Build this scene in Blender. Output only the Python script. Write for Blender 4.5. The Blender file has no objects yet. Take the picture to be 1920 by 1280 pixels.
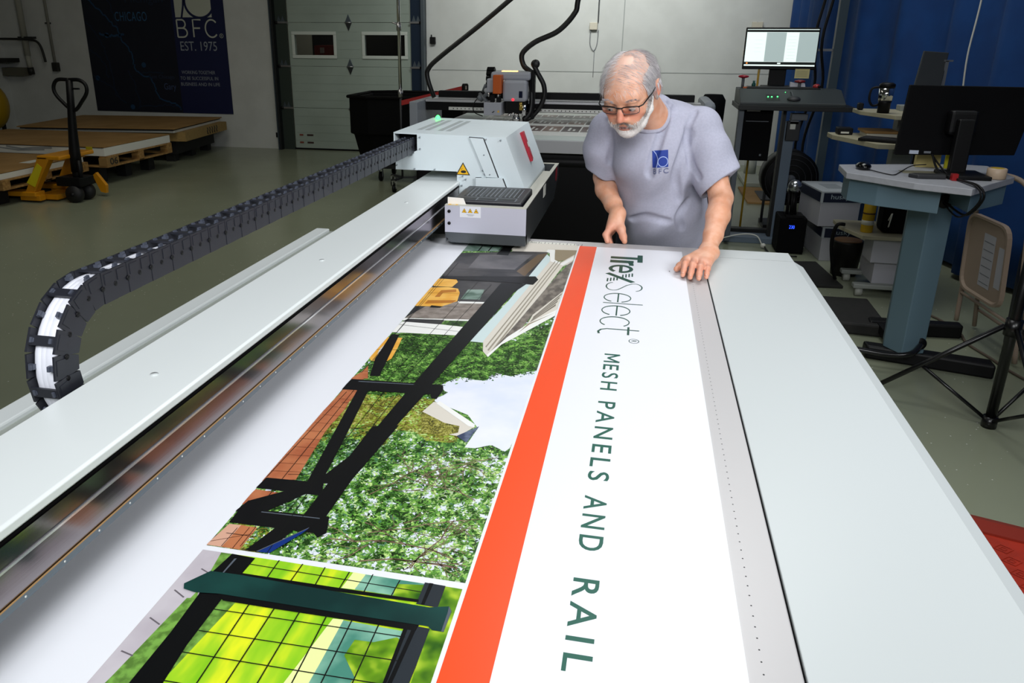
import bpy, bmesh, math, random
import numpy as np
from mathutils import Vector, Matrix
SC = bpy.context.scene
COL = SC.collection
# ---------------------------------------------------------------- camera
cam_d = bpy.data.cameras.new('camera'); cam = bpy.data.objects.new('camera', cam_d); COL.objects.link(cam)
cam_d.sensor_width = 36.0; cam_d.lens = 1454.17 / 1920 * 36.0
cam_d.shift_x = (960 - 885.213) / 1920; cam_d.shift_y = -(640 - 582.235) / 1920
cam_d.clip_start = 0.02
RT = [[0.9777737387331322, 0.07421959886313494, -0.19608663133530507],
      [0.20960502483474264, -0.3240652734500733, 0.9225223206555797],
      [0.004924368777766142, -0.9431188417629692, -0.3324193148777851]]
cam.matrix_world = Matrix(((RT[0][0], -RT[0][1], -RT[0][2], 0), (RT[1][0], -RT[1][1], -RT[1][2], 0),
                           (RT[2][0], -RT[2][1], -RT[2][2], 1.6), (0, 0, 0, 1)))
SC.camera = cam
# ---------------------------------------------------------------- view, world
SC.view_settings.view_transform = 'Standard'; SC.view_settings.look = 'None'
SC.view_settings.gamma = 1.0; SC.view_settings.use_curve_mapping = False
SC.view_settings.exposure = 0.0
wd = bpy.data.worlds.new('world'); SC.world = wd; wd.use_nodes = True
wd.node_tree.nodes['Background'].inputs[0].default_value = (0.85, 0.93, 1.0, 1)
wd.node_tree.nodes['Background'].inputs[1].default_value = 0.04
# ---------------------------------------------------------------- large lights: two photographer's soft boxes, the hall's tubes, an added overhead fill
def area(name, loc, target, sx, sy, watts, color=(1, 1, 1), spread=180):
    l = bpy.data.lights.new(name, 'AREA'); l.shape = 'RECTANGLE'; l.size = sx; l.size_y = sy
    l.energy = watts; l.color = color; l.spread = math.radians(spread)
    o = bpy.data.objects.new(name, l); COL.objects.link(o); o.location = loc
    o.rotation_euler = (Vector(target) - Vector(loc)).to_track_quat('-Z', 'Y').to_euler()
    return o
area('key_softbox', (-0.2, -0.9, 2.8), (-0.1, 2.0, 1.0), 1.5, 1.2, 37, (0.96, 0.98, 1.0), 120)
area('fill_softbox', (1.9, 0.6, 2.6), (0.0, 2.2, 1.1), 1.0, 1.0, 20, (0.96, 0.98, 1.0), 100)
area('ceiling_tubes', (-0.5, 7.6, 4.5), (-0.7, 10.98, 2.4), 3.0, 0.6, 46, (0.97, 1.0, 0.98), 75)
area('aisle_tubes', (1.0, 5.6, 4.4), (1.2, 5.8, 0.0), 1.2, 2.4, 34, (0.97, 1.0, 0.98), 150)
area('overhead_fill', (0.1, 3.1, 3.4), (0.0, 2.7, 1.0), 1.2, 0.8, 10, (0.97, 0.98, 1.0), 110)  # fill added above the far table to brighten hood roof and shoulders
area('hall_tubes', (-4.0, 6.0, 4.4), (-4.3, 7.5, 0), 2.0, 4.0, 54, (1.0, 0.98, 0.86), 160)
# ---------------------------------------------------------------- materials
MATS = {}
def srgb(c):
    if isinstance(c, str): c = tuple(int(c[i:i + 2], 16) / 255 for i in (0, 2, 4))
    return tuple((x / 12.92 if x <= 0.04045 else ((x + 0.055) / 1.055) ** 2.4) for x in c) + (1.0,)
def mat(name, c, rough=0.5, metal=0.0, c2=None, scale=8.0, detail=4.0, bump=0.0, emit=0.0, spec=0.5, kind='noise',
        lo=0.4, hi=0.6, stretch=None, sss=0.0, alpha=1.0, bscale=None, trans=0.0, coat=0.0):
    if name in MATS: return MATS[name]
    m = bpy.data.materials.new(name); m.use_nodes = True; nt = m.node_tree; N = nt.nodes; L = nt.links
    b = N['Principled BSDF']
    b.inputs['Base Color'].default_value = srgb(c); b.inputs['Roughness'].default_value = rough
    b.inputs['Metallic'].default_value = metal; b.inputs['Specular IOR Level'].default_value = spec
    if sss: b.inputs['Subsurface Weight'].default_value = sss; b.inputs['Subsurface Radius'].default_value = (0.012, 0.004, 0.002); b.inputs['Subsurface Scale'].default_value = 1.0
    if trans: b.inputs['Transmission Weight'].default_value = trans
    if coat: b.inputs['Coat Weight'].default_value = coat
    if alpha < 1: b.inputs['Alpha'].default_value = alpha
    if emit: b.inputs['Emission Color'].default_value = srgb(c); b.inputs['Emission Strength'].default_value = emit
    if c2 is not None or bump:
        tc = N.new('ShaderNodeTexCoord'); mp = N.new('ShaderNodeMapping'); L.new(tc.outputs['Object'], mp.inputs[0])
        if stretch: mp.inputs['Scale'].default_value = stretch
        if kind == 'noise':
            t = N.new('ShaderNodeTexNoise'); t.inputs['Scale'].default_value = scale; t.inputs['Detail'].default_value = detail; out = t.outputs[0]
        elif kind == 'voronoi':
            t = N.new('ShaderNodeTexVoronoi'); t.inputs['Scale'].default_value = scale; out = t.outputs['Distance']
        elif kind == 'brick':
            t = N.new('ShaderNodeTexBrick'); t.inputs['Scale'].default_value = scale; out = t.outputs['Fac']
        L.new(mp.outputs[0], t.inputs['Vector'])
        if c2 is not None:
            r = N.new('ShaderNodeValToRGB'); e = r.color_ramp.elements
            cols = [c] + (c2 if isinstance(c2, list) else [c2])
            e[0].position = lo; e[0].color = srgb(cols[0]); e[1].position = hi; e[1].color = srgb(cols[-1])
            for i in range(1, len(cols) - 1):
                q = e.new(lo + (hi - lo) * i / (len(cols) - 1)); q.color = srgb(cols[i])
            L.new(out, r.inputs[0]); L.new(r.outputs[0], b.inputs['Base Color'])
        if bump:
            bo = out
            if bscale:
                t2 = N.new('ShaderNodeTexNoise'); t2.inputs['Scale'].default_value = bscale; L.new(mp.outputs[0], t2.inputs['Vector']); bo = t2.outputs[0]
            bp = N.new('ShaderNodeBump'); bp.inputs['Strength'].default_value = bump; bp.inputs['Distance'].default_value = 0.01
            L.new(bo, bp.inputs['Height']); L.new(bp.outputs[0], b.inputs['Normal'])
    MATS[name] = m
    return m
# ---------------------------------------------------------------- mesh builder
def V(*a): return Vector(a)
class MB:
    def __init__(s): s.v = []; s.f = []; s.m = []; s.mats = []; s.sm = []
    def mi(s, m):
        if m not in s.mats: s.mats.append(m)
        return s.mats.index(m)
    def add(s, vs, fs, m, smooth=False, T=None):
        o = len(s.v); k = s.mi(m)
        for p in vs:
            p = Vector(p)
            s.v.append(T @ p if T is not None else p)
        for f in fs: s.f.append([o + i for i in f]); s.m.append(k); s.sm.append(smooth)
        return s
    def box(s, x0, x1, y0, y1, z0, z1, m, T=None, b=0.0):
        if x0 > x1: x0, x1 = x1, x0
        if y0 > y1: y0, y1 = y1, y0
        if z0 > z1: z0, z1 = z1, z0
        if b <= 0:
            vs = [(x0, y0, z0), (x1, y0, z0), (x1, y1, z0), (x0, y1, z0), (x0, y0, z1), (x1, y0, z1), (x1, y1, z1), (x0, y1, z1)]
            return s.add(vs, [(0, 3, 2, 1), (4, 5, 6, 7), (0, 1, 5, 4), (1, 2, 6, 5), (2, 3, 7, 6), (3, 0, 4, 7)], m, False, T)
        bm = bmesh.new(); bmesh.ops.create_cube(bm, size=1)
        for v in bm.verts: v.co = Vector(((x0 + x1) / 2 + v.co.x * (x1 - x0), (y0 + y1) / 2 + v.co.y * (y1 - y0), (z0 + z1) / 2 + v.co.z * (z1 - z0)))
        bmesh.ops.bevel(bm, geom=bm.edges[:], offset=min(b, (x1 - x0) * .45, (y1 - y0) * .45, (z1 - z0) * .45), segments=2, profile=0.5, affect='EDGES')
        vs = [v.co.copy() for v in bm.verts]; fs = [[v.index for v in f.verts] for f in bm.faces]; bm.free()
        return s.add(vs, fs, m, False, T)
    def prism(s, poly, axis, a, b, m, T=None, bev=0.0):
        # poly in the two other axes; axis 'x': (y,z), 'y': (x,z), 'z': (x,y)
        def P(p, t): return {'x': (t, p[0], p[1]), 'y': (p[0], t, p[1]), 'z': (p[0], p[1], t)}[axis]
        n = len(poly); vs = [P(p, a) for p in poly] + [P(p, b) for p in poly]
        fs = [list(range(n))[::-1], list(range(n, 2 * n))] + [(i, (i + 1) % n, n + (i + 1) % n, n + i) for i in range(n)]
        bm = bmesh.new(); bv = [bm.verts.new(p) for p in vs]
        for f in fs: bm.faces.new([bv[i] for i in f])
        bmesh.ops.recalc_face_normals(bm, faces=bm.faces[:])
        if bev: bmesh.ops.bevel(bm, geom=bm.edges[:], offset=bev, segments=2, profile=0.5, affect='EDGES')
        bm.verts.index_update()
        vs = [v.co.copy() for v in bm.verts]; fs = [[v.index for v in f.verts] for f in bm.faces]; bm.free()
        return s.add(vs, fs, m, False, T)
    def tube(s, pts, r, m, n=10, T=None, cap=True, smooth=True, closed=False):
        pts = [Vector(p) for p in pts]; k = len(pts)
        rs = r if isinstance(r, (list, tuple)) else [r] * k
        vs = []; fs = []; up = None
        for i, p in enumerate(pts):
            if closed: t = pts[(i + 1) % k] - pts[i - 1]
            else: t = pts[min(i + 1, k - 1)] - pts[max(i - 1, 0)]
            t.normalize()
            if up is None: up = t.orthogonal().normalized()
            up = (up - t * up.dot(t)); up = up.normalized() if up.length > 1e-6 else t.orthogonal().normalized()
            w = t.cross(up)
            for j in range(n):
                a = 2 * math.pi * j / n; vs.append(p + (up * math.cos(a) + w * math.sin(a)) * rs[i])
        for i in range(k if closed else k - 1):
            a = i * n; b = ((i + 1) % k) * n
            for j in range(n): fs.append((a + j, a + (j + 1) % n, b + (j + 1) % n, b + j))
        if cap and not closed: fs.append(list(range(n))[::-1]); fs.append(list(range((k - 1) * n, k * n)))
        return s.add(vs, fs, m, smooth, T)
    def cyl(s, p0, p1, r, m, n=20, r2=None, T=None, smooth=True): return s.tube([p0, p1], [r, r if r2 is None else r2], m, n, T, True, smooth)
    def lathe(s, prof, c, m, n=24, T=None, axis='z', smooth=True):
        vs = []; fs = []; k = len(prof)
        for r, h in prof:
            for j in range(n):
                a = 2 * math.pi * j / n; x, y = r * math.cos(a), r * math.sin(a)
                q = {'z': (x, y, h), 'x': (h, x, y), 'y': (x, h, y)}[axis]
                vs.append((c[0] + q[0], c[1] + q[1], c[2] + q[2]))
        for i in range(k - 1):
            for j in range(n): fs.append((i * n + j, i * n + (j + 1) % n, (i + 1) * n + (j + 1) % n, (i + 1) * n + j))
        fs.append(list(range(n))[::-1]); fs.append(list(range((k - 1) * n, k * n)))
        return s.add(vs, fs, m, smooth, T)
    def sphere(s, c, r, m, n=16, T=None):
        rr = r if isinstance(r, (tuple, list)) else (r, r, r)
        vs = [(c[0], c[1], c[2] - rr[2])]; fs = []; h = n // 2
        for i in range(1, h):
            t = -math.pi / 2 + math.pi * i / h
            for j in range(n):
                a = 2 * math.pi * j / n; vs.append((c[0] + rr[0] * math.cos(t) * math.cos(a), c[1] + rr[1] * math.cos(t) * math.sin(a), c[2] + rr[2] * math.sin(t)))
        vs.append((c[0], c[1], c[2] + rr[2])); e = len(vs) - 1
        for j in range(n):
            fs.append((0, 1 + (j + 1) % n, 1 + j)); fs.append((e, e - n + j, e - n + (j + 1) % n))
        for i in range(h - 2):
            a = 1 + i * n
            for j in range(n): fs.append((a + j, a + (j + 1) % n, a + n + (j + 1) % n, a + n + j))
        return s.add(vs, fs, m, True, T)
    def poly(s, pts, m, T=None, smooth=False): return s.add(pts, [list(range(len(pts)))], m, smooth, T)
    def ribbon(s, pts, w, m, F, z=0.0, closed=False):
        # flat stroke: pts are 2-D, F maps (x, y, z) -> 3-D
        k = len(pts); L = []; R = []
        for i in range(k):
            if closed: a = pts[i - 1]; b = pts[(i + 1) % k]
            else: a = pts[max(i - 1, 0)]; b = pts[min(i + 1, k - 1)]
            dx, dy = b[0] - a[0], b[1] - a[1]; l = math.hypot(dx, dy) or 1
            nx, ny = -dy / l * w / 2, dx / l * w / 2
            L.append((pts[i][0] + nx, pts[i][1] + ny)); R.append((pts[i][0] - nx, pts[i][1] - ny))
        vs = [F(p[0], p[1], z) for p in L] + [F(p[0], p[1], z) for p in R]
        fs = [(i, k + i, k + (i + 1) % k, (i + 1) % k) for i in range(k if closed else k - 1)]
        return s.add(vs, fs, m)
def font_poly(text, offset=0.0, spacing=1.0):
    c = bpy.data.curves.new('t', 'FONT'); c.body = text; c.size = 1; c.offset = offset; c.space_character = spacing; c.resolution_u = 4
    o = bpy.data.objects.new('t', c); COL.objects.link(o)
    dg = bpy.context.evaluated_depsgraph_get(); me = bpy.data.meshes.new_from_object(o.evaluated_get(dg))
    vs = [v.co.copy() for v in me.vertices]; fs = [list(p.vertices) for p in me.polygons]
    bpy.data.objects.remove(o); bpy.data.curves.remove(c); bpy.data.meshes.remove(me)
    return vs, fs
def text_fit(mb, text, m, F, x0, x1, y0, y1, z=0.0, offset=0.0, spacing=1.0):
    # fills the 2-D box x0..x1, y0..y1 with the word, F maps (x, y, z) -> 3-D
    vs, fs = font_poly(text, offset, spacing)
    xs = [v.x for v in vs]; ys = [v.y for v in vs]; a, b, c, d = min(xs), max(xs), min(ys), max(ys)
    mb.add([F(x0 + (v.x - a) / (b - a) * (x1 - x0), y0 + (v.y - c) / (d - c) * (y1 - y0), z) for v in vs], fs, m)
# ---------------------------------------------------------------- objects
WM = {}
def setp(o, label=None, cat=None, group=None, kind=None):
    if label: o['label'] = label
    if cat: o['category'] = cat
    if group: o['group'] = group
    if kind: o['kind'] = kind
    return o
def empty(name, loc, label=None, cat=None, group=None, rz=0.0):
    o = bpy.data.objects.new(name, None); COL.objects.link(o); o.location = loc; o.rotation_euler = (0, 0, rz); o.empty_display_size = 0.05
    WM[o.name] = Matrix.Translation(loc) @ Matrix.Rotation(rz, 4, 'Z')
    return setp(o, label, cat, group)
def part(name, mb, parent=None, local=False, bevel=0.0, label=None, kind=None, sub=0, auto=None):
    """one mesh object; vertices are given in world space unless local=True"""
    M = WM[parent.name] if parent is not None else Matrix.Identity(4)
    me = bpy.data.meshes.new(name)
    inv = M.inverted()
    me.from_pydata([tuple(v) if local else tuple(inv @ v) for v in mb.v], [], mb.f)
    for m in mb.mats: me.materials.append(m)
    me.polygons.foreach_set('material_index', mb.m); me.polygons.foreach_set('use_smooth', mb.sm)
    me.update()
    o = bpy.data.objects.new(name, me); COL.objects.link(o)
    if parent is not None: o.parent = parent
    WM[o.name] = M
    if bevel:
        b = o.modifiers.new('bevel', 'BEVEL'); b.width = bevel; b.segments = 2; b.limit_method = 'ANGLE'; b.angle_limit = math.radians(40)
    if sub: s_ = o.modifiers.new('sub', 'SUBSURF'); s_.levels = sub; s_.render_levels = sub
    return setp(o, label, None, None, kind)
def single(name, mb, label, cat, group=None, kind=None, bevel=0.0, loc=None, rz=0.0):
    """a thing that is one mesh"""
    me_loc = Vector(loc) if loc is not None else Vector((0, 0, 0))
    M = Matrix.Translation(me_loc) @ Matrix.Rotation(rz, 4, 'Z'); inv = M.inverted()
    me = bpy.data.meshes.new(name); me.from_pydata([tuple(inv @ v) for v in mb.v], [], mb.f)
    for m in mb.mats: me.materials.append(m)
    me.polygons.foreach_set('material_index', mb.m); me.polygons.foreach_set('use_smooth', mb.sm); me.update()
    o = bpy.data.objects.new(name, me); COL.objects.link(o); o.location = me_loc; o.rotation_euler = (0, 0, rz); WM[o.name] = M
    if bevel:
        b = o.modifiers.new('bevel', 'BEVEL'); b.width = bevel; b.segments = 2; b.limit_method = 'ANGLE'; b.angle_limit = math.radians(40)
    return setp(o, label, cat, group, kind)
def dup(o, parent=None):
    c = o.copy(); COL.objects.link(c); c.parent = parent; WM[c.name] = WM.get(o.name)
    for ch in [x for x in bpy.data.objects if x.parent == o]: dup(ch, c)
    return c
def smooth_path(pts, n=8):
    P = [Vector(p) for p in pts]; out = []
    for i in range(len(P) - 1):
        p0 = P[max(i - 1, 0)]; p1 = P[i]; p2 = P[i + 1]; p3 = P[min(i + 2, len(P) - 1)]
        for j in range(n):
            t = j / n
            out.append(0.5 * ((2 * p1) + (p2 - p0) * t + (2 * p0 - 5 * p1 + 4 * p2 - p3) * t * t + (3 * p1 - p0 - 3 * p2 + p3) * t ** 3))
    out.append(P[-1]); return out
def arc(cx, cy, rx, ry, a0, a1, n=16): return [(cx + rx * math.cos(math.radians(a0 + (a1 - a0) * i / n)), cy + ry * math.sin(math.radians(a0 + (a1 - a0) * i / n))) for i in range(n + 1)]
# stroke letters in a 0..1 high box, returned with their advance width
def G_B(): return [[(0, 0), (0, 1)], [(0, 1)] + arc(.3, .76, .22, .24, 90, -90, 10) + [(0, .52)], [(0, .52)] + arc(.32, .26, .28, .26, 90, -90, 10) + [(0, 0)]]
def G_F(): return [[(0, 0), (0, 1), (.5, 1)], [(0, .52), (.42, .52)]]
def G_C(): return [arc(.5, .5, .5, .5, 42, 318, 24)]
def strokes(mb, gl, m, F, x0, y0, sx, sy, w, z=0.0):
    for k_, st in enumerate(gl):
        q = [(x0 + p[0] * sx, y0 + p[1] * sy) for p in st]
        mb.ribbon(q, w, m, F, z + k_ * .25)
white_paint = mat('white_paint', 'e2e8e8', 0.38, spec=0.4)
black_plastic = mat('black_plastic', '09090b', 0.5, spec=.25)
black_matte = mat('black_matte', '060608', 0.8, spec=.15)
dark_grey = mat('dark_grey', '2a2b2e', 0.5)
steel = mat('steel', 'b4b2b4', 0.32, 0.9, bump=0.02, scale=60, stretch=(1, 30, 1))
chrome = mat('chrome', 'd8d8d8', 0.12, 1.0)
mid_grey = mat('mid_grey', '6c7076', 0.5)
def rr_poly(P, r=.2, n=5):
    out = []; k = len(P)
    for i in range(k):
        a, c, d = P[i - 1], P[i], P[(i + 1) % k]
        p1 = c + (a - c) * r; p2 = c + (d - c) * r
        for j in range(n + 1):
            t = j / n; out.append((1 - t) ** 2 * p1 + 2 * t * (1 - t) * c + t * t * p2)
    return out
# ================================================================ setting
WY = 10.98
def floor_mat():
    m = bpy.data.materials.new('floor_epoxy'); m.use_nodes = True; nt = m.node_tree; N = nt.nodes; L = nt.links; b = N['Principled BSDF']
    tc = N.new('ShaderNodeTexCoord')
    n1 = N.new('ShaderNodeTexNoise'); n1.inputs['Scale'].default_value = 0.9; n1.inputs['Detail'].default_value = 3
    r1 = N.new('ShaderNodeValToRGB'); r1.color_ramp.elements[0].color = srgb('838874'); r1.color_ramp.elements[1].color = srgb('939982')
    v = N.new('ShaderNodeTexVoronoi'); v.inputs['Scale'].default_value = 26
    r2 = N.new('ShaderNodeValToRGB'); r2.color_ramp.elements[0].position = 0.07; r2.color_ramp.elements[0].color = (1, 1, 1, 1); r2.color_ramp.elements[1].position = 0.085; r2.color_ramp.elements[1].color = (0, 0, 0, 1)
    vn = N.new('ShaderNodeTexNoise'); vn.inputs['Scale'].default_value = 3.1
    mm = N.new('ShaderNodeMath'); mm.operation = 'GREATER_THAN'; mm.inputs[1].default_value = 0.5
    m3 = N.new('ShaderNodeMath'); m3.operation = 'MULTIPLY'; mx = N.new('ShaderNodeMix'); mx.data_type = 'RGBA'; mx.inputs[7].default_value = srgb('d8dad2')
    L.new(tc.outputs['Object'], n1.inputs['Vector']); L.new(n1.outputs[0], r1.inputs[0]); L.new(tc.outputs['Object'], v.inputs['Vector']); L.new(v.outputs['Distance'], r2.inputs[0])
    L.new(tc.outputs['Object'], vn.inputs['Vector']); L.new(vn.outputs[0], mm.inputs[0]); L.new(r2.outputs[0], m3.inputs[0]); L.new(mm.outputs[0], m3.inputs[1])
    L.new(m3.outputs[0], mx.inputs[0]); L.new(r1.outputs[0], mx.inputs[6]); L.new(mx.outputs[2], b.inputs['Base Color'])
    n4 = N.new('ShaderNodeTexNoise'); n4.inputs['Scale'].default_value = 2.5; r4 = N.new('ShaderNodeMapRange'); r4.inputs[3].default_value = 0.16; r4.inputs[4].default_value = 0.3
    L.new(tc.outputs['Object'], n4.inputs['Vector']); L.new(n4.outputs[0], r4.inputs[0]); L.new(r4.outputs[0], b.inputs['Roughness'])
    return m
FM = floor_mat()
part('floor', MB().box(-9.85, 5.2, -3, WY + .2, -.1, 0, FM), kind='structure')
wall_m = mat('wall_paint', 'c0c2be', 0.7, c2='c6c8c4', scale=3, bump=0.05, bscale=60)
wb = MB()
DX0, DX1, DZ = -5.06, -3.22, 3.0
wb.box(-9.85, DX0 - .22, WY, WY + .2, 0, 4.8, wall_m); wb.box(DX1 + .22, 5.2, WY, WY + .2, 0, 4.8, wall_m); wb.box(DX0 - .22, DX1 + .22, WY, WY + .2, DZ, 4.8, wall_m)
part('wall_back', wb, kind='structure')
# panel joints of the wall: thin raised battens
jm = mat('wall_joint', '9a9e9b', 0.8)
tb = MB()
for x in (-0.33, 2.1): tb.box(x - .006, x + .006, WY - .004, WY, 0, 4.8, jm)
tb.box(DX1 + .3, 1.9, WY - .004, WY, 1.165, 1.175, jm)
part('trim_1', tb, kind='structure')
part('wall_left', MB().box(-10.05, -9.85, -3, WY + .2, 0, 4.8, wall_m), kind='structure')
part('wall_right', MB().box(5.2, 5.4, -3, WY + .2, 0, 4.8, wall_m), kind='structure')
part('wall_front', MB().box(-9.7, 5.4, -3.2, -3, 0, 4.8, wall_m), kind='structure')
part('ceiling', MB().box(-9.7, 5.4, -3.2, WY + .2, 4.8, 4.95, mat('ceiling_paint', '8a8c88', 0.9)), kind='structure')
# overhead sectional door
dr = empty('door_1', ((DX0 + DX1) / 2, WY, 0)); dr['kind'] = 'structure'
dpm = mat('door_panel', '96a298', 0.45, c2='9ca89e', scale=2)
pn = MB(); wins = [(-4.965, -4.375), (-3.905, -3.32)]
y0, y1 = WY + .03, WY + .08
secs = [(0.02, .603), (.607, 1.190), (1.194, 1.783), (1.787, 2.37), (2.374, 2.98)]
for i, (a, b) in enumerate(secs):
    if i == 2:
        pn.box(DX0, wins[0][0], y0, y1, a, b, dpm); pn.box(wins[0][1], wins[1][0], y0, y1, a, b, dpm); pn.box(wins[1][1], DX1, y0, y1, a, b, dpm)
        for w in wins: pn.box(w[0], w[1], y0, y1, a, 1.345, dpm); pn.box(w[0], w[1], y0, y1, 1.62, b, dpm)
    else: pn.box(DX0, DX1, y0, y1, a, b, dpm, b=.004)
    # pressed ribs
    for k in range(1, 5):
        z = a + (b - a) * k / 5
        if i == 2 and 1.33 < z < 1.65:
            pn.box(wins[0][1] + .06, wins[1][0] - .06, y0 - .003, y0, z - .004, z + .004, dpm)
        else: pn.box(DX0 + .01, DX1 - .01, y0 - .003, y0, z - .004, z + .004, dpm)
part('door_panel', pn, dr)
dirt = mat('label_ink', '3a2622', 0.6)
lb = MB()
for i in range(2):
    for j in range(2): lb.box(-4.99 + j * .12, -4.93 + j * .16, y0 - .005, y0 - .003, .20 - i * .11, .225 - i * .11, mat('label_red', '7a3a2c', .6) if j == 0 else dirt)
part('warning_label', lb, dr)
part('door_gap', MB().box(DX0 - .2, DX1 + .2, WY + .02, WY + .1, 0, .02, black_matte), dr)
fr_m = mat('window_frame_white', 'c8cec6', .4); gl = mat('door_glass', '121414', .06, spec=.8)
room_m = mat('far_room', '9a9a8c', .8)
for a, b in wins:
    f = MB(); r = .045
    f.box(a - r, b + r, y0 - .018, y0, 1.62, 1.62 + r, fr_m, b=.006); f.box(a - r, b + r, y0 - .018, y0, 1.345 - r, 1.345, fr_m, b=.006)
    f.box(a - r, a, y0 - .018, y0, 1.345, 1.62, fr_m, b=.006); f.box(b, b + r, y0 - .018, y0, 1.345, 1.62, fr_m, b=.006)
    wo = part('window_frame', f, dr)
    g = MB().box(a, b, WY + .045, WY + .05, 1.345, 1.62, mat('clear_glass', 'ffffff', .02, trans=1.0, spec=.5))
    part('pane', g, wo)
# what shows beyond the panes: the next bay with a wall, a dark backdrop and a red cabinet
nb = MB(); nb.box(-6.6, -5.2, WY + 1.2, WY + 1.25, 0, 2.6, room_m); nb.box(-5.2, -2.2, WY + 1.2, WY + 1.25, 0, 2.6, mat('far_dark', '0d0c0c', .8))
part('floor', MB().box(-6.6, -2.2, WY + .21, WY + 1.19, -.05, 0, FM), kind='structure')
part('wall_beyond', nb, kind='structure')
area('next_bay_fill', (-4.4, WY + .7, 2.9), (-4.6, WY + 1.0, 1.2), .6, .2, 3, (1, .97, .85), 120)  # unseen lamp added to brighten the bay behind the panes
rc = MB().box(-4.96, -4.60, WY + .7, WY + 1.05, 0, 1.47, mat('red_cabinet', '641a12', .5)); rc.box(-4.86, -4.80, WY + .68, WY + .7, 1.36, 1.44, mat('sign_white', '8a8078', .5))
single('storage_cabinet', rc, 'dark red cabinet seen through the left pane of the overhead door', 'cabinet', loc=(-4.78, WY + .9, 0))
# tracks, hinges
trk = mat('track_steel', '5e6870', .45, .7); trk_d = mat('track_dark', '14181a', .6)
for sx, x in ((-1, DX0), (1, DX1)):
    t = MB()
    xa = x + sx * .035
    t.box(x, x + sx * .17, WY - .01, WY + .012, 0, 3.0, mat('jamb_steel', '3c4640', .5, .5) if sx < 0 else mat('jamb_blue', '1a2a3e', .5, .5))
    t.box(x + sx * .17, x + sx * .20, WY - .10, WY + .0, 0, 3.0, trk_d if sx < 0 else trk)
    t.box(x + sx * .20, x + sx * .215, WY - .12, WY + .0, 0, 3.0, trk)
    part('door_track', t, dr)
    for z in (.605, 1.192, 1.785):
        h = MB(); h.box(x - sx * .02, x + sx * .17, WY - .025, WY - .012, z - .012, z + .012, steel)
        for q in (.05, .11): h.prism([(x + sx * (q - .03), z + .012), (x + sx * (q + .03), z + .012), (x + sx * q, z + .09)], 'y', WY - .022, WY - .012, trk)
        h.cyl((x + sx * .13, WY - .03, z), (x + sx * .17, WY - .03, z), .018, black_plastic, 12)
        part('roller_hinge', h, dr)
hx = (DX0 + DX1) / 2
for z in (.605, 1.192, 1.785):
    h = MB(); h.prism([(hx - .045, z + .008), (hx + .045, z + .008), (hx, z + .11)], 'y', WY + .015, WY + .027, trk, bev=.002)
    h.prism([(hx - .045, z - .008), (hx, z - .11), (hx + .045, z - .008)], 'y', WY + .015, WY + .027, trk_d, bev=.002)
    h.cyl((hx - .05, WY + .015, z), (hx + .05, WY + .015, z), .009, steel, 10)
    part('centre_hinge', h, dr)
b = MB().box(DX0 - .29, DX0 - .21, WY - .02, WY, .17, .24, black_plastic, b=.003); b.cyl((DX0 - .25, WY - .023, .205), (DX0 - .25, WY - .019, .205), .01, steel, 10)
part('sensor_bracket', b, dr)
# ================================================================ flatbed printer
TZ = .95
pr_ = empty('flatbed_printer', (-.3, 1.0, 0), 'large white flatbed printer with a gantry beam and print carriage, filling the foreground', 'printer')
grey_alu = mat('bed_aluminium', 'c9c7c7', .38, .25, bump=.01, scale=80)
bed = MB()
bed.box(-.78, .2155, -.5, 2.574, TZ - .045, TZ, grey_alu, b=.002)
holes = mat('hole_black', '3c3c3e', .8)
for i in range(150):
    y = 2.49 - i * .0185
    bed.add([(.1735 + .0011 * math.cos(a), y + .0011 * math.sin(a), TZ + .0002) for a in [k * math.pi / 4 for k in range(8)]], [list(range(8))], holes)
part('vacuum_bed', bed, pr_)
rul = MB(); cream = mat('ruler_white', 'e2e2d8', .5); ink = mat('ink_black', '101010', .5)
rul.box(-.345, -.185, 2.5085, 2.538, TZ, TZ + .0003, cream)
for i in range(12):
    x = -.30 + i * .0123
    rul.box(x - .0008, x + .0008, 2.51, 2.536 - (0 if i % 2 else .008), TZ + .0003, TZ + .0005, ink)
text_fit(rul, 'Print 0', ink, lambda x, y, z: (x, y, z), -.336, -.305, 2.511, 2.535, TZ + .0005)
part('ruler_scale', rul, pr_)
panel_m = mat('panel_lacquer', 'c9cfcf', .3, spec=.45)
sp = MB()
sp.prism([(.2185, TZ - .04), (.2185, TZ + .0005), (.491, TZ + .0005), (.521, TZ - .016), (.521, TZ - .11), (.47, TZ - .13)], 'y', -.5, 2.47, panel_m)
sp.add([(.2185, 2.47, TZ + .0005), (.491, 2.47, TZ + .0005), (.491, 2.5725, TZ + .0005), (.2185, 2.5725, TZ + .0005), (.521, 2.47, TZ - .016), (.491, 2.5725, TZ - .03), (.2185, 2.5725, TZ - .06), (.2185, 2.47, TZ - .06), (.47, 2.47, TZ - .1), (.47, 2.5725, TZ - .1)],
       [(0, 1, 2, 3), (1, 4, 5, 2), (3, 2, 5, 9, 6), (4, 8, 9, 5), (8, 7, 6, 9)], panel_m)
part('side_panel', sp, pr_, bevel=.0012)
part('panel_seam', MB().box(.2157, .2183, -.5, 2.572, TZ - .04, TZ - .004, black_matte), pr_)
lt = MB()
lt.box(-1.068, -.78, -.5, 2.558, TZ - .06, TZ - .01, mat('channel_grey', 'a3a9a2', .5))
part('chain_channel', lt, pr_)
part('left_panel', MB().box(-1.118, -1.068, -.5, 2.557, TZ - .14, TZ, white_paint, b=.004), pr_)
body = MB(); body.box(-1.0, .40, -.4, 2.45, .16, TZ - .06, mat('body_grey', 'c9ced0', .45), b=.01)
part('machine_body', body, pr_)
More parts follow.
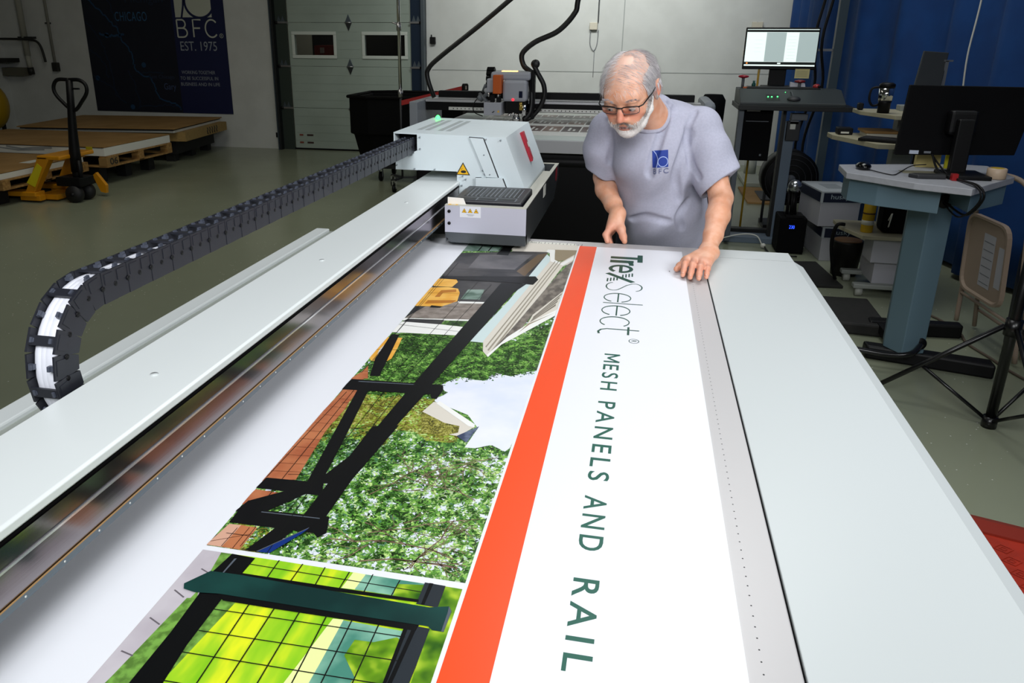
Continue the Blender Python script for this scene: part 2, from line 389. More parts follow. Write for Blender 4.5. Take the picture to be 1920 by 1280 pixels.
for x in (-.92, .32):
    for y in (-.3, 2.3):
        part('levelling_foot', MB().cyl((x, y, 0), (x, y, .03), .05, black_plastic).cyl((x, y, .03), (x, y, .17), .018, steel), pr_)
# gantry beam
BX0, BX1, BT, BB = -.784, -.625, 1.112, 1.015
bm_ = MB()
bm_.prism([(BX1 - .006, BT - .018), (BX1, BT - .012), (BX1, BT - .003), (BX1 - .004, BT), (BX0 + .004, BT), (BX0, BT - .004), (BX0, BB - .02), (BX0 + .02, BB - .02), (BX0 + .02, BT - .018)], 'y', -.5, 3.35, mat('beam_lacquer', 'e6ecec', .3, spec=.45), bev=.001)
for y in (.96, 1.62, 2.3, .3):
    bm_.cyl((-.70, y, BT - .001), (-.70, y, BT + .0012), .006, mat('screw_cap', 'cfd5d5', .4), 14)
gb = part('gantry_beam', bm_, pr_)
# the mirror-like rail cover and its lower strip
rail_m = mat('polished_rail', '948e90', .17, 1.0, bump=.006, scale=40, stretch=(1, .3, 6))
rl = MB(); rl.box(-.76, BX1 - .004, -.5, 3.3, BB + .012, BT - .018, black_matte)
rl.box(BX1 - .004, BX1 - .001, -.5, 2.70, BB + .052, BT - .021, rail_m)
rl.box(BX1 - .004, BX1 - .001, -.5, 2.70, BB + .008, BB + .0485, rail_m)
part('polished_rail', rl, gb)
edge = MB(); edge.box(BX1 - .003, BX1 + .0012, -.5, 2.60, BB + .0482, BB + .0512, mat('rail_highlight', 'f0f0f4', .2, .8))  # near-white strip puts the highlight line along the rail into colour
part('rail_highlight_strip', edge, gb)
ls = MB(); ls.box(BX1 - .012, BX1 + .001, -.5, 2.62, BB - .002, BB + .0075, mat('lower_strip', '6d7880', .35, .6)); ls.box(BX1, BX1 + .0015, -.5, 2.62, BB + .0072, BB + .0085, mat('amber_line', 'b08a58', .4))
dotm = mat('strip_dot', 'd8dcdc', .4)
for i in range(45): ls.cyl((BX1 + .0008, -.1 + i * .062, BB + .0028), (BX1 + .0018, -.1 + i * .062, BB + .0028), .0014, dotm, 8)
part('lower_strip', ls, gb)
# print carriage: hood
HY = 2.72
def hp(x, z): return (x * 1.088, 1.6 - (1.6 - z) * 1.088)
hood_m = mat('hood_lacquer', 'd9e4e8', .36, spec=.4)
hoodf = [hp(-.80, 1.303), hp(-.424, 1.296), hp(-.356, 1.129), hp(-.356, 1.10), hp(-.585, 1.10), hp(-.585, 1.181), hp(-.796, 1.181), hp(-.795, 1.212), hp(-.720, 1.246), hp(-.719, 1.293), hp(-.79, 1.296)]
cr = MB(); YB = 3.28
top = [hp(-.80, 1.303), hp(-.424, 1.296)]
cr.prism([hp(-.72, 1.3015), hp(-.424, 1.296), hp(-.3775, 1.1815), hp(-.72, 1.1815)], 'y', HY, YB, hood_m)
cr.prism([hp(-.585, 1.1815), hp(-.3775, 1.1815), hp(-.356, 1.129), hp(-.356, 1.02), hp(-.585, 1.02)], 'y', HY, YB, hood_m)
cr.prism([hp(-.80, 1.303), hp(-.72, 1.3015), hp(-.72, 1.2975), hp(-.80, 1.299)], 'y', HY, YB, hood_m)
cr.prism([hp(-.796, 1.181), hp(-.795, 1.212), hp(-.720, 1.246), hp(-.720, 1.181)], 'y', HY, YB, hood_m)
cr.box(hp(-.80, 0)[0], hp(-.796, 0)[0], HY + .0, YB, hp(0, 1.21)[1], hp(0, 1.30)[1], hood_m)
ca = part('print_carriage', cr, pr_)
# chain pocket
z0, z1 = hp(0, 1.213)[1], hp(0, 1.293)[1]
part('chain_pocket', MB().box(hp(-.794, 0)[0], hp(-.7195, 0)[0], HY + .05, HY + .3, z0, z1, black_matte), ca)
# flap and lower cover on the front face
fl = MB(); F = lambda x, z: hp(x, z)
fl.prism([F(-.542, 1.2945), F(-.496, 1.2925), F(-.446, 1.168), F(-.486, 1.168)], 'y', HY - .008, HY - .0005, hood_m, bev=.001)
fl.prism([F(-.52, 1.165), F(-.430, 1.168), F(-.412, 1.122), F(-.52, 1.122)], 'y', HY - .012, HY - .0005, hood_m, bev=.001)
part('front_cover', fl, ca)
gm = MB(); gk = mat('gasket', '2c2c30', .7)
fy = HY - .0085
def seg3(p, q, w, y): gm.ribbon([p, q], w, gk, lambda a, b, z: (a, y, b))
seg3(F(-.543, 1.2955), F(-.496, 1.2935), .003, fy); seg3(F(-.495, 1.293), F(-.444, 1.168), .004, fy); seg3(F(-.429, 1.167), F(-.411, 1.124), .004, HY - .0125); seg3(F(-.52, 1.1665), F(-.50, 1.168), .002, HY - .0125)
part('gasket', gm, ca)
sc = MB()
for x, z in ((-.709, 1.29), (-.709, 1.252), (-.488, 1.289), (-.44, 1.288), (-.493, 1.24), (-.497, 1.19), (-.491, 1.178), (-.473, 1.177), (-.568, 1.137), (-.541, 1.128), (-.79, 1.196), (-.729, 1.186), (-.66, 1.186), (-.738, 1.231), (-.565, 1.168), (-.555, 1.158)):
    p = F(x, z); sc.cyl((p[0], HY - .0100, p[1]), (p[0], HY, p[1]), .0024, mat('screw_grey', '98a0a6', .4, .5), 10)
part('screws', sc, ca, kind='stuff')
def warn_tri(mb, F3, cx, cy, w, z, glyph=True):
    h = w * .88
    mb.poly([F3(cx - w / 2, cy, z), F3(cx + w / 2, cy, z), F3(cx, cy + h, z)], ink)
    k = .8; o = h * .062
    mb.poly([F3(cx - w / 2 * k, cy + o, z + .0003), F3(cx + w / 2 * k, cy + o, z + .0003), F3(cx, cy + o + h * k, z + .0003)], mat('warning_yellow', 'f2b90c', .5))
ws = MB(); F3 = lambda x, z, y: (x, HY - .0008 - y, z)
c = F(-.5645, 1.171); warn_tri(ws, F3, c[0], c[1], .052, 0)
c2 = (c[0], c[1])
for a in (arc(c2[0] + .002, c2[1] + .012, .010, .005, 0, 360, 16),): ws.poly([F3(p[0], p[1], .0005) for p in a[:-1]], ink)
ws.ribbon([(c2[0] - .008, c2[1] + .018), (c2[0] - .002, c2[1] + .024)], .0012, ink, F3, .0005)
part('hand_crush_warning', ws, ca, label='yellow triangular hand crush warning sign')
# roof vents, lamp
vt = MB(); vm = mat('vent_grey', 'a9b1b2', .6); zt = lambda x: 1.6 - (1.6 - 1.303) * 1.088 + (x + .80 * 1.088) * (-.007 / .376) + .0006
for i, x in enumerate((-.815, -.785, -.735, -.705)):
    a, b2 = 2.83 + .0, 3.19
    vt.add([(x, a, zt(x)), (x + .019, a, zt(x + .019)), (x + .019, b2, zt(x + .019)), (x, b2, zt(x))], [(0, 1, 2, 3)], vm)
part('roof_vents', vt, ca)
lm = MB(); lm.lathe([(.011, 0), (.011, .003), (.010, .008), (.007, .013), (.002, .016)], (-.835, 3.22, zt(-.835)), mat('green_lamp', '2cff48', .3, emit=9), 16)
part('status_lamp', lm, ca, label='glowing green status lamp')
hl = MB(); red = mat('handle_red', 'b01c30', .35)
def side(t, y, off):   # on the sloped right face: t from top (0) to bottom (1)
    a = hp(-.424, 1.296); b2 = hp(-.356, 1.129); n = Vector((a[1] - b2[1], b2[0] - a[0])).normalized()
    return Vector((a[0] + (b2[0] - a[0]) * t + n.x * off, y, a[1] + (b2[1] - a[1]) * t + n.y * off))
ys, ye = 2.99, 3.02
vs = []
for o in (0, .012):
    for t, y in ((.08, 3.00), (.08, 3.045), (.64, 3.03), (.68, 3.0)): vs.append(side(t, y, o))
hl.add(vs, [(4, 5, 6, 7), (0, 3, 2, 1), (0, 1, 5, 4), (1, 2, 6, 5), (2, 3, 7, 6), (3, 0, 4, 7)], red)
hl.add([side(.3, 3.012, .0125), side(.3, 3.04, .0125), side(.4, 3.036, .0125), side(.4, 3.01, .0125)], [(0, 1, 2, 3)], cream)
part('red_latch', hl, ca, bevel=.002, label='red latch on the sloped side')
# tray around the print heads
def tp(x, z, s=1.03): return (x * s, 1.6 - (1.6 - z) * s)
TX0, TX1 = tp(-.585, 0)[0], tp(-.327, 0)[0]; TT = tp(0, 1.105)[1]; TY = 2.402; TB = tp(0, .985)[1]; TM = tp(0, 1.018)[1]; TYB = 3.37
brush = mat('brushed_front', 'c4c4d2', .42, .35, bump=.01, scale=50, stretch=(.3, 1, 12))
dark_steel = mat('dark_steel', '63676a', .34, .9, bump=.015, scale=60, stretch=(.4, 1, 10))
rim_m = mat('rim_beige', 'c2c1b6', .45, .2)
t = MB()
t.box(TX0, TX1, TY, TY + .004, TM, TT - .0031, brush)
t.prism([(TX0, TM), (TX1, TM), (TX1, TB), (TX0 + .018, TB), (TX0 + .004, TM - .016)], 'y', TY, TY + .03, dark_steel)
t.prism([(TY + .0005, TT - .0031), (TY + .0005, TM), (TY + .012, TB), (3.22, TB), (TYB, TB + .075), (TYB, TT - .0031)], 'x', TX1 - .004, TX1, dark_steel)
t.prism([(TY + .0005, TT - .0031), (TY + .0005, TM), (TY + .012, TB), (3.22, TB), (TYB, TB + .075), (TYB, TT - .0031)], 'x', TX0, TX0 + .004, dark_steel)
t.box(TX0, TX1, TYB - .004, TYB, TB + .07, TT - .0031, dark_steel)
t.box(TX0 + .004, TX1 - .004, TY + .01, 3.22, TB + .001, TB + .006, dark_steel)
t.box(TX0, TX1, TY, TY + .022, TT - .003, TT, rim_m); t.box(TX1 - .014, TX1, TY + .0222, TYB - .0152, TT - .003, TT, rim_m); t.box(TX0, TX1, TYB - .015, TYB, TT - .003, TT, rim_m)
tray = part('head_tray', t, pr_)
ins = MB(); ins.box(TX0 + .006, TX1 - .03, TY + .03, TYB - .03, TB + .01, TT - .04, black_matte)
ins.box(hp(-.356, 0)[0] + .002, TX1 - .016, HY - .02, 3.22, TT - .03, TT - .012, rim_m)
part('tray_inside', ins, tray)
bu = MB()
for z in (1.045, 1.083):
    bu = MB(); bu.cyl((tp(-.571, 0)[0], TY - .003, tp(0, z)[1] + .002), (tp(-.571, 0)[0], TY, tp(0, z)[1] + .002), .0052, black_plastic, 20); part('rubber_buffer', bu, tray)
pass
lab = MB(); G3 = lambda x, z, y: (x, TY - .0008 - y, z)
lab.box(-.553, -.484, TY - .0006, TY, 1.052, 1.088, mat('label_white', 'd9dae0', .5))
for i in range(3):
    cx = -.538 + i * .0195; warn_tri(lab, G3, cx, 1.067, .0165, 0)
    for a in [arc(cx, 1.0722, .002, .002, 0, 360, 8)]: lab.poly([G3(p[0], p[1], .0005) for p in a[:-1]], ink)
for k in range(2): lab.box(-.53 + k * .004, -.505 - k * .004, TY - .0009, TY - .0006, 1.0605 - k * .003, 1.0615 - k * .003, mid_grey)
part('warning_triangles', lab, tray, label='three small yellow warning triangles')
tab = MB(); tab.prism([(TX0 + .006, TT), (TX0 + .006, TT + .022), (TX0 + .058, TT + .020), (TX0 + .066, TT)], 'y', TY + .016, TY + .018, mat('tab_white', 'eeeae4', .4))
tab.box(TX0 + .01, TX0 + .042, TY + .002, TY + .014, TT + .0002, TT + .0006, mat('warning_yellow', 'f2b90c')); tab.box(TX0 + .02, TX0 + .034, TY + .004, TY + .012, TT + .0006, TT + .0008, cream)
part('white_tab', tab, tray)
fan = MB(); fb = mat('fan_black', '1c1c22', .38)
fx0, fx1, fy0, fy1, fz = TX0 + .004, TX1 - .022, TY + .040, HY - .02, TT + .010
fan.box(fx0 + .01, fx1, fy0, fy1, fz - .03, fz, fb, b=.006)
for k in range(3):
    for j in range(4):
        x = fx0 + .035 + k * .064 + j * .0145
        fan.box(x, x + .0085, fy0 + .07, fy1 - .04, fz, fz + .0006, ink); fan.box(x + .0085, x + .012, fy0 + .07, fy1 - .04, fz, fz + .001, mid_grey)
for k in range(3): fan.box(fx0 + .03 + k * .064, fx0 + .085 + k * .064, fy0 + .02, fy0 + .045, fz, fz + .0006, ink); fan.box(fx0 + .087 + k * .064, fx0 + .091 + k * .064, fy0 + .006, fy0 + .05, fz, fz + .0008, mid_grey)
part('fan_module', fan, tray, label='black slatted fan module')
st = MB()
st.box(TX1, TX1 + .0006, 2.84, 2.91, TT - .05, TT - .008, cream); part('pale_sticker', st, tray); st = MB()
for a in [arc(3.27, TT - .03, .035, .03, 0, 360, 20)]: st.poly([(TX1 + .0006, p[0], p[1]) for p in a[:-1]], red)
part('red_sticker', st, tray)
part('lower_bracket', MB().prism([(2.585, .972), (3.20, 1.0), (3.20, .93), (2.64, .948)], 'x', TX1 - .05, TX1 - .03, hood_m), tray)
# cable chain: straight run, a half turn and the lower run in the channel
CX0, CX1 = -.845, -.795
chain_m = mat('chain_plastic', '24262e', .42); chain_l = mat('chain_edge', '4c515e', .4)
hose_m = mat('white_hose', 'eef0fa', .35)
ztop = 1.6 - (1.6 - 1.288) * 1.105; hh = .05; Rm = .102; yc = .955; zc = ztop - hh / 2 - Rm
path = []
L1 = HY + .12 - yc; step = .0315; n1 = int(L1 / step)
pts = [(HY + .12 - i * step, ztop - hh / 2, 0.0) for i in range(n1)]
n2 = int(round(math.pi * Rm / step))
ys0 = pts[-1][0]
for i in range(1, n2 + 1):
    a = math.pi * i / n2; pts.append((ys0 - step / 2 - Rm * math.sin(a - math.pi / n2 / 2), zc + Rm * math.cos(a - math.pi / n2 / 2), a - math.pi / n2 / 2))
for i in range(1, 17): pts.append((ys0 - step / 2 + (i - .5) * step, zc - Rm, math.pi))
hb_ = MB()
def drop(i): return .006 if i > n1 - 5 else (-.008 if i < n1 - 12 else .006 - .014 * (n1 - 5 - i) / 7)
for ox in (-.0078, 0, .0078): hb_.tube(smooth_path([(-.82 + ox, p[0] - .007 * math.sin(p[2]), p[1] + (drop(i) if p[2] == 0 else .007 * math.cos(p[2]))) for i, p in enumerate(pts)], 2), [.0127 if j > 2 * (n1 - 8) else .009 for j in range(2 * (len(pts) - 1) + 1)], hose_m, 10)
ch = part('cable_chain', hb_, pr_, label='white hoses inside the chain')
for i, (y, z, a) in enumerate(pts):
    # local frame: travel direction d (towards -Y at the start), outward normal n
    d = Vector((0, -math.cos(a), -math.sin(a))); n = Vector((0, -math.sin(a), math.cos(a))); c = Vector((-.82, y, z))
    T = Matrix(((1, d.x, n.x, c.x), (0, d.y, n.y, c.y), (0, d.z, n.z, c.z), (0, 0, 0, 1)))
    m = MB(); w = .025; l = step * .5
    bent = 0 < a < math.pi
    lo = l * (1.0 if not bent else 1.2); li = l * (1.0 if not bent else .76)
    for s_ in (-1, 1):
        x0, x1 = s_ * (w - .0007 * (i % 2)), s_ * (w - .004)
        if not bent: lo = li = l * 1.08
        m.prism([(-lo * .96, hh / 2), (lo * .96, hh / 2), (lo * .92, .002), (li * .9, -hh / 2), (-li * .9, -hh / 2), (-lo * .92, .002)], 'x', x0, x1, chain_m, T=T)
        m.cyl((x0 + s_ * .0012, lo, 0), (x0, lo, 0), .0042, black_plastic, 8, T=T)
        m.box(x0 - s_ * .007, x0 - s_ * .011, -.004, .004, hh / 2 - .001, hh / 2 + .003, chain_l, T=T)
        m.box(x0 + s_ * .001, x0, -lo * .6, lo * .6, .004, hh / 2 - .004, chain_l if 0 else chain_m, T=T)
    if i % 2 == 0:
        m.box(-w + .003, w - .003, -.0075, .0075, hh / 2 - .003, hh / 2 + .0005, chain_m, T=T)
        for s_ in (-1, 1): m.box(s_ * (w - .009), s_ * (w - .013), -.003, .003, hh / 2, hh / 2 + .0012, chain_l, T=T)
    else:
        for s_ in (-1, 1): m.box(s_ * (w - .004), s_ * (w - .013), -.004, .004, hh / 2 - .006, hh / 2 - .001, chain_l, T=T)
    m.box(-w + .003, w - .003, -.005, .005, -hh / 2, -hh / 2 + .003, chain_m, T=T)
    part('chain_link', m, ch)
# artwork of the print, outlines in metres on the bed: (layer, ink, points)
PRINT=[
(0,'leaf',[(-0.532,2.507),(-0.532,0.788),(-0.1745,0.788),(-0.1745,2.507)]),
(0,'lawn',[(-0.532,0.6784),(-0.5251,0.7785),(-0.4134,0.7785),(-0.1755,0.7753),(-0.1755,0.4703),(-0.532,0.3924)]),
(1,'leaf_far',[(-0.509,1.608),(-0.379,1.627),(-0.23,1.618),(-0.1745,1.768),(-0.1745,1.4495),(-0.221,1.424),(-0.253,1.433),(-0.273,1.391),(-0.319,1.401),(-0.349,1.354),(-0.362,1.351),(-0.453,1.254),(-0.51,1.318)]),
(1,'leaf_gap',[(-0.3968,0.788),(-0.459,1.003),(-0.331,1.048),(-0.221,1.108),(-0.1745,1.1029),(-0.1745,0.919),(-0.1806,0.788)]),
(1,'leaf_dark',[(-0.501,1.14),(-0.386,1.166),(-0.292,0.893),(-0.449,0.797),(-0.484,0.789)]),
(1,'stone',[(-0.532,0.7785),(-0.4956,0.7785),(-0.489,0.778),(-0.457,0.739),(-0.456,0.703),(-0.478,0.576),(-0.48,0.528),(-0.491,0.428),(-0.532,0.4191)]),
(1,'grass_strip',[(-0.505,0.778),(-0.489,0.778),(-0.494,0.739),(-0.499,0.74)]),
(1,'grass_strip',[(-0.501,0.688),(-0.438,0.702),(-0.456,0.562),(-0.455,0.436),(-0.532,0.419),(-0.532,0.4674),(-0.516,0.514)]),
(2,'leaf_olive',[(-0.519,1.281),(-0.392,1.286),(-0.34,1.285),(-0.327,1.2),(-0.285,1.188),(-0.261,1.164),(-0.277,1.132),(-0.319,1.132),(-0.344,1.155),(-0.374,1.158),(-0.384,1.099),(-0.493,1.122),(-0.493,0.979),(-0.507,0.96)]),
(2,'leaf_olive',[(-0.4976,0.788),(-0.513,0.844),(-0.436,0.836),(-0.455,0.788)]),
(2,'sky',[(-0.345,1.286),(-0.349,1.354),(-0.34,1.372),(-0.319,1.401),(-0.29,1.391),(-0.269,1.392),(-0.262,1.423),(-0.253,1.433),(-0.221,1.424),(-0.197,1.45),(-0.1745,1.4645),(-0.1745,1.1548),(-0.176,1.136),(-0.182,1.123),(-0.208,1.14),(-0.233,1.123),(-0.25,1.122),(-0.242,1.193),(-0.27,1.239),(-0.343,1.279)]),
(2,'stone_line',[(-0.5126,0.7429),(-0.4896,0.7329),(-0.4904,0.7311),(-0.5134,0.7411)]),
(2,'stone_line',[(-0.5235,0.6989),(-0.5045,0.6889),(-0.5055,0.6871),(-0.5245,0.6971)]),
(2,'stone_line',[(-0.5246,0.6489),(-0.5066,0.6409),(-0.5074,0.6391),(-0.5254,0.6471)]),
(2,'stone_line',[(-0.5248,0.595),(-0.5068,0.591),(-0.5072,0.589),(-0.5252,0.593)]),
(2,'stone_line',[(-0.5288,0.533),(-0.5108,0.529),(-0.5112,0.527),(-0.5292,0.531)]),
(2,'grass_strip',[(-0.495,0.705),(-0.489,0.691),(-0.496,0.584),(-0.496,0.542),(-0.491,0.428),(-0.526,0.42),(-0.515,0.538),(-0.504,0.615)]),
(3,'leaf_far',[(-0.363,1.367),(-0.335,1.326),(-0.328,1.323),(-0.334,1.307),(-0.341,1.298),(-0.352,1.288),(-0.373,1.317)]),
(3,'charcoal',[(-0.531,2.329),(-0.26,2.424),(-0.281,2.108),(-0.303,2.038),(-0.351,2.043),(-0.357,1.857),(-0.434,1.846),(-0.473,1.824),(-0.484,1.719),(-0.531,1.708)]),
(3,'porch',[(-0.47,2.323),(-0.306,2.361),(-0.336,2.182),(-0.474,2.168)]),
(3,'glass_green',[(-0.528,2.415),(-0.395,2.447),(-0.411,2.378),(-0.527,2.357)]),
(3,'glass_green',[(-0.532,2.4999),(-0.462,2.507),(-0.403,2.507),(-0.403,2.38),(-0.532,2.3532)]),
(3,'cream',[(-0.3906,2.507),(-0.1745,2.507),(-0.1745,2.4385),(-0.383,2.406)]),
(3,'pale_blue',[(-0.263,2.375),(-0.234,2.308),(-0.313,1.591),(-0.344,1.592),(-0.306,1.89)]),
(3,'brown_soffit',[(-0.29,2.365),(-0.262,2.392),(-0.297,2.121),(-0.328,2.166)]),
(3,'tan',[(-0.248,2.437),(-0.1745,2.4451),(-0.1745,2.3514),(-0.215,2.303),(-0.237,2.317)]),
(3,'cream',[(-0.376,2.429),(-0.247,2.448),(-0.231,2.309),(-0.209,2.295),(-0.177,2.391),(-0.176,2.293),(-0.2,2.25),(-0.263,1.632),(-0.286,1.511),(-0.303,1.541),(-0.314,1.599),(-0.245,2.296),(-0.258,2.403),(-0.379,2.386)]),
(3,'white',[(-0.267,2.433),(-0.244,2.434),(-0.233,2.318),(-0.208,2.282),(-0.178,2.371),(-0.175,2.332),(-0.201,2.259),(-0.243,2.296),(-0.256,2.393),(-0.269,2.403)]),
(3,'cream',[(-0.175,2.006),(-0.1745,1.9165),(-0.1745,1.8262),(-0.228,1.741),(-0.234,1.722),(-0.229,1.802)]),
(3,'black',[(-0.489,0.778),(-0.455,0.776),(-0.457,0.742),(-0.458,0.7),(-0.458,0.617),(-0.453,0.563),(-0.448,0.496),(-0.448,0.437),(-0.503,0.425),(-0.488,0.548),(-0.487,0.631),(-0.49,0.696),(-0.496,0.736)]),
(3,'teal',[(-0.302,0.776),(-0.221,0.775),(-0.22,0.746),(-0.306,0.746)]),
(3,'pale_yellow',[(-0.319,0.777),(-0.302,0.776),(-0.306,0.746),(-0.323,0.745)]),
(3,'teal',[(-0.301,0.692),(-0.22,0.69),(-0.222,0.606),(-0.226,0.544),(-0.315,0.525),(-0.31,0.587)]),
(3,'pale_yellow',[(-0.313,0.692),(-0.3,0.693),(-0.301,0.623),(-0.303,0.56),(-0.315,0.525),(-0.328,0.522),(-0.329,0.583)]),
(3,'blur_leaf',[(-0.201,0.776),(-0.1755,0.7753),(-0.1755,0.5452),(-0.186,0.468),(-0.206,0.49),(-0.196,0.619)]),
(4,'rail',[(-0.4112,2.507),(-0.3838,2.507),(-0.381,2.333),(-0.419,2.335)]),
(4,'black',[(-0.485,2.435),(-0.481,2.435),(-0.482,2.366),(-0.486,2.365)]),
(4,'black',[(-0.452,2.442),(-0.448,2.443),(-0.45,2.373),(-0.454,2.372)]),
(4,'black',[(-0.418,2.45),(-0.415,2.451),(-0.418,2.381),(-0.421,2.38)]),
(4,'black',[(-0.385,2.458),(-0.381,2.459),(-0.385,2.388),(-0.389,2.388)]),
(4,'beige_line',[(-0.23,2.299),(-0.227,2.296),(-0.3,1.564),(-0.303,1.568)]),
(4,'beige_line',[(-0.22,2.302),(-0.217,2.299),(-0.291,1.546),(-0.295,1.55)]),
(4,'beige_line',[(-0.211,2.304),(-0.208,2.301),(-0.283,1.53),(-0.287,1.534)]),
(4,'shingle',[(-0.1745,2.32),(-0.1745,2.164),(-0.175,2.006),(-0.229,1.802),(-0.241,1.703),(-0.265,1.621),(-0.281,1.566),(-0.257,1.746),(-0.208,2.142),(-0.187,2.271)]),
(4,'grey_line',[(-0.176,1.991),(-0.176,1.974),(-0.225,1.778),(-0.226,1.785)]),
(4,'grey_line',[(-0.178,1.959),(-0.178,1.941),(-0.226,1.767),(-0.226,1.774)]),
(4,'grey_line',[(-0.18,1.927),(-0.18,1.91),(-0.227,1.756),(-0.227,1.763)]),
(4,'grey_line',[(-0.182,1.896),(-0.181,1.88),(-0.228,1.745),(-0.228,1.752)]),
(4,'glass_green',[(-0.429,1.963),(-0.385,1.973),(-0.381,1.886),(-0.43,1.878)]),
(4,'grey_brick',[(-0.492,1.847),(-0.362,1.87),(-0.362,1.732),(-0.496,1.716),(-0.531,1.708)]),
(4,'white',[(-0.433,1.86),(-0.36,1.87),(-0.36,1.857),(-0.429,1.845)]),
(4,'white',[(-0.532,1.7072),(-0.366,1.733),(-0.367,1.719),(-0.532,1.6894)]),
(4,'charcoal',[(-0.522,1.704),(-0.433,1.716),(-0.433,1.683),(-0.531,1.678)]),
(4,'leaf_far',[(-0.432,1.712),(-0.364,1.722),(-0.368,1.674),(-0.435,1.676)]),
(4,'white',[(-0.532,1.645),(-0.53,1.682),(-0.433,1.683),(-0.372,1.678),(-0.381,1.621),(-0.532,1.6082)]),
(4,'brick',[(-0.532,1.3484),(-0.524,1.376),(-0.505,1.359),(-0.508,1.342),(-0.532,1.3384)]),
(4,'brick',[(-0.53,1.289),(-0.505,1.295),(-0.496,1.209),(-0.497,1.162),(-0.512,1.108),(-0.527,1.046)]),
(4,'brick',[(-0.526,1.343),(-0.522,1.413),(-0.5,1.349)]),
(4,'brick',[(-0.532,1.198),(-0.529,1.291),(-0.499,1.292),(-0.498,1.121),(-0.483,0.966),(-0.532,0.9516)]),
(4,'brick',[(-0.532,0.9178),(-0.531,0.928),(-0.489,0.926),(-0.487,0.884),(-0.532,0.8868)]),
(4,'brick_pale',[(-0.532,0.788),(-0.532,0.7934),(-0.526,0.838),(-0.508,0.839),(-0.51,0.788),(-0.51,0.788)]),
(4,'brick',[(-0.508,0.839),(-0.483,0.838),(-0.484,0.788),(-0.51,0.788),(-0.51,0.788)]),
(4,'rail_light',[(-0.481,0.769),(-0.478,0.77),(-0.48,0.739),(-0.482,0.739)]),
(4,'blur_leaf',[(-0.276,0.665),(-0.254,0.666),(-0.23,0.679),(-0.222,0.673),(-0.222,0.606),(-0.218,0.546),(-0.254,0.538),(-0.262,0.587),(-0.257,0.613),(-0.279,0.64)]),
(4,'blur_leaf',[(-0.257,0.767),(-0.221,0.773),(-0.22,0.746),(-0.256,0.742)]),
(4,'wire',[(-0.4213,0.7785),(-0.4213,0.741),(-0.4227,0.741),(-0.4227,0.7785)]),
(4,'wire',[(-0.3883,0.778),(-0.3893,0.743),(-0.3907,0.743),(-0.3897,0.778)]),
(4,'wire',[(-0.3573,0.778),(-0.3563,0.743),(-0.3577,0.743),(-0.3587,0.778)]),
(4,'wire',[(-0.3233,0.776),(-0.3243,0.742),(-0.3257,0.742),(-0.3247,0.776)]),
(4,'wire',[(-0.2923,0.778),(-0.2923,0.744),(-0.2937,0.744),(-0.2937,0.778)]),
(4,'wire',[(-0.2553,0.775),(-0.2573,0.742),(-0.2587,0.742),(-0.2567,0.775)]),
(4,'wire',[(-0.46,0.7637),(-0.22,0.7597),(-0.22,0.7583),(-0.46,0.7623)]),
(5,'white',[(-0.1745,1.852),(-0.1745,1.8046),(-0.251,1.629),(-0.27,1.588),(-0.286,1.511),(-0.291,1.52),(-0.264,1.64),(-0.228,1.741)]),
(5,'tan',[(-0.178,1.826),(-0.227,1.73),(-0.245,1.668),(-0.231,1.734)]),
(5,'chair',[(-0.532,2.0421),(-0.482,2.049),(-0.471,2.023),(-0.476,1.975),(-0.525,1.971),(-0.532,1.978)]),
(5,'chair',[(-0.532,1.9579),(-0.487,1.972),(-0.457,1.964),(-0.444,1.929),(-0.435,1.86),(-0.452,1.829),(-0.465,1.81),(-0.528,1.798),(-0.532,1.8013)]),
(5,'black',[(-0.492,1.813),(-0.461,1.811),(-0.466,1.799),(-0.492,1.796)]),
(5,'chair',[(-0.532,1.5752),(-0.498,1.578),(-0.49,1.518),(-0.485,1.457),(-0.491,1.44),(-0.523,1.436),(-0.532,1.4498)]),
(5,'cream',[(-0.344,1.275),(-0.329,1.275),(-0.255,1.197),(-0.248,1.195),(-0.269,1.156),(-0.288,1.158),(-0.326,1.213),(-0.355,1.227)]),
(5,'leaf_olive',[(-0.356,1.233),(-0.326,1.213),(-0.304,1.198),(-0.275,1.192),(-0.272,1.168),(-0.297,1.15),(-0.334,1.154)]),
(5,'brick_line',[(-0.521,1.2874),(-0.493,1.2844),(-0.493,1.2836),(-0.521,1.2866)]),
(5,'brick_line',[(-0.524,1.2504),(-0.492,1.2494),(-0.492,1.2486),(-0.524,1.2496)]),
(5,'brick_line',[(-0.526,1.2154),(-0.491,1.2154),(-0.491,1.2146),(-0.526,1.2146)]),
(5,'brick_line',[(-0.528,1.1814),(-0.49,1.1824),(-0.49,1.1816),(-0.528,1.1806)]),
(5,'brick_line',[(-0.529,1.1494),(-0.489,1.1514),(-0.489,1.1506),(-0.529,1.1486)]),
(5,'brick_line',[(-0.531,1.1184),(-0.488,1.1214),(-0.488,1.1206),(-0.531,1.1176)]),
(5,'brick_line',[(-0.532,1.0895),(-0.487,1.0924),(-0.487,1.0916),(-0.532,1.0887)]),
(5,'brick_line',[(-0.532,1.0607),(-0.486,1.0654),(-0.486,1.0646),(-0.532,1.0599)]),
(5,'brick_line',[(-0.532,1.0338),(-0.485,1.0384),(-0.485,1.0376),(-0.532,1.033)]),
(5,'brick_line',[(-0.532,1.0071),(-0.484,1.0124),(-0.484,1.0116),(-0.532,1.0063)]),
(5,'brick_line',[(-0.532,0.9823),(-0.4841,0.9884),(-0.4839,0.9876),(-0.532,0.9815)]),
(5,'brick_line',[(-0.532,0.9585),(-0.483,0.9644),(-0.483,0.9636),(-0.532,0.9577)]),
(5,'brick_line',[(-0.4865,0.794),(-0.4865,0.84),(-0.4855,0.84),(-0.4855,0.794)]),
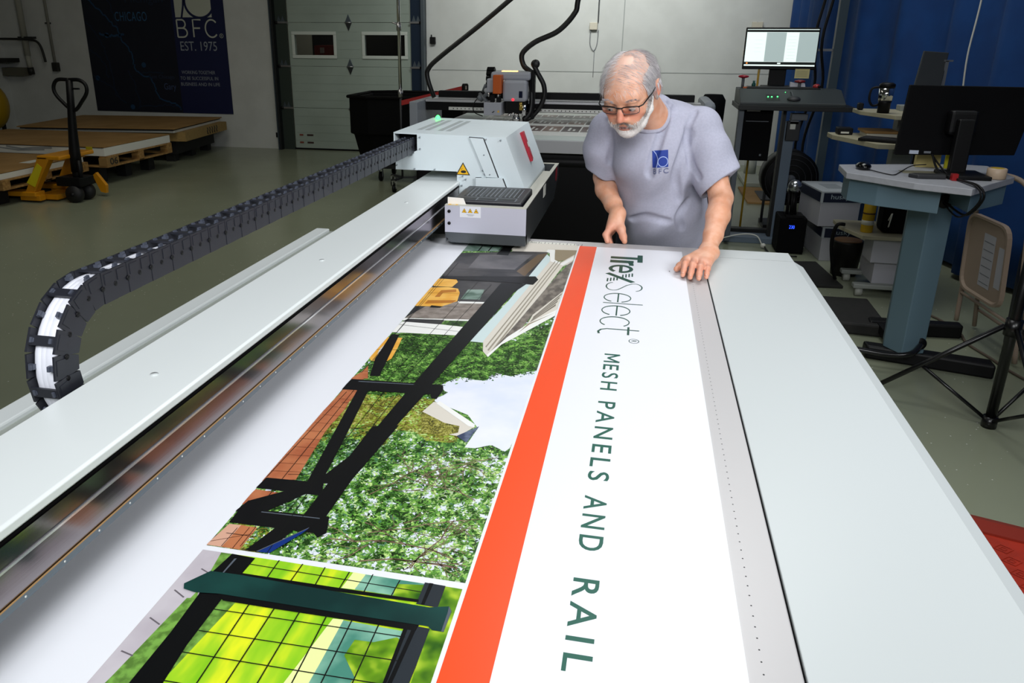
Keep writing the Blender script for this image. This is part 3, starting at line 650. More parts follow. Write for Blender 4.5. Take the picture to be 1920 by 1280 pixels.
(5,'brick_line',[(-0.4945,0.788),(-0.4945,0.836),(-0.4935,0.836),(-0.4935,0.788)]),
(5,'brick_line',[(-0.5115,0.789),(-0.5105,0.832),(-0.5095,0.832),(-0.5105,0.789)]),
(5,'brick_line',[(-0.5312,0.7964),(-0.4792,0.8264),(-0.4788,0.8256),(-0.5308,0.7956)]),
(5,'frame_grey',[(-0.224,0.777),(-0.197,0.776),(-0.197,0.736),(-0.224,0.737)]),
(5,'frame_grey',[(-0.222,0.701),(-0.197,0.7),(-0.197,0.642),(-0.198,0.597),(-0.211,0.489),(-0.23,0.485),(-0.224,0.613),(-0.223,0.656)]),
(5,'black',[(-0.469,0.703),(-0.211,0.703),(-0.212,0.693),(-0.3,0.693),(-0.387,0.692),(-0.455,0.692)]),
(5,'black',[(-0.458,0.744),(-0.445,0.744),(-0.33,0.744),(-0.223,0.745),(-0.222,0.74),(-0.327,0.737),(-0.456,0.737)]),
(5,'wire',[(-0.4203,0.694),(-0.4143,0.476),(-0.4157,0.476),(-0.4217,0.694)]),
(5,'wire',[(-0.3873,0.694),(-0.3863,0.485),(-0.3877,0.485),(-0.3887,0.694)]),
(5,'wire',[(-0.3553,0.694),(-0.3533,0.496),(-0.3547,0.496),(-0.3567,0.694)]),
(5,'wire',[(-0.3213,0.695),(-0.3163,0.508),(-0.3177,0.508),(-0.3227,0.695)]),
(5,'wire',[(-0.2893,0.693),(-0.2873,0.518),(-0.2887,0.518),(-0.2907,0.693)]),
(5,'wire',[(-0.2563,0.693),(-0.2553,0.53),(-0.2567,0.53),(-0.2577,0.693)]),
(5,'wire',[(-0.459,0.6767),(-0.221,0.6817),(-0.221,0.6803),(-0.459,0.6753)]),
(5,'wire',[(-0.457,0.6407),(-0.216,0.6457),(-0.216,0.6443),(-0.457,0.6393)]),
(5,'wire',[(-0.458,0.6067),(-0.22,0.6107),(-0.22,0.6093),(-0.458,0.6053)]),
(5,'wire',[(-0.458,0.5657),(-0.221,0.5687),(-0.221,0.5673),(-0.458,0.5643)]),
(5,'wire',[(-0.461,0.5228),(-0.218,0.5228),(-0.218,0.5212),(-0.461,0.5212)]),
(6,'chair_dark',[(-0.498,1.939),(-0.46,1.956),(-0.455,1.934),(-0.488,1.919),(-0.488,1.883),(-0.501,1.88)]),
(6,'chair_dark',[(-0.511,1.85),(-0.439,1.866),(-0.443,1.844),(-0.512,1.822)]),
(6,'cream',[(-0.523,1.552),(-0.505,1.556),(-0.499,1.487),(-0.522,1.472),(-0.526,1.5)]),
(6,'rail',[(-0.351,2.043),(-0.281,2.046),(-0.302,1.97),(-0.366,1.366),(-0.371,1.287),(-0.384,1.168),(-0.4,1.047),(-0.422,0.966),(-0.451,0.964),(-0.421,1.075),(-0.404,1.341)]),
(6,'rail',[(-0.423,1.158),(-0.38,1.171),(-0.398,0.984),(-0.4,0.863),(-0.433,0.865),(-0.43,0.977)]),
(6,'rail',[(-0.53,2.067),(-0.266,2.125),(-0.254,2.095),(-0.262,2.044),(-0.305,2.05),(-0.515,2.044)]),
(6,'rail',[(-0.532,1.314),(-0.531,1.339),(-0.345,1.351),(-0.339,1.329),(-0.342,1.288),(-0.352,1.288),(-0.358,1.305),(-0.532,1.2891)]),
(6,'rail',[(-0.481,1.302),(-0.503,1.303),(-0.463,0.962),(-0.441,0.966),(-0.456,1.101)]),
(6,'rail',[(-0.529,1.593),(-0.51,1.597),(-0.481,1.365),(-0.5,1.361),(-0.518,1.445)]),
(6,'rail',[(-0.53,0.961),(-0.437,0.966),(-0.427,0.932),(-0.532,0.931)]),
(6,'rail',[(-0.448,0.937),(-0.482,0.935),(-0.527,0.896),(-0.532,0.8718),(-0.532,0.8672),(-0.488,0.877)]),
(6,'rail',[(-0.529,0.876),(-0.395,0.884),(-0.384,0.847),(-0.392,0.834),(-0.402,0.843),(-0.528,0.841)]),
(6,'rail',[(-0.426,0.867),(-0.454,0.857),(-0.475,0.788),(-0.445,0.789)]),
(6,'white',[(-0.334,1.281),(-0.25,1.204),(-0.248,1.192),(-0.26,1.195),(-0.337,1.269)]),
(6,'shingle_blue',[(-0.241,1.198),(-0.25,1.136),(-0.272,1.155)]),
(6,'black',[(-0.218,0.777),(-0.213,0.777),(-0.214,0.737),(-0.218,0.737)]),
(6,'black',[(-0.217,0.7),(-0.212,0.7),(-0.215,0.623),(-0.218,0.546),(-0.225,0.545),(-0.22,0.618)]),
(6,'black',[(-0.227,0.7),(-0.222,0.701),(-0.221,0.614),(-0.229,0.544),(-0.232,0.543),(-0.225,0.613)]),
(6,'beam_green',[(-0.518,0.71),(-0.498,0.739),(-0.458,0.74),(-0.348,0.737),(-0.207,0.734),(-0.184,0.741),(-0.179,0.733),(-0.18,0.698),(-0.194,0.698),(-0.2,0.703),(-0.3,0.702),(-0.466,0.702),(-0.497,0.698),(-0.513,0.701)]),
(7,'rail_light',[(-0.512,1.333),(-0.401,1.342),(-0.403,1.339),(-0.514,1.329)]),
(7,'rail_light',[(-0.495,0.875),(-0.407,0.878),(-0.406,0.876),(-0.495,0.873)]),
(7,'navy',[(-0.412,0.852),(-0.417,0.837),(-0.441,0.789),(-0.458,0.788)]),
(7,'wire',[(-0.5145,2.214),(-0.5215,1.372),(-0.5225,1.372),(-0.5155,2.214)]),
(7,'wire',[(-0.4115,2.112),(-0.4585,1.353),(-0.4595,1.353),(-0.4125,2.112)]),
(7,'wire',[(-0.3745,2.021),(-0.4305,1.351),(-0.4315,1.351),(-0.3755,2.021)]),
(7,'wire',[(-0.3415,2.045),(-0.4015,1.358),(-0.4025,1.358),(-0.3425,2.045)]),
(7,'wire',[(-0.5245,2.086),(-0.5185,1.435),(-0.5195,1.435),(-0.5255,2.086)]),
(7,'wire',[(-0.5271,1.9105),(-0.3591,1.9345),(-0.3589,1.9335),(-0.5269,1.9095)]),
(7,'wire',[(-0.532,1.797),(-0.532,1.7976),(-0.3591,1.8235),(-0.3589,1.8225),(-0.5319,1.7965)]),
(7,'wire',[(-0.532,1.6605),(-0.3589,1.6435),(-0.3591,1.6425),(-0.532,1.6593)]),
(7,'wire',[(-0.532,1.4994),(-0.3771,1.5245),(-0.3769,1.5235),(-0.532,1.4983)]),
(7,'wire',[(-0.532,2.154),(-0.532,2.1545),(-0.349,2.1445),(-0.349,2.1435),(-0.532,2.1534)]),
(7,'wire',[(-0.5251,1.3805),(-0.3901,1.4025),(-0.3899,1.4015),(-0.5249,1.3795)]),
(7,'wire',[(-0.4195,1.291),(-0.4315,0.862),(-0.4325,0.862),(-0.4205,1.291)]),
(7,'wire',[(-0.4485,1.297),(-0.4575,0.883),(-0.4585,0.883),(-0.4495,1.297)]),
(7,'wire',[(-0.5075,1.296),(-0.5025,0.873),(-0.5035,0.873),(-0.5085,1.296)]),
(7,'wire',[(-0.5185,1.281),(-0.5295,0.963),(-0.5305,0.963),(-0.5195,1.281)]),
(7,'wire',[(-0.4515,0.988),(-0.4435,0.788),(-0.4446,0.788),(-0.4525,0.988)]),
(7,'wire',[(-0.492,1.1425),(-0.38,1.1475),(-0.38,1.1465),(-0.492,1.1415)]),
(7,'wire',[(-0.49,1.0565),(-0.381,1.0635),(-0.381,1.0625),(-0.49,1.0555)]),
(7,'wire',[(-0.5011,0.9775),(-0.3991,1.0005),(-0.3989,0.9995),(-0.5009,0.9765)]),
(7,'wire',[(-0.519,0.8175),(-0.475,0.8185),(-0.475,0.8175),(-0.519,0.8165)]),
(7,'wire',[(-0.527,0.8966),(-0.447,0.8966),(-0.447,0.8954),(-0.527,0.8954)]),
(7,'wire',[(-0.512,1.2355),(-0.378,1.2375),(-0.378,1.2365),(-0.512,1.2345)]),
(7,'rail_light',[(-0.184,0.741),(-0.179,0.733),(-0.18,0.698),(-0.183,0.698),(-0.183,0.73)]),
(8,'rail_light',[(-0.412,0.854),(-0.413,0.85),(-0.458,0.788),(-0.46,0.788)])]
LOWTREE=[(-0.53, 0.8119), (-0.53, 0.8008), (-0.176, 0.7906), (-0.176, 1.101), (-0.18, 1.117), (-0.207, 1.133), (-0.231, 1.113), (-0.251, 1.115), (-0.268, 1.097), (-0.325, 1.121), (-0.382, 1.167), (-0.376, 1.022), (-0.432, 1.026), (-0.443, 0.887), (-0.488, 0.877)]
def leaf_mat(name, cols, scale=330, gap=0.0, warp=0.02):
    m = bpy.data.materials.new(name); m.use_nodes = True; nt = m.node_tree; N = nt.nodes; L = nt.links; b = N['Principled BSDF']
    b.inputs['Roughness'].default_value = .42
    tc = N.new('ShaderNodeTexCoord'); mp = N.new('ShaderNodeMapping'); mp.inputs['Scale'].default_value = (1, .7, 1); L.new(tc.outputs['Object'], mp.inputs[0])
    w = N.new('ShaderNodeTexNoise'); w.inputs['Scale'].default_value = 60; L.new(mp.outputs[0], w.inputs['Vector'])
    vm_ = N.new('ShaderNodeVectorMath'); vm_.operation = 'SCALE'; vm_.inputs[3].default_value = warp; L.new(w.outputs[1], vm_.inputs[0])
    va = N.new('ShaderNodeVectorMath'); va.operation = 'ADD'; L.new(vm_.outputs[0], va.inputs[0]); L.new(mp.outputs[0], va.inputs[1])
    v = N.new('ShaderNodeTexVoronoi'); v.inputs['Scale'].default_value = scale; v.inputs['Randomness'].default_value = 1; L.new(va.outputs[0], v.inputs['Vector'])
    sx = N.new('ShaderNodeSeparateXYZ'); L.new(v.outputs['Color'], sx.inputs[0])
    n2 = N.new('ShaderNodeTexNoise'); n2.inputs['Scale'].default_value = 26; n2.inputs['Detail'].default_value = 6; L.new(mp.outputs[0], n2.inputs['Vector'])
    mr = N.new('ShaderNodeMapRange'); mr.inputs[1].default_value = .3; mr.inputs[2].default_value = .7; L.new(n2.outputs[0], mr.inputs[0])
    ad = N.new('ShaderNodeMix'); ad.data_type = 'FLOAT'; ad.inputs[0].default_value = .5; L.new(sx.outputs[0], ad.inputs[2]); L.new(mr.outputs[0], ad.inputs[3])
    r = N.new('ShaderNodeValToRGB'); e = r.color_ramp.elements; e[0].position = .2; e[0].color = srgb(cols[0]); e[1].position = .85; e[1].color = srgb(cols[-1])
    for i in range(1, len(cols) - 1): q = e.new(.2 + .65 * i / (len(cols) - 1)); q.color = srgb(cols[i])
    L.new(ad.outputs[0], r.inputs[0]); out = r.outputs[0]
    if gap:
        g = N.new('ShaderNodeTexNoise'); g.inputs['Scale'].default_value = 95; g.inputs['Detail'].default_value = 3; L.new(mp.outputs[0], g.inputs['Vector'])
        gr = N.new('ShaderNodeMapRange'); gr.inputs[1].default_value = 1 - gap - .012; gr.inputs[2].default_value = 1 - gap + .012; L.new(g.outputs[0], gr.inputs[0])
        mx = N.new('ShaderNodeMix'); mx.data_type = 'RGBA'; mx.inputs[7].default_value = srgb('dfe6f8'); L.new(gr.outputs[0], mx.inputs[0]); L.new(out, mx.inputs[6]); out = mx.outputs[2]
    L.new(out, b.inputs['Base Color']); MATS[name] = m; return m
def pm(n, c, **k): return mat('print_' + n, c, .4, spec=.28, **k)
INK = {
 'leaf': leaf_mat('print_leaf', ['0c1a06', '2c5c1e', '568c3a', '8cbc5c', 'cce4a4'], gap=.36),
 'leaf_far': leaf_mat('print_leaf_far', ['101c0a', '2c5018', '527e34', '8cb25c'], 400),
 'leaf_gap': leaf_mat('print_leaf_gap', ['1c2a14', '3a6a26', '66963f', 'a0c070', 'd4dcd0'], 340, gap=.40),
 'leaf_dark': leaf_mat('print_leaf_dark', ['0a1806', '20441a', '417432', '74a652', 'a8c8a0'], 340),
 'leaf_olive': leaf_mat('print_leaf_olive', ['3a3812', '6e6a22', '9a963e', 'c0bc6c'], 360),
 'blur_leaf': pm('blur_leaf', '2a5a10', c2=['6a9a18', 'c8e040'], scale=30, detail=2, lo=.3, hi=.7),
 'lawn': pm('lawn', '84c820', c2=['a8d828', 'e8f028'], scale=9, detail=3, lo=.35, hi=.65, stretch=(3, .8, 1)),
 'grass_strip': pm('grass_strip', '587f34', c2='7cae4c', scale=80), 'sky': pm('sky', 'dde4f6', c2='eef0fa', scale=6),
 'charcoal': pm('charcoal', '2e2e30', c2='4e4c4c', scale=7), 'porch': pm('porch', '504f52', c2='6a686a', scale=8), 'glass_green': pm('glass_green', '5a7466', c2='8fa49a', scale=18),
 'pale_blue': pm('pale_blue', 'cfe0e0'), 'brown_soffit': pm('brown_soffit', '6a5844'), 'tan': pm('tan', '97886e'), 'cream': pm('cream', 'dcd6ca'),
 'beige_line': pm('beige_line', '9c9484'), 'white': pm('white', 'f2f2ee'), 'shingle': pm('shingle', '5c554f', c2='8a8278', scale=60, stretch=(1, .4, 1)), 'grey_line': pm('grey_line', '7c7468'),
 'grey_brick': pm('grey_brick', '7e746c', c2='988e86', scale=40), 'chair': pm('chair', 'e8a83c', c2='f2bc5a', scale=20), 'chair_dark': pm('chair_dark', 'b87420'),
 'brick': pm('brick', 'a85c3c', c2='c07850', scale=14), 'brick_pale': pm('brick_pale', 'd8a890'), 'brick_line': pm('brick_line', '4a2418'),
 'rail': pm('rail', '0c0c0e'), 'rail_light': pm('rail_light', '58606a'), 'navy': pm('navy', '10307a'), 'shingle_blue': pm('shingle_blue', '3c4660', c2='6c7890', scale=50),
 'branch': pm('branch', '6e5a48', c2='8c7864', scale=60), 'wire': pm('wire', '141612'), 'stone': pm('stone', 'bcb4bc', c2='cac4ca', scale=10), 'stone_line': pm('stone_line', '6a646a'), 'black': pm('black', '08090b'),
 'teal': pm('teal', '4a8a78', c2='8cc0a8', scale=14), 'pale_yellow': pm('pale_yellow', 'eef4a8'), 'frame_grey': pm('frame_grey', '2a3036'), 'beam_green': pm('beam_green', '10302e', c2='1a4a44', scale=5)}
paper = mat('paper_white', 'eef0f6', .34, spec=.45)
orange = mat('print_orange', 'f8501c', .36)
green_ink = mat('print_dark_green', '0e5a4a', .4)
sh = MB()
sh.box(-.775, .1565, -.3, 2.507, TZ + .0006, TZ + .0018, paper)
S0 = TZ + .0019
PF = lambda x, y, z: (x, y, S0 + z)
# text runs towards the camera: local x -> -Y, local y -> +X
TF = lambda x, y, z: (y, -x, S0 + z)
sh.poly([PF(-.170, -.3, 0), PF(-.1145, -.3, 0), PF(-.1145, 2.5068, 0), PF(-.170, 2.5068, 0)], orange)
def inside(x, y, q):
    r = False
    for i in range(len(q)):
        a, b = q[i - 1], q[i]
        if (a[1] > y) != (b[1] > y) and x < (b[0] - a[0]) * (y - a[1]) / (b[1] - a[1]) + a[0]: r = not r
    return r
random.seed(8)
LV = {k: pm('leaflet_' + k, c) for k, c in dict(a='1c3a10', b='37661f', c='5c9438', d='8cc058', e='c4e08c', f='96ae3c', g='6e6c22', h='e6ecf6', i='4c7c58', j='b4ccb8').items()}
PAL = {'leaf_far': 'aaabbccd', 'leaf_dark': 'aabbcidj', 'leaf_olive': 'gggffffde', 'leaf_gap': 'abbccddejh', 'leaf': 'aabbccciddeehh'}
def tone(x, y, pal):
    v = math.sin(x * 118 + 3 * math.sin(y * 41)) * math.sin(y * 97 + 2.5 * math.sin(x * 67)) + random.gauss(0, .45)
    return pal[max(0, min(len(pal) - 1, int((v * .5 + .5) * len(pal))))]
def leaflets(q, pal, n, jit, lift):
    x0, x1 = min(p[0] for p in q), max(p[0] for p in q); y0, y1 = min(p[1] for p in q), max(p[1] for p in q); k = 0
    while k < n:
        x, y = random.uniform(x0, x1), random.uniform(y0, y1)
        if not inside(x, y, q): continue
        x += random.gauss(0, jit); y += random.gauss(0, jit)
        if not (-.528 < x < -.178 and .792 < y < 2.503): k += 1; continue
        a = random.uniform(0, 6.28); l = random.uniform(.0016, .0052); w = l * random.uniform(.35, .55); c, s = math.cos(a), math.sin(a)
        sh.poly([PF(x + c * l, y + s * l, lift + 1e-5 * (k % 40)), PF(x - s * w, y + c * w, lift + 1e-5 * (k % 40)), PF(x - c * l, y - s * l, lift + 1e-5 * (k % 40)), PF(x + s * w, y - c * w, lift + 1e-5 * (k % 40))], LV[tone(x, y, pal)]); k += 1
LAY = [i for i, t in enumerate(PRINT) if t[0] >= 3][0]
for i_, (z, m, q) in enumerate(PRINT):
    if m in PAL and m != 'leaf' and z < 3:
        ar = abs(sum(q[i - 1][0] * q[i][1] - q[i][0] * q[i - 1][1] for i in range(len(q)))) / 2
        leaflets(q, PAL[m], int(ar * 52000), .005, .000008 * (LAY + 1) if z < 3 else .0021)
leaflets(LOWTREE, PAL['leaf'], 4200, .005, .000008 * (LAY + 1))
leaflets([(-.24, 1.60), (-.176, 1.74), (-.176, 1.45), (-.22, 1.43), (-.33, 1.38), (-.37, 1.38), (-.37, 1.5)], PAL['leaf_far'], 1400, .008, .000008 * (LAY + 1))
for i_, (z, m, q) in enumerate(PRINT):
    a = sum(q[i - 1][0] * q[i][1] - q[i][0] * q[i - 1][1] for i in range(len(q)))
    if a < 0: q = q[::-1]
    sh.poly([PF(x, y, .000008 * (i_ + 1) + (.00045 if i_ >= LAY else 0)) for x, y in q], INK[m])
random.seed(4)
def branch(x, y, a, l, w, dep=0):
    pts = [(x, y)]
    for i in range(5): a += random.uniform(-.35, .35); x += math.cos(a) * l / 5; y += math.sin(a) * l / 5; pts.append((x, y))
    for p, q in zip(pts, pts[1:]):
        if -.47 < min(p[0], q[0]) and max(p[0], q[0]) < -.18 and .792 < min(p[1], q[1]) and max(p[1], q[1]) < 1.22: sh.ribbon([p, q], w, INK['branch'], PF, .000008 * (LAY + 1) + .000415)
    if dep < 2:
        for k in (1, 2, 3, 4): branch(pts[k][0], pts[k][1], a + random.choice((-.7, .7)) + random.uniform(-.2, .2), l * .45, w * .6, dep + 1)
for a in ((-.32, .80, .5, .22, .0030), (-.20, .83, 2.8, .18, .0025), (-.36, .95, .9, .14, .002), (-.30, 1.0, 1.1, .12, .002), (-.2, .97, 2.4, .14, .002), (-.25, .80, 1.3, .12, .002), (-.19, 1.1, 3.4, .13, .002), (-.33, .86, .3, .14, .002)): branch(*a)
MS = 1.0e-5
for st_, w_ in (([(-1.5855, -.042), (-1.5855, -.009)], .0078), ([(-1.5455, -.042), (-1.5455, -.009)], .0078), ([(-1.586, -.0095), (-1.5655, -.034)], .0065), ([(-1.545, -.0095), (-1.5655, -.034)], .0065)): sh.ribbon(st_, w_, green_ink, TF, MS); MS += 1e-5
for w, a, b in (('ESH', -1.530, -1.402), ('PANELS', -1.350, -1.066), ('AND', -1.022, -.888), ('RAIL', -.829, -.671)):
    text_fit(sh, w, green_ink, TF, a, b, -.042, -.009, 0, .010, 1.35)
# bold word of the logo
gd = mat('logo_green', '0c4a38', .4); zc_ = [0]
def nz(): zc_[0] += 1; return zc_[0] * 1.2e-5
def bar(x0, x1, y0, y1):
    z = nz(); sh.poly([TF(x0, y0, z), TF(x1, y0, z), TF(x1, y1, z), TF(x0, y1, z)], gd)
bar(-2.43, -2.345, .018, .034); bar(-2.402, -2.375, -.064, .018)
bar(-2.360, -2.330, -.064, .007); sh.ribbon([(-2.345, -.016), (-2.336, -.004), (-2.318, .001), (-2.304, .0)], .014, gd, TF, nz())
def ring(cx, cy, rx, ry, k, a0=0, a1=360, m=gd, kx=None):
    z = nz(); kx = k * .75 if kx is None else kx
    o = arc(cx, cy, rx, ry, a0, a1, 36); i_ = arc(cx, cy, rx * (1 - k), ry * (1 - kx), a0, a1, 36)
    n = len(o); sh.add([TF(p[0], p[1], z) for p in o] + [TF(p[0], p[1], z) for p in i_], [(j, j + 1, n + j + 1, n + j) for j in range(n - 1)], m)
ring(-2.264, -.029, .044, .036, .42, 0, 325); bar(-2.303, -2.223, -.034, -.024)
sh.ribbon([(-2.212, -.066), (-2.132, .009)], .017, gd, TF, nz())
for k in range(4):
    sh.ribbon([(-2.222 + k * .006, .0055 - k * .0088), (-2.188 + k * .006, .0055 - k * .0088)], .0042, gd, TF, nz())
    sh.ribbon([(-2.128 - k * .005, -.0625 + k * .0088), (-2.160 - k * .005, -.0625 + k * .0088)], .0042, gd, TF, nz())
# light word of the logo: thin strokes, thicker where they cross the line of writing
tw = .0036
def rb(p, w=tw): sh.ribbon(p, w, gd, TF, nz())
rb([(q[0], q[1]) for q in arc(-2.085, .014, .034, .020, 10, 200, 14)] + [(-2.100, -.008), (-2.072, -.022)] + arc(-2.085, -.043, .036, .020, 40, -170, 14))
def e_(cx):
    ring(cx, -.029, .036, .036, .16, -335, 0, kx=.07); bar(cx - .0035, cx + .0035, -.063, .005) if False else rb([(cx + .004, -.064), (cx + .004, .006)], .006)
def e2_(cx):
    ring(cx, -.029, .040, .036, .16, 20, 335, kx=.07); rb([(cx - .036, -.027), (cx + .038, -.027)], .0036)
e2_(-1.985); rb([(-1.938, .037), (-1.938, -.064)], .005); e2_(-1.880)
ring(-1.797, -.029, .038, .036, .16, 40, 320, kx=.07)
rb([(-1.745, .030), (-1.745, -.045), (-1.738, -.058), (-1.725, -.064), (-1.710, -.062)], .005); rb([(-1.765, .005), (-1.712, .005)], .005)
rb(arc(-1.676, .019, .013, .011, 0, 360, 20), .0016); text_fit(sh, 'R', gd, TF, -1.681, -1.671, .0135, .0245, nz())
sh.poly([TF(-2.27 + .004 * math.cos(a), .112 + .0016 * math.sin(a), 0) for a in [k * .785 for k in range(8)]], ink)
single('printed_board', sh, 'white printed board with porch photographs, orange stripe and green lettering on the printer bed', 'sign', loc=(-.3, 1.0, TZ))
CREASES = [([(0.101, 1.405), (0.072, 1.351), (0.056, 1.296), (0.041, 1.24), (0.036, 1.192)], 0.01, 0.008), ([(0.153, 1.33), (0.134, 1.259), (0.121, 1.187), (0.141, 1.107)], 0.012, 0.008), ([(0.165, 1.396), (0.148, 1.353), (0.147, 1.299), (0.164, 1.237), (0.192, 1.19)], 0.006, 0.004), ([(0.085, 1.419), (0.062, 1.389), (0.039, 1.35)], 0.006, 0.005), ([(-0.012, 1.024), (0.043, 1.044), (0.116, 1.031)], 0.008, 0.005), ([(0.172, 1.101), (0.146, 1.05), (0.158, 1.009)], 0.009, 0.006), ([(-0.115, 1.361), (-0.097, 1.283), (-0.098, 1.219)], 0.008, 0.005)]
RIDGES = []
# ================================================================ the operator: surfaces grown from a distance field
class Field:
    def __init__(s, xs, ys, zs):
        s.ax = [np.asarray(a, np.float32) for a in (xs, ys, zs)]; s.D = np.full([len(a) for a in s.ax], .2, np.float32)
    def _s(s, lo, hi):
        sl = []
        for a, l, h in zip(s.ax, lo, hi): sl.append(slice(max(int(np.searchsorted(a, l)) - 1, 0), min(int(np.searchsorted(a, h)) + 1, len(a))))
        G = [s.ax[0][sl[0]][:, None, None], s.ax[1][sl[1]][None, :, None], s.ax[2][sl[2]][None, None, :]]
        return tuple(sl), G
    def put(s, fn, lo, hi, k=.01, sub=False, m=None):
        m = k + .015 if m is None else m
        sl, G = s._s([v - m for v in lo], [v + m for v in hi])
        d = fn(*G).astype(np.float32); D = s.D[sl]
        if sub: d = -d; h = np.clip(.5 - .5 * (D - d) / k, 0, 1); s.D[sl] = D * (1 - h) + d * h + k * h * (1 - h)
        else: h = np.clip(.5 + .5 * (D - d) / k, 0, 1); s.D[sl] = D * (1 - h) + d * h - k * h * (1 - h)
    def cone(s, a, b, ra, rb, k=.01, sub=False, sq=None):
        a = np.array(a, float); b = np.array(b, float); ab = b - a; L2 = (ab ** 2).sum(); r = max(ra, rb)
        def fn(X, Y, Z):
            px, py, pz = X - a[0], Y - a[1], Z - a[2]
            t = np.clip((px * ab[0] + py * ab[1] + pz * ab[2]) / L2, 0, 1)
            dx, dy, dz = px - t * ab[0], py - t * ab[1], pz - t * ab[2]
            return np.sqrt(dx * dx + dy * dy + dz * dz) - (ra + (rb - ra) * t)
        s.put(fn, np.minimum(a, b) - r, np.maximum(a, b) + r, k, sub)
    def chain(s, pts, rs, k=.01, sub=False):
        for i in range(len(pts) - 1): s.cone(pts[i], pts[i + 1], rs[i], rs[i + 1], k, sub)
    def ell(s, c, r, R=None, k=.01, sub=False):
        c = np.array(c, float); r = np.array(r, float); R = np.eye(3) if R is None else np.array(R, float)
        def fn(X, Y, Z):
            p = [X - c[0], Y - c[1], Z - c[2]]; q = [p[0] * R[i, 0] + p[1] * R[i, 1] + p[2] * R[i, 2] for i in range(3)]
            k0 = np.sqrt(sum((q[i] / r[i]) ** 2 for i in range(3))); k1 = np.sqrt(sum((q[i] / r[i] ** 2) ** 2 for i in range(3))) + 1e-9
            return k0 * (k0 - 1) / k1
        m = r.max(); s.put(fn, c - m, c + m, k, sub)
    def mesh(s):
        D = s.D; S = D < 0; ax = s.ax
        c = [S[i:S.shape[0] - 1 + i, j:S.shape[1] - 1 + j, k:S.shape[2] - 1 + k] for i in (0, 1) for j in (0, 1) for k in (0, 1)]
        al = c[0].copy(); an = c[0].copy()
        for q in c[1:]: al &= q; an |= q
        act = an & ~al; ii = np.argwhere(act); idx = -np.ones(act.shape, np.int64); idx[act] = np.arange(len(ii))
        acc = np.zeros((len(ii), 3)); cnt = np.zeros(len(ii))
        cor = [(i, j, k) for i in (0, 1) for j in (0, 1) for k in (0, 1)]
        P = {q: (D[ii[:, 0] + q[0], ii[:, 1] + q[1], ii[:, 2] + q[2]], np.stack([ax[a][ii[:, a] + q[a]] for a in range(3)], 1)) for q in cor}
        for q in cor:
            for a in range(3):
                if q[a] == 0:
                    w = list(q); w[a] = 1; w = tuple(w); d0, p0 = P[q]; d1, p1 = P[w]
                    x = (d0 < 0) != (d1 < 0); t = np.where(x, d0 / np.where(x, d0 - d1, 1), 0)[:, None]
                    acc += np.where(x[:, None], p0 + (p1 - p0) * t, 0); cnt += x
        V_ = acc / cnt[:, None]; F = []
        for a in range(3):
            b, c_ = (a + 1) % 3, (a + 2) % 3
            sl0 = [slice(None)] * 3; sl1 = [slice(None)] * 3; sl0[a] = slice(0, -1); sl1[a] = slice(1, None)
            A, B = S[tuple(sl0)], S[tuple(sl1)]; e = np.argwhere(A != B)
            e = e[(e[:, b] > 0) & (e[:, c_] > 0) & (e[:, b] < S.shape[b] - 1) & (e[:, c_] < S.shape[c_] - 1)]
            up = A[e[:, 0], e[:, 1], e[:, 2]]
            def g(db, dc):
                q = e.copy(); q[:, b] -= db; q[:, c_] -= dc; return idx[q[:, 0], q[:, 1], q[:, 2]]
            f = np.stack([g(1, 1), g(0, 1), g(0, 0), g(1, 0)], 1); f[~up] = f[~up][:, ::-1]; F.append(f)
        return V_, np.concatenate(F)
    def val(s, p):
        i = []
        f = []
        for a in range(3):
            j = int(np.clip(np.searchsorted(s.ax[a], p[a]) - 1, 0, len(s.ax[a]) - 2)); i.append(j); f.append(float((p[a] - s.ax[a][j]) / (s.ax[a][j + 1] - s.ax[a][j])))
        v = 0
        for q in range(8):
            b = [(q >> n) & 1 for n in range(3)]; w = 1
            for n in range(3): w *= f[n] if b[n] else 1 - f[n]
            v += w * s.D[i[0] + b[0], i[1] + b[1], i[2] + b[2]]
        return v
def snap(F, p, d, n=40, step=.006):
    """first surface point of field F met from p along direction d"""
    p = Vector(p); d = Vector(d).normalized(); q = p.copy()
    for _ in range(n * 3):
        v = F.val(q)
        if v < .0004: break
        q = q + d * max(v * .7, .0005)
    return q
def field_obj(name, F, mats_, parent, pick=None, smooth_it=0):
    V_, Fc = F.mesh(); me = bpy.data.meshes.new(name)
    off = np.array(WM[parent.name].translation) if parent is not None else np.zeros(3)
    me.from_pydata((V_ - off).tolist(), [], Fc.tolist())
    for m in mats_: me.materials.append(m)
    if pick is not None:
        cen = V_[Fc].mean(1); me.polygons.foreach_set('material_index', pick(cen).astype(np.int32))
    me.polygons.foreach_set('use_smooth', np.ones(len(Fc), bool)); me.update()
    o = bpy.data.objects.new(name, me); COL.objects.link(o); o.parent = parent; WM[o.name] = WM[parent.name]
    if smooth_it:
        sm = o.modifiers.new('smooth', 'SMOOTH'); sm.factor = .5; sm.iterations = smooth_it
    return o
man = empty('person', (.1, 2.86, 0), 'person in a grey logo T-shirt leaning over the far end of the printer bed', 'person')
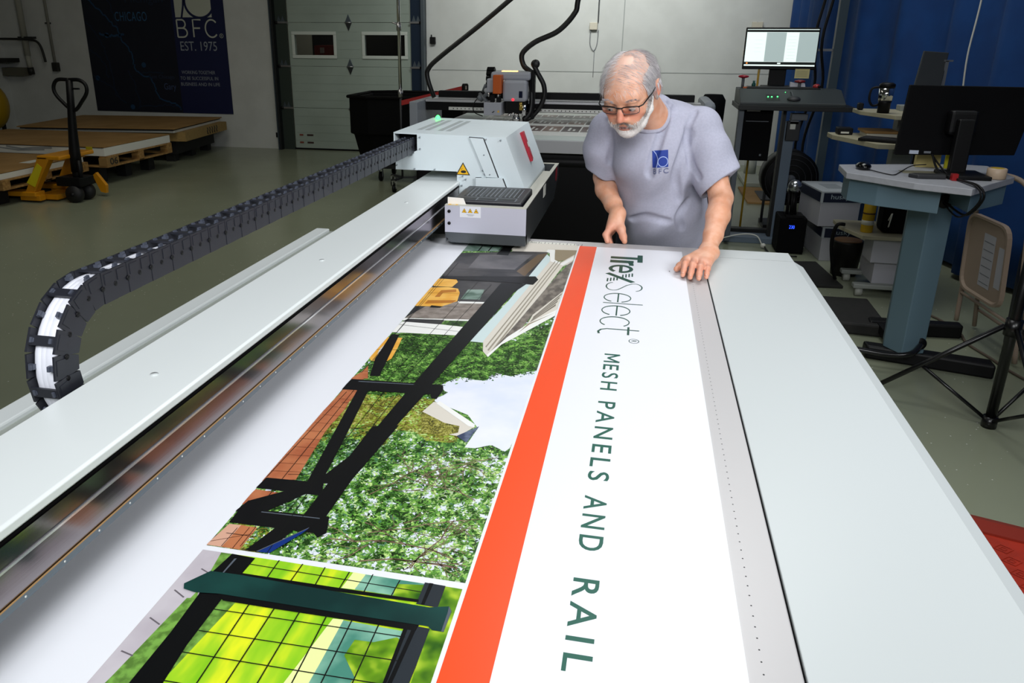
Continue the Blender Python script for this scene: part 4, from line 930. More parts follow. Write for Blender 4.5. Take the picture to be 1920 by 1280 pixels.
# joints (metres)
NB = (.034, 2.65, 1.352); HC = np.array((-.043, 2.485, 1.456))
SR, ER, WR = (.195, 2.69, 1.335), (.270, 2.615, 1.11), (.227, 2.385, .998)
SL_, EL, WL = (-.110, 2.73, 1.315), (-.118, 2.79, 1.135), (-.056, 2.625, 1.040)
yaw, pit, rol = math.radians(-17), math.radians(30), math.radians(2)
fw = np.array([math.sin(yaw) * math.cos(pit), -math.cos(yaw) * math.cos(pit), -math.sin(pit)])
rt = np.array([math.cos(yaw), math.sin(yaw), 0.0]); up_ = np.cross(fw, rt) * -1
if up_[2] < 0: up_ = -up_
rt2 = rt * math.cos(rol) + up_ * math.sin(rol); up_ = up_ * math.cos(rol) - rt * math.sin(rol); rt = rt2
HR = np.stack([rt, fw, up_])                       # rows: head x (to the man's left), y (face), z (crown)
def H(x, y, z): return HC + rt * x + fw * y + up_ * z
def hell(F, c, r, k=.01, sub=False, rot=None):
    R = HR if rot is None else np.array(rot) @ HR
    F.ell(H(*c), r, R, k, sub)
zs = np.concatenate([np.arange(0, .90, .014), np.arange(.90, 1.60, .003)]); xs = np.arange(-.21, .36, .003); ys = np.concatenate([np.arange(2.14, 2.70, .003), np.arange(2.70, 3.05, .010)])
B_ = Field(xs, ys, zs)
# torso, hips, legs (under the clothes)
B_.chain([(.115, 2.90, .93), (.10, 2.85, 1.05), (.05, 2.74, 1.27), NB], [.10, .105, .095, .050], .04)
B_.cone(SL_, SR, .036, .036, .02)
for sx in (-1, 1): B_.chain([(.115 + sx * .085, 2.90, .90), (.115 + sx * .10, 2.93, .50), (.115 + sx * .11, 2.98, .10), ], [.085, .06, .045], .03); B_.cone((.115 + sx * .11, 2.97, .05), (.115 + sx * .12, 2.80, .035), .04, .035, .02)
# neck and head
B_.chain([NB, H(0, -.045, -.05)], [.054, .053], .02)
hell(B_, (0, -.018, .020), (.0735, .095, .077), .02)
hell(B_, (0, .030, -.012), (.066, .062, .085), .03)
hell(B_, (0, .038, -.082), (.050, .046, .036), .03)
hell(B_, (0, .066, -.098), (.024, .022, .018), .02)
hell(B_, (0, .072, .020), (.052, .022, .018), .02)
for sx in (-1, 1):
    hell(B_, (sx * .030, .084, .012), (.020, .009, .006), .008); hell(B_, (sx * .040, .062, -.030), (.024, .022, .020), .02)
    hell(B_, (sx * .031, .093, -.006), (.016, .010, .011), .008, sub=True)
    hell(B_, (sx * .031, .0797, .0008), (.0165, .0134, .0108), .004); hell(B_, (sx * .031, .0785, -.0175), (.0165, .0120, .0070), .004)      # lids
    hell(B_, (sx * .012, .097, -.044), (.0085, .011, .008), .006)
    hell(B_, (sx * .026, .079, -.055), (.020, .016, .020), .02)
    hell(B_, (sx * .0775, -.010, -.012), (.008, .019, .032), .006); hell(B_, (sx * .083, -.014, -.002), (.006, .020, .026), .004); hell(B_, (sx * .086, -.006, -.006), (.006, .011, .016), .004, sub=True)
B_.chain([H(0, .086, .006), H(0, .099, -.018), H(0, .111, -.036)], [.0065, .0080, .0108], .010)
hell(B_, (0, .086, -.072), (.024, .010, .006), .006); hell(B_, (0, .084, -.083), (.020, .010, .006), .006)
hell(B_, (0, .097, -.0775), (.022, .010, .0018), .003, sub=True)
for x_ in (-1, 1): hell(B_, (x_ * .007, .107, -.051), (.0045, .006, .004), .003, sub=True)
# arms
B_.chain([SR, ER], [.040, .037], .012); B_.chain([ER, (.258, 2.53, 1.070), (.242, 2.45, 1.026), WR], [.037, .0365, .029, .0235], .012)
B_.chain([SL_, EL], [.038, .036], .012); B_.chain([EL, (-.105, 2.74, 1.10), (-.075, 2.67, 1.062), WL], [.036, .037, .029, .0235], .012)
# the man's left hand, flat on the sheet
B_.ell((.226, 2.372, .992), (.031, .035, .022), None, .015)
mc = [(.161, 2.300, .983), (.181, 2.288, .985), (.200, 2.272, .984), (.216, 2.258, .980)]
for p in mc: B_.cone((WR[0] + (p[0] - .19) * .35, 2.358, .990), p, .0165, .0125, .016)
tp_ = [((.153, 2.247, .983), (.149, 2.214, .972), (.146, 2.196, .9645)), ((.173, 2.232, .986), (.168, 2.196, .974), (.165, 2.175, .9645)), ((.194, 2.220, .984), (.190, 2.188, .973), (.188, 2.170, .9645)), ((.2145, 2.225, .979), (.212, 2.204, .971), (.210, 2.190, .9640))]
for i, (m_, t_) in enumerate(zip(mc, tp_)):
    r_ = [.0105, .0092, .0085, .0072] if i < 3 else [.0095, .0080, .0074, .0066]
    B_.chain([m_, *t_], r_, .004)
    B_.ell(t_[0], (r_[1] + .0014,) * 3, None, .004)
B_.chain([(.192, 2.345, .984), (.158, 2.305, .973), (.141, 2.272, .969), (.130, 2.250, .9655)], [.017, .0135, .0105, .0085], .010)
# the man's right hand, resting on the far edge
B_.cone(WL, (-.060, 2.612, 1.012), .026, .024, .012)
mr = [(-.078, 2.588, 1.000), (-.080, 2.602, .992), (-.078, 2.618, .985), (-.074, 2.630, .980)]
for p in mr: B_.cone((-.060, 2.622, 1.025), p, .019, .013, .014)
for i, (m_, q, t_) in enumerate(zip(mr, ((-.091, 2.574, .978), (-.090, 2.590, .970), (-.088, 2.606, .966), (-.084, 2.620, .962)), ((-.084, 2.562, .9595), (-.076, 2.576, .948), (-.073, 2.592, .940), (-.07, 2.606, .935)))):
    if i: q = (q[0], max(q[1], 2.588), q[2]); t_ = (t_[0], max(t_[1], 2.590), t_[2])
    B_.chain([m_, q, t_], [.0115, .0105, .0085], .004)
B_.chain([(-.052, 2.610, 1.018), (-.042, 2.592, .996), (-.033, 2.578, .974), (-.027, 2.568, .9600)], [.0175, .0145, .0115, .0092], .008)
skin = mat('skin', 'd49878', .46, c2='deaa8e', scale=26, detail=3, sss=.12, bump=.05, bscale=260, spec=.4)
def tint_skin(m, spots):
    nt = m.node_tree; N = nt.nodes; L = nt.links; bs = N['Principled BSDF']; src = bs.inputs['Base Color'].links[0].from_socket; tc = N.new('ShaderNodeTexCoord')
    for p, r0, r1, c, f in spots:
        q = Vector(p) - Vector((.1, 2.86, 0)); d = N.new('ShaderNodeVectorMath'); d.operation = 'DISTANCE'; d.inputs[1].default_value = q; L.new(tc.outputs['Object'], d.inputs[0])
        mr = N.new('ShaderNodeMapRange'); mr.interpolation_type = 'SMOOTHSTEP'; mr.inputs[1].default_value = r0; mr.inputs[2].default_value = r1; mr.inputs[3].default_value = f; mr.inputs[4].default_value = 0; L.new(d.outputs['Value'], mr.inputs[0])
        mx = N.new('ShaderNodeMix'); mx.data_type = 'RGBA'; L.new(mr.outputs[0], mx.inputs[0]); L.new(src, mx.inputs[6]); mx.inputs[7].default_value = srgb(c); src = mx.outputs[2]
    L.new(src, bs.inputs['Base Color'])
tint_skin(skin, [(H(0, 0, .12), .05, .13, 'ecc4b2', .8), (H(0, .11, -.03), .012, .035, 'cc7e68', .75), (H(-.04, .08, -.034), .01, .034, 'cf8068', .7), (H(.04, .08, -.034), .01, .034, 'cf8068', .7), (H(.085, -.01, -.01), .015, .04, 'cc7a66', .7), (H(-.085, -.01, -.01), .015, .04, 'cc7a66', .7), ((.185, 2.20, .97), .05, .11, 'd08c78', .5), ((-.07, 2.58, .97), .03, .07, 'd08c78', .5)])
lip = mat('lip', 'b8786a', .4, sss=.1)
def pick_skin(c):
    q = (c - HC) @ HR.T; r = np.zeros(len(c)); inh = (np.linalg.norm(q, axis=1) < .135) & (q[:, 2] > -.11)
    r[inh & (np.abs(q[:, 0]) < .021) & (q[:, 1] > .085) & (np.abs(q[:, 2] + .0775) < .008)] = 1
    return r
field_obj('body', B_, [skin, lip], man, pick_skin, 2)
# nails
b = MB(); nail = mat('nail', 'dca894', .3)
for (m_, t_) in zip(mc, tp_):
    d = (Vector(t_[2]) - Vector(t_[1])).normalized(); c = Vector(t_[2]) + Vector((0, 0, .0062)); 
    b.sphere((c.x, c.y + .001, c.z), (.0045, .006, .0016), nail, 10)
part('fingernails', b, man, kind='stuff')
# eyes
b = MB(); ew = mat('eye_white', 'bcb0a8', .3); ei = mat('eye_iris', '24282c', .15)
for sx in (-1, 1):
    c = Vector(H(sx * .031, .079, -.009)); b.sphere(tuple(c), .0128, ew, 20); q = c + (Vector(fw) * .9 - Vector(up_) * .18 - Vector(rt) * .12).normalized() * .0082; b.sphere(tuple(q), .0056, ei, 14)
    part('eye', b, man) if sx == 1 else None
# ---- shirt
xs2 = np.arange(-.24, .36, .0034); ys2 = np.arange(2.46, 3.04, .004); zs2 = np.arange(.86, 1.46, .0034)
S_ = Field(xs2, ys2, zs2)
S_.chain([(.115, 2.875, .87), (.105, 2.84, 1.0), (.07, 2.78, 1.14), (.045, 2.73, 1.27)], [.135, .142, .140, .128], .05)
S_.ell((.095, 2.80, 1.02), (.142, .150, .12), None, .04); S_.ell((.05, 2.68, 1.23), (.135, .100, .12), None, .04)
S_.ell((.07, 2.80, 1.30), (.165, .11, .105), None, .05)
S_.cone((-.105, 2.735, 1.30), (.190, 2.70, 1.325), .065, .067, .04)
S_.chain([(.02, 2.69, 1.33), (.040, 2.675, 1.365)], [.085, .066], .03)
S2 = Field(xs2, ys2, zs2)
SRe = Vector(ER) + (Vector(SR) - Vector(ER)) * .20 + Vector((.004, .01, 0)); S2.chain([(.180, 2.70, 1.318), (.222, 2.675, 1.25), tuple(SRe)], [.062, .069, .077], .025)
SLe = Vector(EL) + (Vector(SL_) - Vector(EL)) * .18 + Vector((-.006, -.01, 0)); S2.chain([(-.108, 2.735, 1.30), (-.122, 2.745, 1.24), tuple(SLe)], [.064, .064, .064], .025)
# sleeve ends and hem: cut, then hollow
def cut(o, n, lo, hi):
    o, n = np.array(o), np.array(n) / np.linalg.norm(n); S2.put(lambda x, y, z: -((x - o[0]) * n[0] + (y - o[1]) * n[1] + (z - o[2]) * n[2]), lo, hi, .003, True, 0)
dR = np.array(ER) - np.array(SR); dR /= np.linalg.norm(dR); cR = np.array(ER) - dR * .045
cut(cR, dR + np.array([.50, 0, .12]), (.165, 2.50, 1.02), (.36, 2.80, 1.225))
S2.cone(cR - dR * .015, cR + dR * .06, .046, .052, .004, True)
dL = np.array(EL) - np.array(SL_); dL /= np.linalg.norm(dL); cL = np.array(EL) - dL * .03
cut(cL, dL + np.array([-.15, 0, 0]), (-.24, 2.60, 1.02), (-.078, 2.90, 1.20))
S2.cone(cL - dL * .02, cL + dL * .05, .046, .050, .004, True)
h_ = np.clip(.5 + .5 * (S_.D - S2.D) / .02, 0, 1); S_.D = S_.D * (1 - h_) + S2.D * h_ - .02 * h_ * (1 - h_)
del S2, h_
X, Y, Z = S_.ax[0][:, None, None], S_.ax[1][None, :, None], S_.ax[2][None, None, :]
# cloth: long soft folds from the left shoulder down, tighter ones at the waist
S_.D += (.0052 * np.sin((X * 48 - Z * 20 + Y * 10) + 1.0 * np.sin(Z * 9 - X * 5)) * np.clip((1.36 - Z) * 5, 0, 1) + .0014 * np.sin(X * 30 - Z * 62 + 2.2 * np.sin(X * 17)) * np.clip((1.12 - Z) * 8, 0, 1)).astype(np.float32)
def crease(pts, r, dep, k=.012):
    q = [snap(S_, p, (0, 1, -.06)) for p in smooth_path(pts, 6)]
    for i in range(len(q) - 1): S_.cone(q[i] + Vector((0, -r + dep, 0)), q[i + 1] + Vector((0, -r + dep, 0)), r, r, k, sub=True)
def ridge(pts, r, k=.014):
    q = [snap(S_, p, (0, 1, -.06)) for p in smooth_path(pts, 6)]
    for i in range(len(q) - 1): S_.cone(q[i] + Vector((0, r * .45, 0)), q[i + 1] + Vector((0, r * .45, 0)), r, r * .9, k)
for c_, r_, d_ in CREASES: crease([(p[0], 2.40, p[1]) for p in c_], r_, d_)
for c_, r_ in RIDGES: ridge([(p[0], 2.40, p[1]) for p in c_], r_)
# neck opening
nd = np.array(H(0, -.03, -.06)) - np.array(NB); nd /= np.linalg.norm(nd); nc = np.array(NB) + nd * .045
S_.cone(nc - nd * .02, nc + nd * .20, .052, .054, .004, True)
shirt_m = mat('shirt_grey', 'a4a5b6', .85, c2='a9aabb', scale=140, bump=.06, bscale=500)
shirt = field_obj('t_shirt', S_, [shirt_m], man, None, 2)
# collar band
b = MB(); e1 = Vector(nd).orthogonal().normalized(); e2 = Vector(nd).cross(e1)
ringp = []
for k_ in range(40):
    q = Vector(nc) + Vector(nd) * .15 + (e1 * math.cos(k_ * math.pi / 20) + e2 * math.sin(k_ * math.pi / 20)) * .0575; st_ = 0
    while S_.val(q) > .001 and st_ < 75: q = q - Vector(nd) * .0025; st_ += 1
    ringp.append(q)
for _ in range(3): ringp = [(ringp[i - 1] + ringp[i] * 2 + ringp[(i + 1) % 40]) / 4 for i in range(40)]
b.tube(ringp, .0075, shirt_m, 8, closed=True); part('collar_band', b, shirt)
# hems of the sleeves
for c0_, d0_, r0_ in ((cR, dR + np.array([.22, 0, .10]), .066), (cL, dL + np.array([-.15, 0, 0]), .056)): pass
# logo on the chest, lying on the cloth
blue = mat('logo_blue', '14348c', .7); logo_l = mat('logo_pale', '9fb0dc', .7); logo_g = mat('logo_text', '5c6488', .7)
def LF(x, y, z):   # local: x 0..1 across the mark, y 0..1 up
    a = Vector((.0444, 2.38, 1.2165)) + Vector((.049, 0, .006)) * x + Vector((-.005, 0, .054)) * y
    s_ = snap(S_, a, (0, 1, -.06)); return s_ + Vector((0, -.0016 - .0004 * z, .0002))
b = MB(); n = 14
g = [[LF(i / n, j / n, 0) for i in range(n + 1)] for j in range(n + 1)]
b.add([p for r_ in g for p in r_], [(j * (n + 1) + i, j * (n + 1) + i + 1, (j + 1) * (n + 1) + i + 1, (j + 1) * (n + 1) + i) for j in range(n) for i in range(n)], blue)
b.ribbon(arc(.66, .33, .31, .29, 0, 360, 30), .045, logo_l, LF, 1); b.ribbon([(.08, 1.0), (.24, .8), (.32, .6), (.34, .4), (.30, .18), (.24, 0)], .045, logo_l, LF, 1)
strokes(b, G_B(), logo_g, LF, .06, -.36, .24, .27, .045, 0); strokes(b, G_F(), logo_g, LF, .42, -.36, .36, .27, .045, 0); strokes(b, G_C(), logo_g, LF, .72, -.36, .34, .27, .045, 0)
part('chest_logo', b, shirt, label='dark blue square logo with BFC lettering')
# trousers and shoes
T_ = Field(np.arange(-.14, .38, .008), np.arange(2.66, 3.14, .008), np.arange(.0, 1.0, .008))
for sx in (-1, 1): T_.chain([(.115 + sx * .06, 2.895, .93), (.115 + sx * .10, 2.93, .50), (.115 + sx * .11, 2.98, .09)], [.118, .085, .07], .03)
field_obj('trousers', T_, [mat('denim', '1c2436', .85)], man, None, 1)
for sx in (-1, 1):
    b = MB(); b.sphere((.115 + sx * .118, 2.86, .05), (.048, .13, .05), mat('shoe', '1a1614', .5), 20); b.box(.115 + sx * .118 - .045, .115 + sx * .118 + .045, 2.74, 3.0, .0, .025, black_plastic, b=.01); part('shoe', b, man)
# ---- glasses
gl_m = mat('spectacle_black', '101114', .3, .3); lens_m = mat('lens_glass', 'ffffff', .02, trans=1.0)
def HV(x, y, z): return Vector(H(x, y, z))
gr = empty('g', (0, 0, 0)); bpy.data.objects.remove(gr)
b = MB()
def lens_pts(sx): 
    o = []
    for p in rr_poly([Vector((-.024, -.0125, 0)), Vector((.024, -.0115, 0)), Vector((.026, .0125, 0)), Vector((-.025, .0125, 0))], .28, 4):
        x = sx * .033 + p.x * 1.0; o.append(HV(x, .104 - abs(x) * .10 - (abs(x) > .04) * (abs(x) - .04) * .25, -.010 + p.y))
    return o
for sx in (-1, 1):
    P = lens_pts(sx); b.tube(P, .0010, mat('wire_rim', '50545a', .3, .8), 6, closed=True)
    top_ = [p for p in P if (np.array(p) - HC) @ up_ > -.0035]; b.tube(sorted(top_, key=lambda q: (np.array(q) - HC) @ rt), .0019, gl_m, 6)
    b.tube([HV(sx * .058, .096, .001), HV(sx * .068, .086, .002), HV(sx * .078, .03, .004), HV(sx * .082, -.015, .010), HV(sx * .081, -.028, -.006)], .0021, gl_m, 8)
b.tube([HV(-.010, .103, -.001), HV(0, .106, .001), HV(.010, .103, -.001)], .0019, gl_m, 8)
gla = part('eyeglasses', b, man, label='black rimmed eyeglasses')
for sx in (-1, 1): b = MB(); P = lens_pts(sx); b.poly(P, lens_m); b.poly([p - Vector(fw) * .0012 for p in P], lens_m); part('lens', b, gla)
# ---- hair and beard: strands rooted on the head
random.seed(11)
hair_cols = [mat('hair_white', 'e6e2e2', .5), mat('hair_silver', 'bdb8bc', .5), mat('hair_grey', '9c969e', .5)]
def strand(b, root, d, ln, bend, w, m, seg=3):
    p = Vector(root); d = Vector(d).normalized(); pts = [p]
    for i in range(seg): d = (d + bend / seg).normalized(); p = p + d * ln / seg; pts.append(p)
    b.tube(pts, [w * (1 - .28 * i) for i in range(seg + 1)], m, 3, cap=False)
def root_on(x, y, z):
    """a point on the head surface seen from the head centre in direction (x,y,z)"""
    d = Vector(H(x, y, z)) - Vector(H(0, 0, 0)); d.normalize(); p = Vector(HC); lo, hi = .02, .16
    for _ in range(12):
        mid = (lo + hi) / 2
        if B_.val(p + d * mid) < 0: lo = mid
        else: hi = mid
    return p + d * lo, d
b = MB(); cnt = 0
while cnt < 8500:
    th = random.uniform(-math.pi, math.pi); ph = random.uniform(-.75, 1.35)
    x, y, z = math.sin(th) * math.cos(ph), math.cos(th) * math.cos(ph), math.sin(ph)
    side = abs(x); back = -y
    on = (z > -.55 and back > .25 and z < .80) or (side > .66 and z > .10 and y < .52 and z < .72) or (side > .80 and z > -.12 and y < .30)
    thin = not on and z > .35 and (random.random() < .16)
    if not on and not thin: continue
    if side > .9 and abs(z + .1) < .25 and y > -.2: continue
    r_, d = root_on(x, y, z)
    comb = Vector(rt) * (math.copysign(.55, x) if side > .2 else .3) - Vector(up_) * .55 + Vector(fw) * (.35 if y > -.1 else -.15)
    if z > .5: comb = Vector(rt) * math.copysign(.9, x + .15) + Vector(fw) * .3 - Vector(up_) * .1
    m = random.choices(hair_cols, [7, 4, 2 if x > 0 else 1] if not thin else [8, 1, 0])[0]
    comb = comb - d * comb.dot(d); comb.normalize(); lift = .30 if x < -.5 else .16
    strand(b, r_ + d * .0015, d * lift + comb, random.uniform(.018, .034) * (.7 if z < -.1 else 1), comb * .4 - d * .22 + Vector([random.uniform(-.16, .16) for _ in range(3)]), .00058 if not thin else .0003, m, 4)
    cnt += 1
hair = part('hair', b, man, kind='stuff', label='thin grey hair around a bald crown')
# solid base of the hair so that no scalp shows through at the sides
HB = Field(np.arange(-.19, .12, .003), np.arange(2.34, 2.68, .003), np.arange(1.30, 1.62, .003))
HB.ell(H(0, -.021, .016), (.078, .099, .079), HR, .002)
HB.put(lambda x, y, z: -np.maximum.reduce([ -(((x - HC[0]) * rt[0] + (y - HC[1]) * rt[1] + (z - HC[2]) * rt[2]) ** 2 * 1.0 / .052 ** 2 + np.clip(-((x - HC[0]) * fw[0] + (y - HC[1]) * fw[1] + (z - HC[2]) * fw[2]) - .035, 0, 1) ** 2 / .03 ** 2 - 1) * .02, ((x - HC[0]) * fw[0] + (y - HC[1]) * fw[1] + (z - HC[2]) * fw[2]) - .030 - .25 * ((x - HC[0]) * up_[0] + (y - HC[1]) * up_[1] + (z - HC[2]) * up_[2]) + 0 * x, -.004 - ((x - HC[0]) * up_[0] + (y - HC[1]) * up_[1] + (z - HC[2]) * up_[2]) - .5 * np.clip(-((x - HC[0]) * fw[0] + (y - HC[1]) * fw[1] + (z - HC[2]) * fw[2]), 0, .06) - 0 * x]) * -1, (-1, -1, -1), (9, 9, 9), .004, False, 0) if False else None
def hb_mask(x, y, z):
    qx = (x - HC[0]) * rt[0] + (y - HC[1]) * rt[1] + (z - HC[2]) * rt[2]; qy = (x - HC[0]) * fw[0] + (y - HC[1]) * fw[1] + (z - HC[2]) * fw[2]; qz = (x - HC[0]) * up_[0] + (y - HC[1]) * up_[1] + (z - HC[2]) * up_[2]
    bald = np.minimum(.020 + .0 * qx, 1) * 0 + (.058 - np.abs(qx)) + np.clip(qy + .055, -1, .0) * 1.2       # >0: bald strip over the crown
    bald = np.minimum(bald, qz - .030)
    front = qy - .034 + np.clip(.02 - qz, 0, 1) * .9
    low = -.004 - qz + np.clip(-(qy + .012), 0, .07) * -1.0
    return np.maximum(np.maximum(bald, front), low)
HB.put(lambda x, y, z: -hb_mask(x, y, z), (-1, -1, -1), (9, 9, 9), .006, True, 0)
field_obj('hair_base', HB, [mat('hair_base', 'c0bcc0', .7, c2='dedadc', scale=90, stretch=(1, 1, 5))], hair, None, 1)
b = MB(); cnt = 0
beard_cols = [mat('beard_white', 'ece8e4', .5), mat('beard_grey', 'bcb4b0', .5), mat('beard_dark', '6c605c', .5)]
while cnt < 7500:
    x, y, z = random.uniform(-1, 1), random.uniform(-.1, 1), random.uniform(-1, .1)
    l = math.sqrt(x * x + y * y + z * z)
    if l > 1 or l < .3: continue
    r_, d = root_on(x / l, y / l, z / l); q = HR @ (np.array(r_) - HC)
    jaw = q[2] < -.068 - .0 and q[1] > .0
    sideb = abs(q[0]) > .052 and q[2] < -.005 + 0 and -.005 < q[1] < .062
    must = abs(q[0]) < .032 and -.078 < q[2] < -.056 and q[1] > .06
    cheekline = abs(q[0]) > .034 and q[2] < -.052
    lipz = abs(q[0]) < .017 and -.086 < q[2] < -.078 and q[1] > .06
    if q[2] < -.125 or lipz or not (jaw or sideb or must or cheekline): continue
    m = random.choices(beard_cols, [2, 2, 5] if must and abs(q[0]) < .02 else ([2, 3, 1] if sideb else [8, 2, .3]))[0]
    strand(b, r_ - d * .0015, d * .28 - Vector(up_) * .8 + Vector([random.uniform(-.25, .25) for _ in range(3)]), random.uniform(.009, .015) if not must else .009, -Vector(up_) * .5 - d * .15 + Vector([random.uniform(-.3, .3) for _ in range(3)]), .00055, m)
    cnt += 1
for _ in range(520):
    x = random.uniform(-.031, .031); r_, d = root_on(x, .094, -.060 - abs(x) * .22 + random.uniform(-.005, .004))
    strand(b, r_ - d * .001, d * .45 - Vector(up_) * .8 + Vector(rt) * x * 18, random.uniform(.007, .012), -Vector(up_) * .4 - d * .3, .0005, random.choices(beard_cols, [3, 4, 5 if abs(x) < .02 else 1])[0])
beard = part('beard', b, man, kind='stuff', label='short white beard with a darker moustache')
BB_ = Field(np.arange(-.19, .10, .003), np.arange(2.34, 2.62, .003), np.arange(1.28, 1.50, .003))
BB_.ell(H(0, .038, -.086), (.0535, .052, .040), HR, .01); BB_.ell(H(0, .066, -.104), (.028, .026, .022), HR, .015)
for sx in (-1, 1): BB_.chain([tuple(H(sx * .069, .012, -.020)), tuple(H(sx * .060, .022, -.055)), tuple(H(sx * .042, .048, -.085))], [.006, .0115, .014], .01)
def bb_mask(x, y, z):
    qx = (x - HC[0]) * rt[0] + (y - HC[1]) * rt[1] + (z - HC[2]) * rt[2]; qz = (x - HC[0]) * up_[0] + (y - HC[1]) * up_[1] + (z - HC[2]) * up_[2]
    return np.minimum(qz + .064 , .040 - np.abs(qx))
BB_.put(lambda x, y, z: -bb_mask(x, y, z), (-1, -1, -1), (9, 9, 9), .006, True, 0)
for sx in (-1, 1): BB_.chain([tuple(H(sx * .008, .0865, -.0625)), tuple(H(sx * .024, .079, -.070)), tuple(H(sx * .033, .068, -.085))], [.0050, .0060, .009], .006)
BB_.ell(H(0, .098, -.0810), (.016, .012, .0040), HR, .003, True)
field_obj('beard_base', BB_, [mat('beard_base', 'd6d0cc', .7, c2='e4e0dc', scale=200)], beard, None, 1)
# eyebrows
b = MB()
for sx in (-1, 1):
    for _ in range(60):
        t = random.random(); r_, d = root_on(sx * (.014 + .036 * t), .092 - .016 * t, .012 + .006 * math.sin(t * 3) + random.uniform(-.003, .003)); strand(b, r_ - d * .001, Vector(rt) * sx + d * .3 + Vector(up_) * .1, .008, Vector((0, 0, 0)), .0005, hair_cols[1 if random.random() < .75 else 2], 2)
part('eyebrows', b, man, kind='stuff')
# ================================================================ digital cutter behind the operator
ct = empty('cutting_machine', (-.6, 5.9, 0), 'wide black and silver flatbed cutting machine behind the man, with a grey tool head', 'cutting machine')
grey_l = mat('machine_grey', 'a2a6ae', .42); alu = mat('cutter_aluminium', 'c6c6ca', .35, .5); cut_bk = mat('cutter_black', '050507', .5, spec=.2)
b = MB(); b.box(-1.54, .42, 5.30, 7.0, .12, .86, cut_bk, b=.02); b.cyl((-1.5, 5.34, .80), (.40, 5.34, .80), .05, cut_bk, 16)
part('cabinet', b, ct)
for x in (-1.4, .3):
    for y in (5.45, 6.85): part('foot', MB().cyl((x, y, 0), (x, y, .13), .04, cut_bk), ct)
b = MB(); b.box(-1.56, .44, 5.25, 7.05, .868, .953, alu, b=.004); b.box(-1.54, .42, 5.27, 7.03, .953, .955, mat('cutter_mat', 'c8d2d0', .5))
part('cutting_table', b, ct)
b = MB(); b.box(-1.83, -1.765, 6.15, 6.95, .86, 1.112, mat('end_plate', '8f949c', .5), b=.004); part('end_plate', b, ct); b = MB(); b.box(.44, .53, 6.2, 6.9, .86, 1.15, mat('end_plate', '8f949c'), b=.03)
part('end_plate', b, ct)
b = MB(); b.box(-1.76, .45, 6.4, 6.62, 1.03, 1.095, cut_bk, b=.002); b.box(-1.76, .45, 6.38, 6.62, 1.097, 1.118, alu, b=.004); b.box(-1.72, .40, 6.66, 6.74, 1.10, 1.168, cut_bk, b=.003)
b.box(-1.76, .45, 6.385, 6.4, 1.112, 1.12, cut_bk)
bm2 = part('cutter_beam', b, ct)
b = MB(); b.box(-1.56, .44, 6.372, 6.392, 1.036, 1.060, mat('rail_silver', 'd8d8d4', .4, .3))
for i in range(60): b.cyl((-1.52 + i * .0328, 6.371, 1.048), (-1.52 + i * .0328, 6.373, 1.048), .0045, black_plastic, 8)
part('linear_rail', b, bm2)
th = MB(); hw = mat('head_grey', 'a6a9b2', .4)
th.box(-1.085, -.895, 6.2, 6.40, 1.125, 1.285, hw, b=.02); th.box(-1.19, -.875, 6.25, 6.45, 1.282, 1.345, hw, b=.018); th.box(-1.215, -1.15, 6.22, 6.40, 1.19, 1.295, hw, b=.01)
hd = part('tool_head', th, ct)
part('amber_lamp', MB().box(-1.11, -.99, 6.30, 6.36, 1.345, 1.352, mat('amber_glow', 'ffb060', .4, emit=4)), hd, label='glowing amber lamp strip')
part('tool_block', MB().box(-1.153, -1.088, 6.15, 6.26, 1.185, 1.325, mat('orange_block', 'c4580c', .4), b=.006), hd, label='orange tool block')
b = MB(); b.box(-1.225, -1.085, 6.16, 6.38, 1.02, 1.118, hw, b=.004)
part('lower_cover', b, hd)
b = MB(); wyel = mat('warning_yellow', 'f2b90c')
b.poly([(-1.118, 6.159, 1.045), (-1.098, 6.159, 1.045), (-1.108, 6.159, 1.063)], wyel)
part('warning_sticker', b, hd)
part('emblem', MB().ribbon([(-1.158, 1.042), (-1.148, 1.046), (-1.14, 1.054)], .008, dark_grey, lambda x, z, y: (x, 6.159, z)), hd)
b = MB(); b.box(-1.07, -.90, 6.24, 6.36, 1.03, 1.13, cut_bk, b=.006); b.lathe([(.03, 0), (.03, .04), (.02, .05), (.02, .09)], (-.98, 6.26, .965), chrome, 16); b.cyl((-.94, 6.22, 1.06), (-.94, 6.22, 1.12), .014, mat('brass', 'b49a50', .3, .8), 12); b.cyl((-.915, 6.23, 1.02), (-.915, 6.23, 1.1), .018, chrome, 12)
for i in range(3): b.sphere((-1.03 + i * .03, 6.22, 1.02 + .01 * (i % 2)), .014, chrome, 8)
b.box(-1.13, -1.10, 6.19, 6.24, 1.118, 1.17, cut_bk); b.box(-1.18, -1.15, 6.19, 6.24, 1.118, 1.17, cut_bk); b.cyl((-1.115, 6.185, 1.16), (-1.115, 6.185, 1.185), .007, chrome, 8); b.cyl((-1.19, 6.185, 1.16), (-1.19, 6.185, 1.19), .007, chrome, 8)
part('spindle', b, hd)
part('display_window', MB().box(-.954, -.926, 6.198, 6.2, 1.155, 1.205, mat('display_navy', '0c1430', .2)), hd)
part('round_indicator', MB().cyl((-1.0, 6.196, 1.14), (-1.0, 6.2, 1.14), .011, mat('red_glow', 'ff3040', .4, emit=1.5), 16), hd, label='glowing red round indicator')
b = MB()
for i in range(9):
    a = math.radians(-10 + i * 25); b.box(-1.255, -1.195, -.016, .016, -.014, .014, cut_bk, T=Matrix.Translation((0, 6.46 + .10 * math.cos(a) * .6, 1.26 + .10 * math.sin(a))) @ Matrix.Rotation(a + 1.57, 4, 'X'), b=.003)
b.box(-1.25, -1.20, 6.38, 6.42, 1.12, 1.30, cut_bk)
part('small_cable_chain', b, ct)
b = MB()
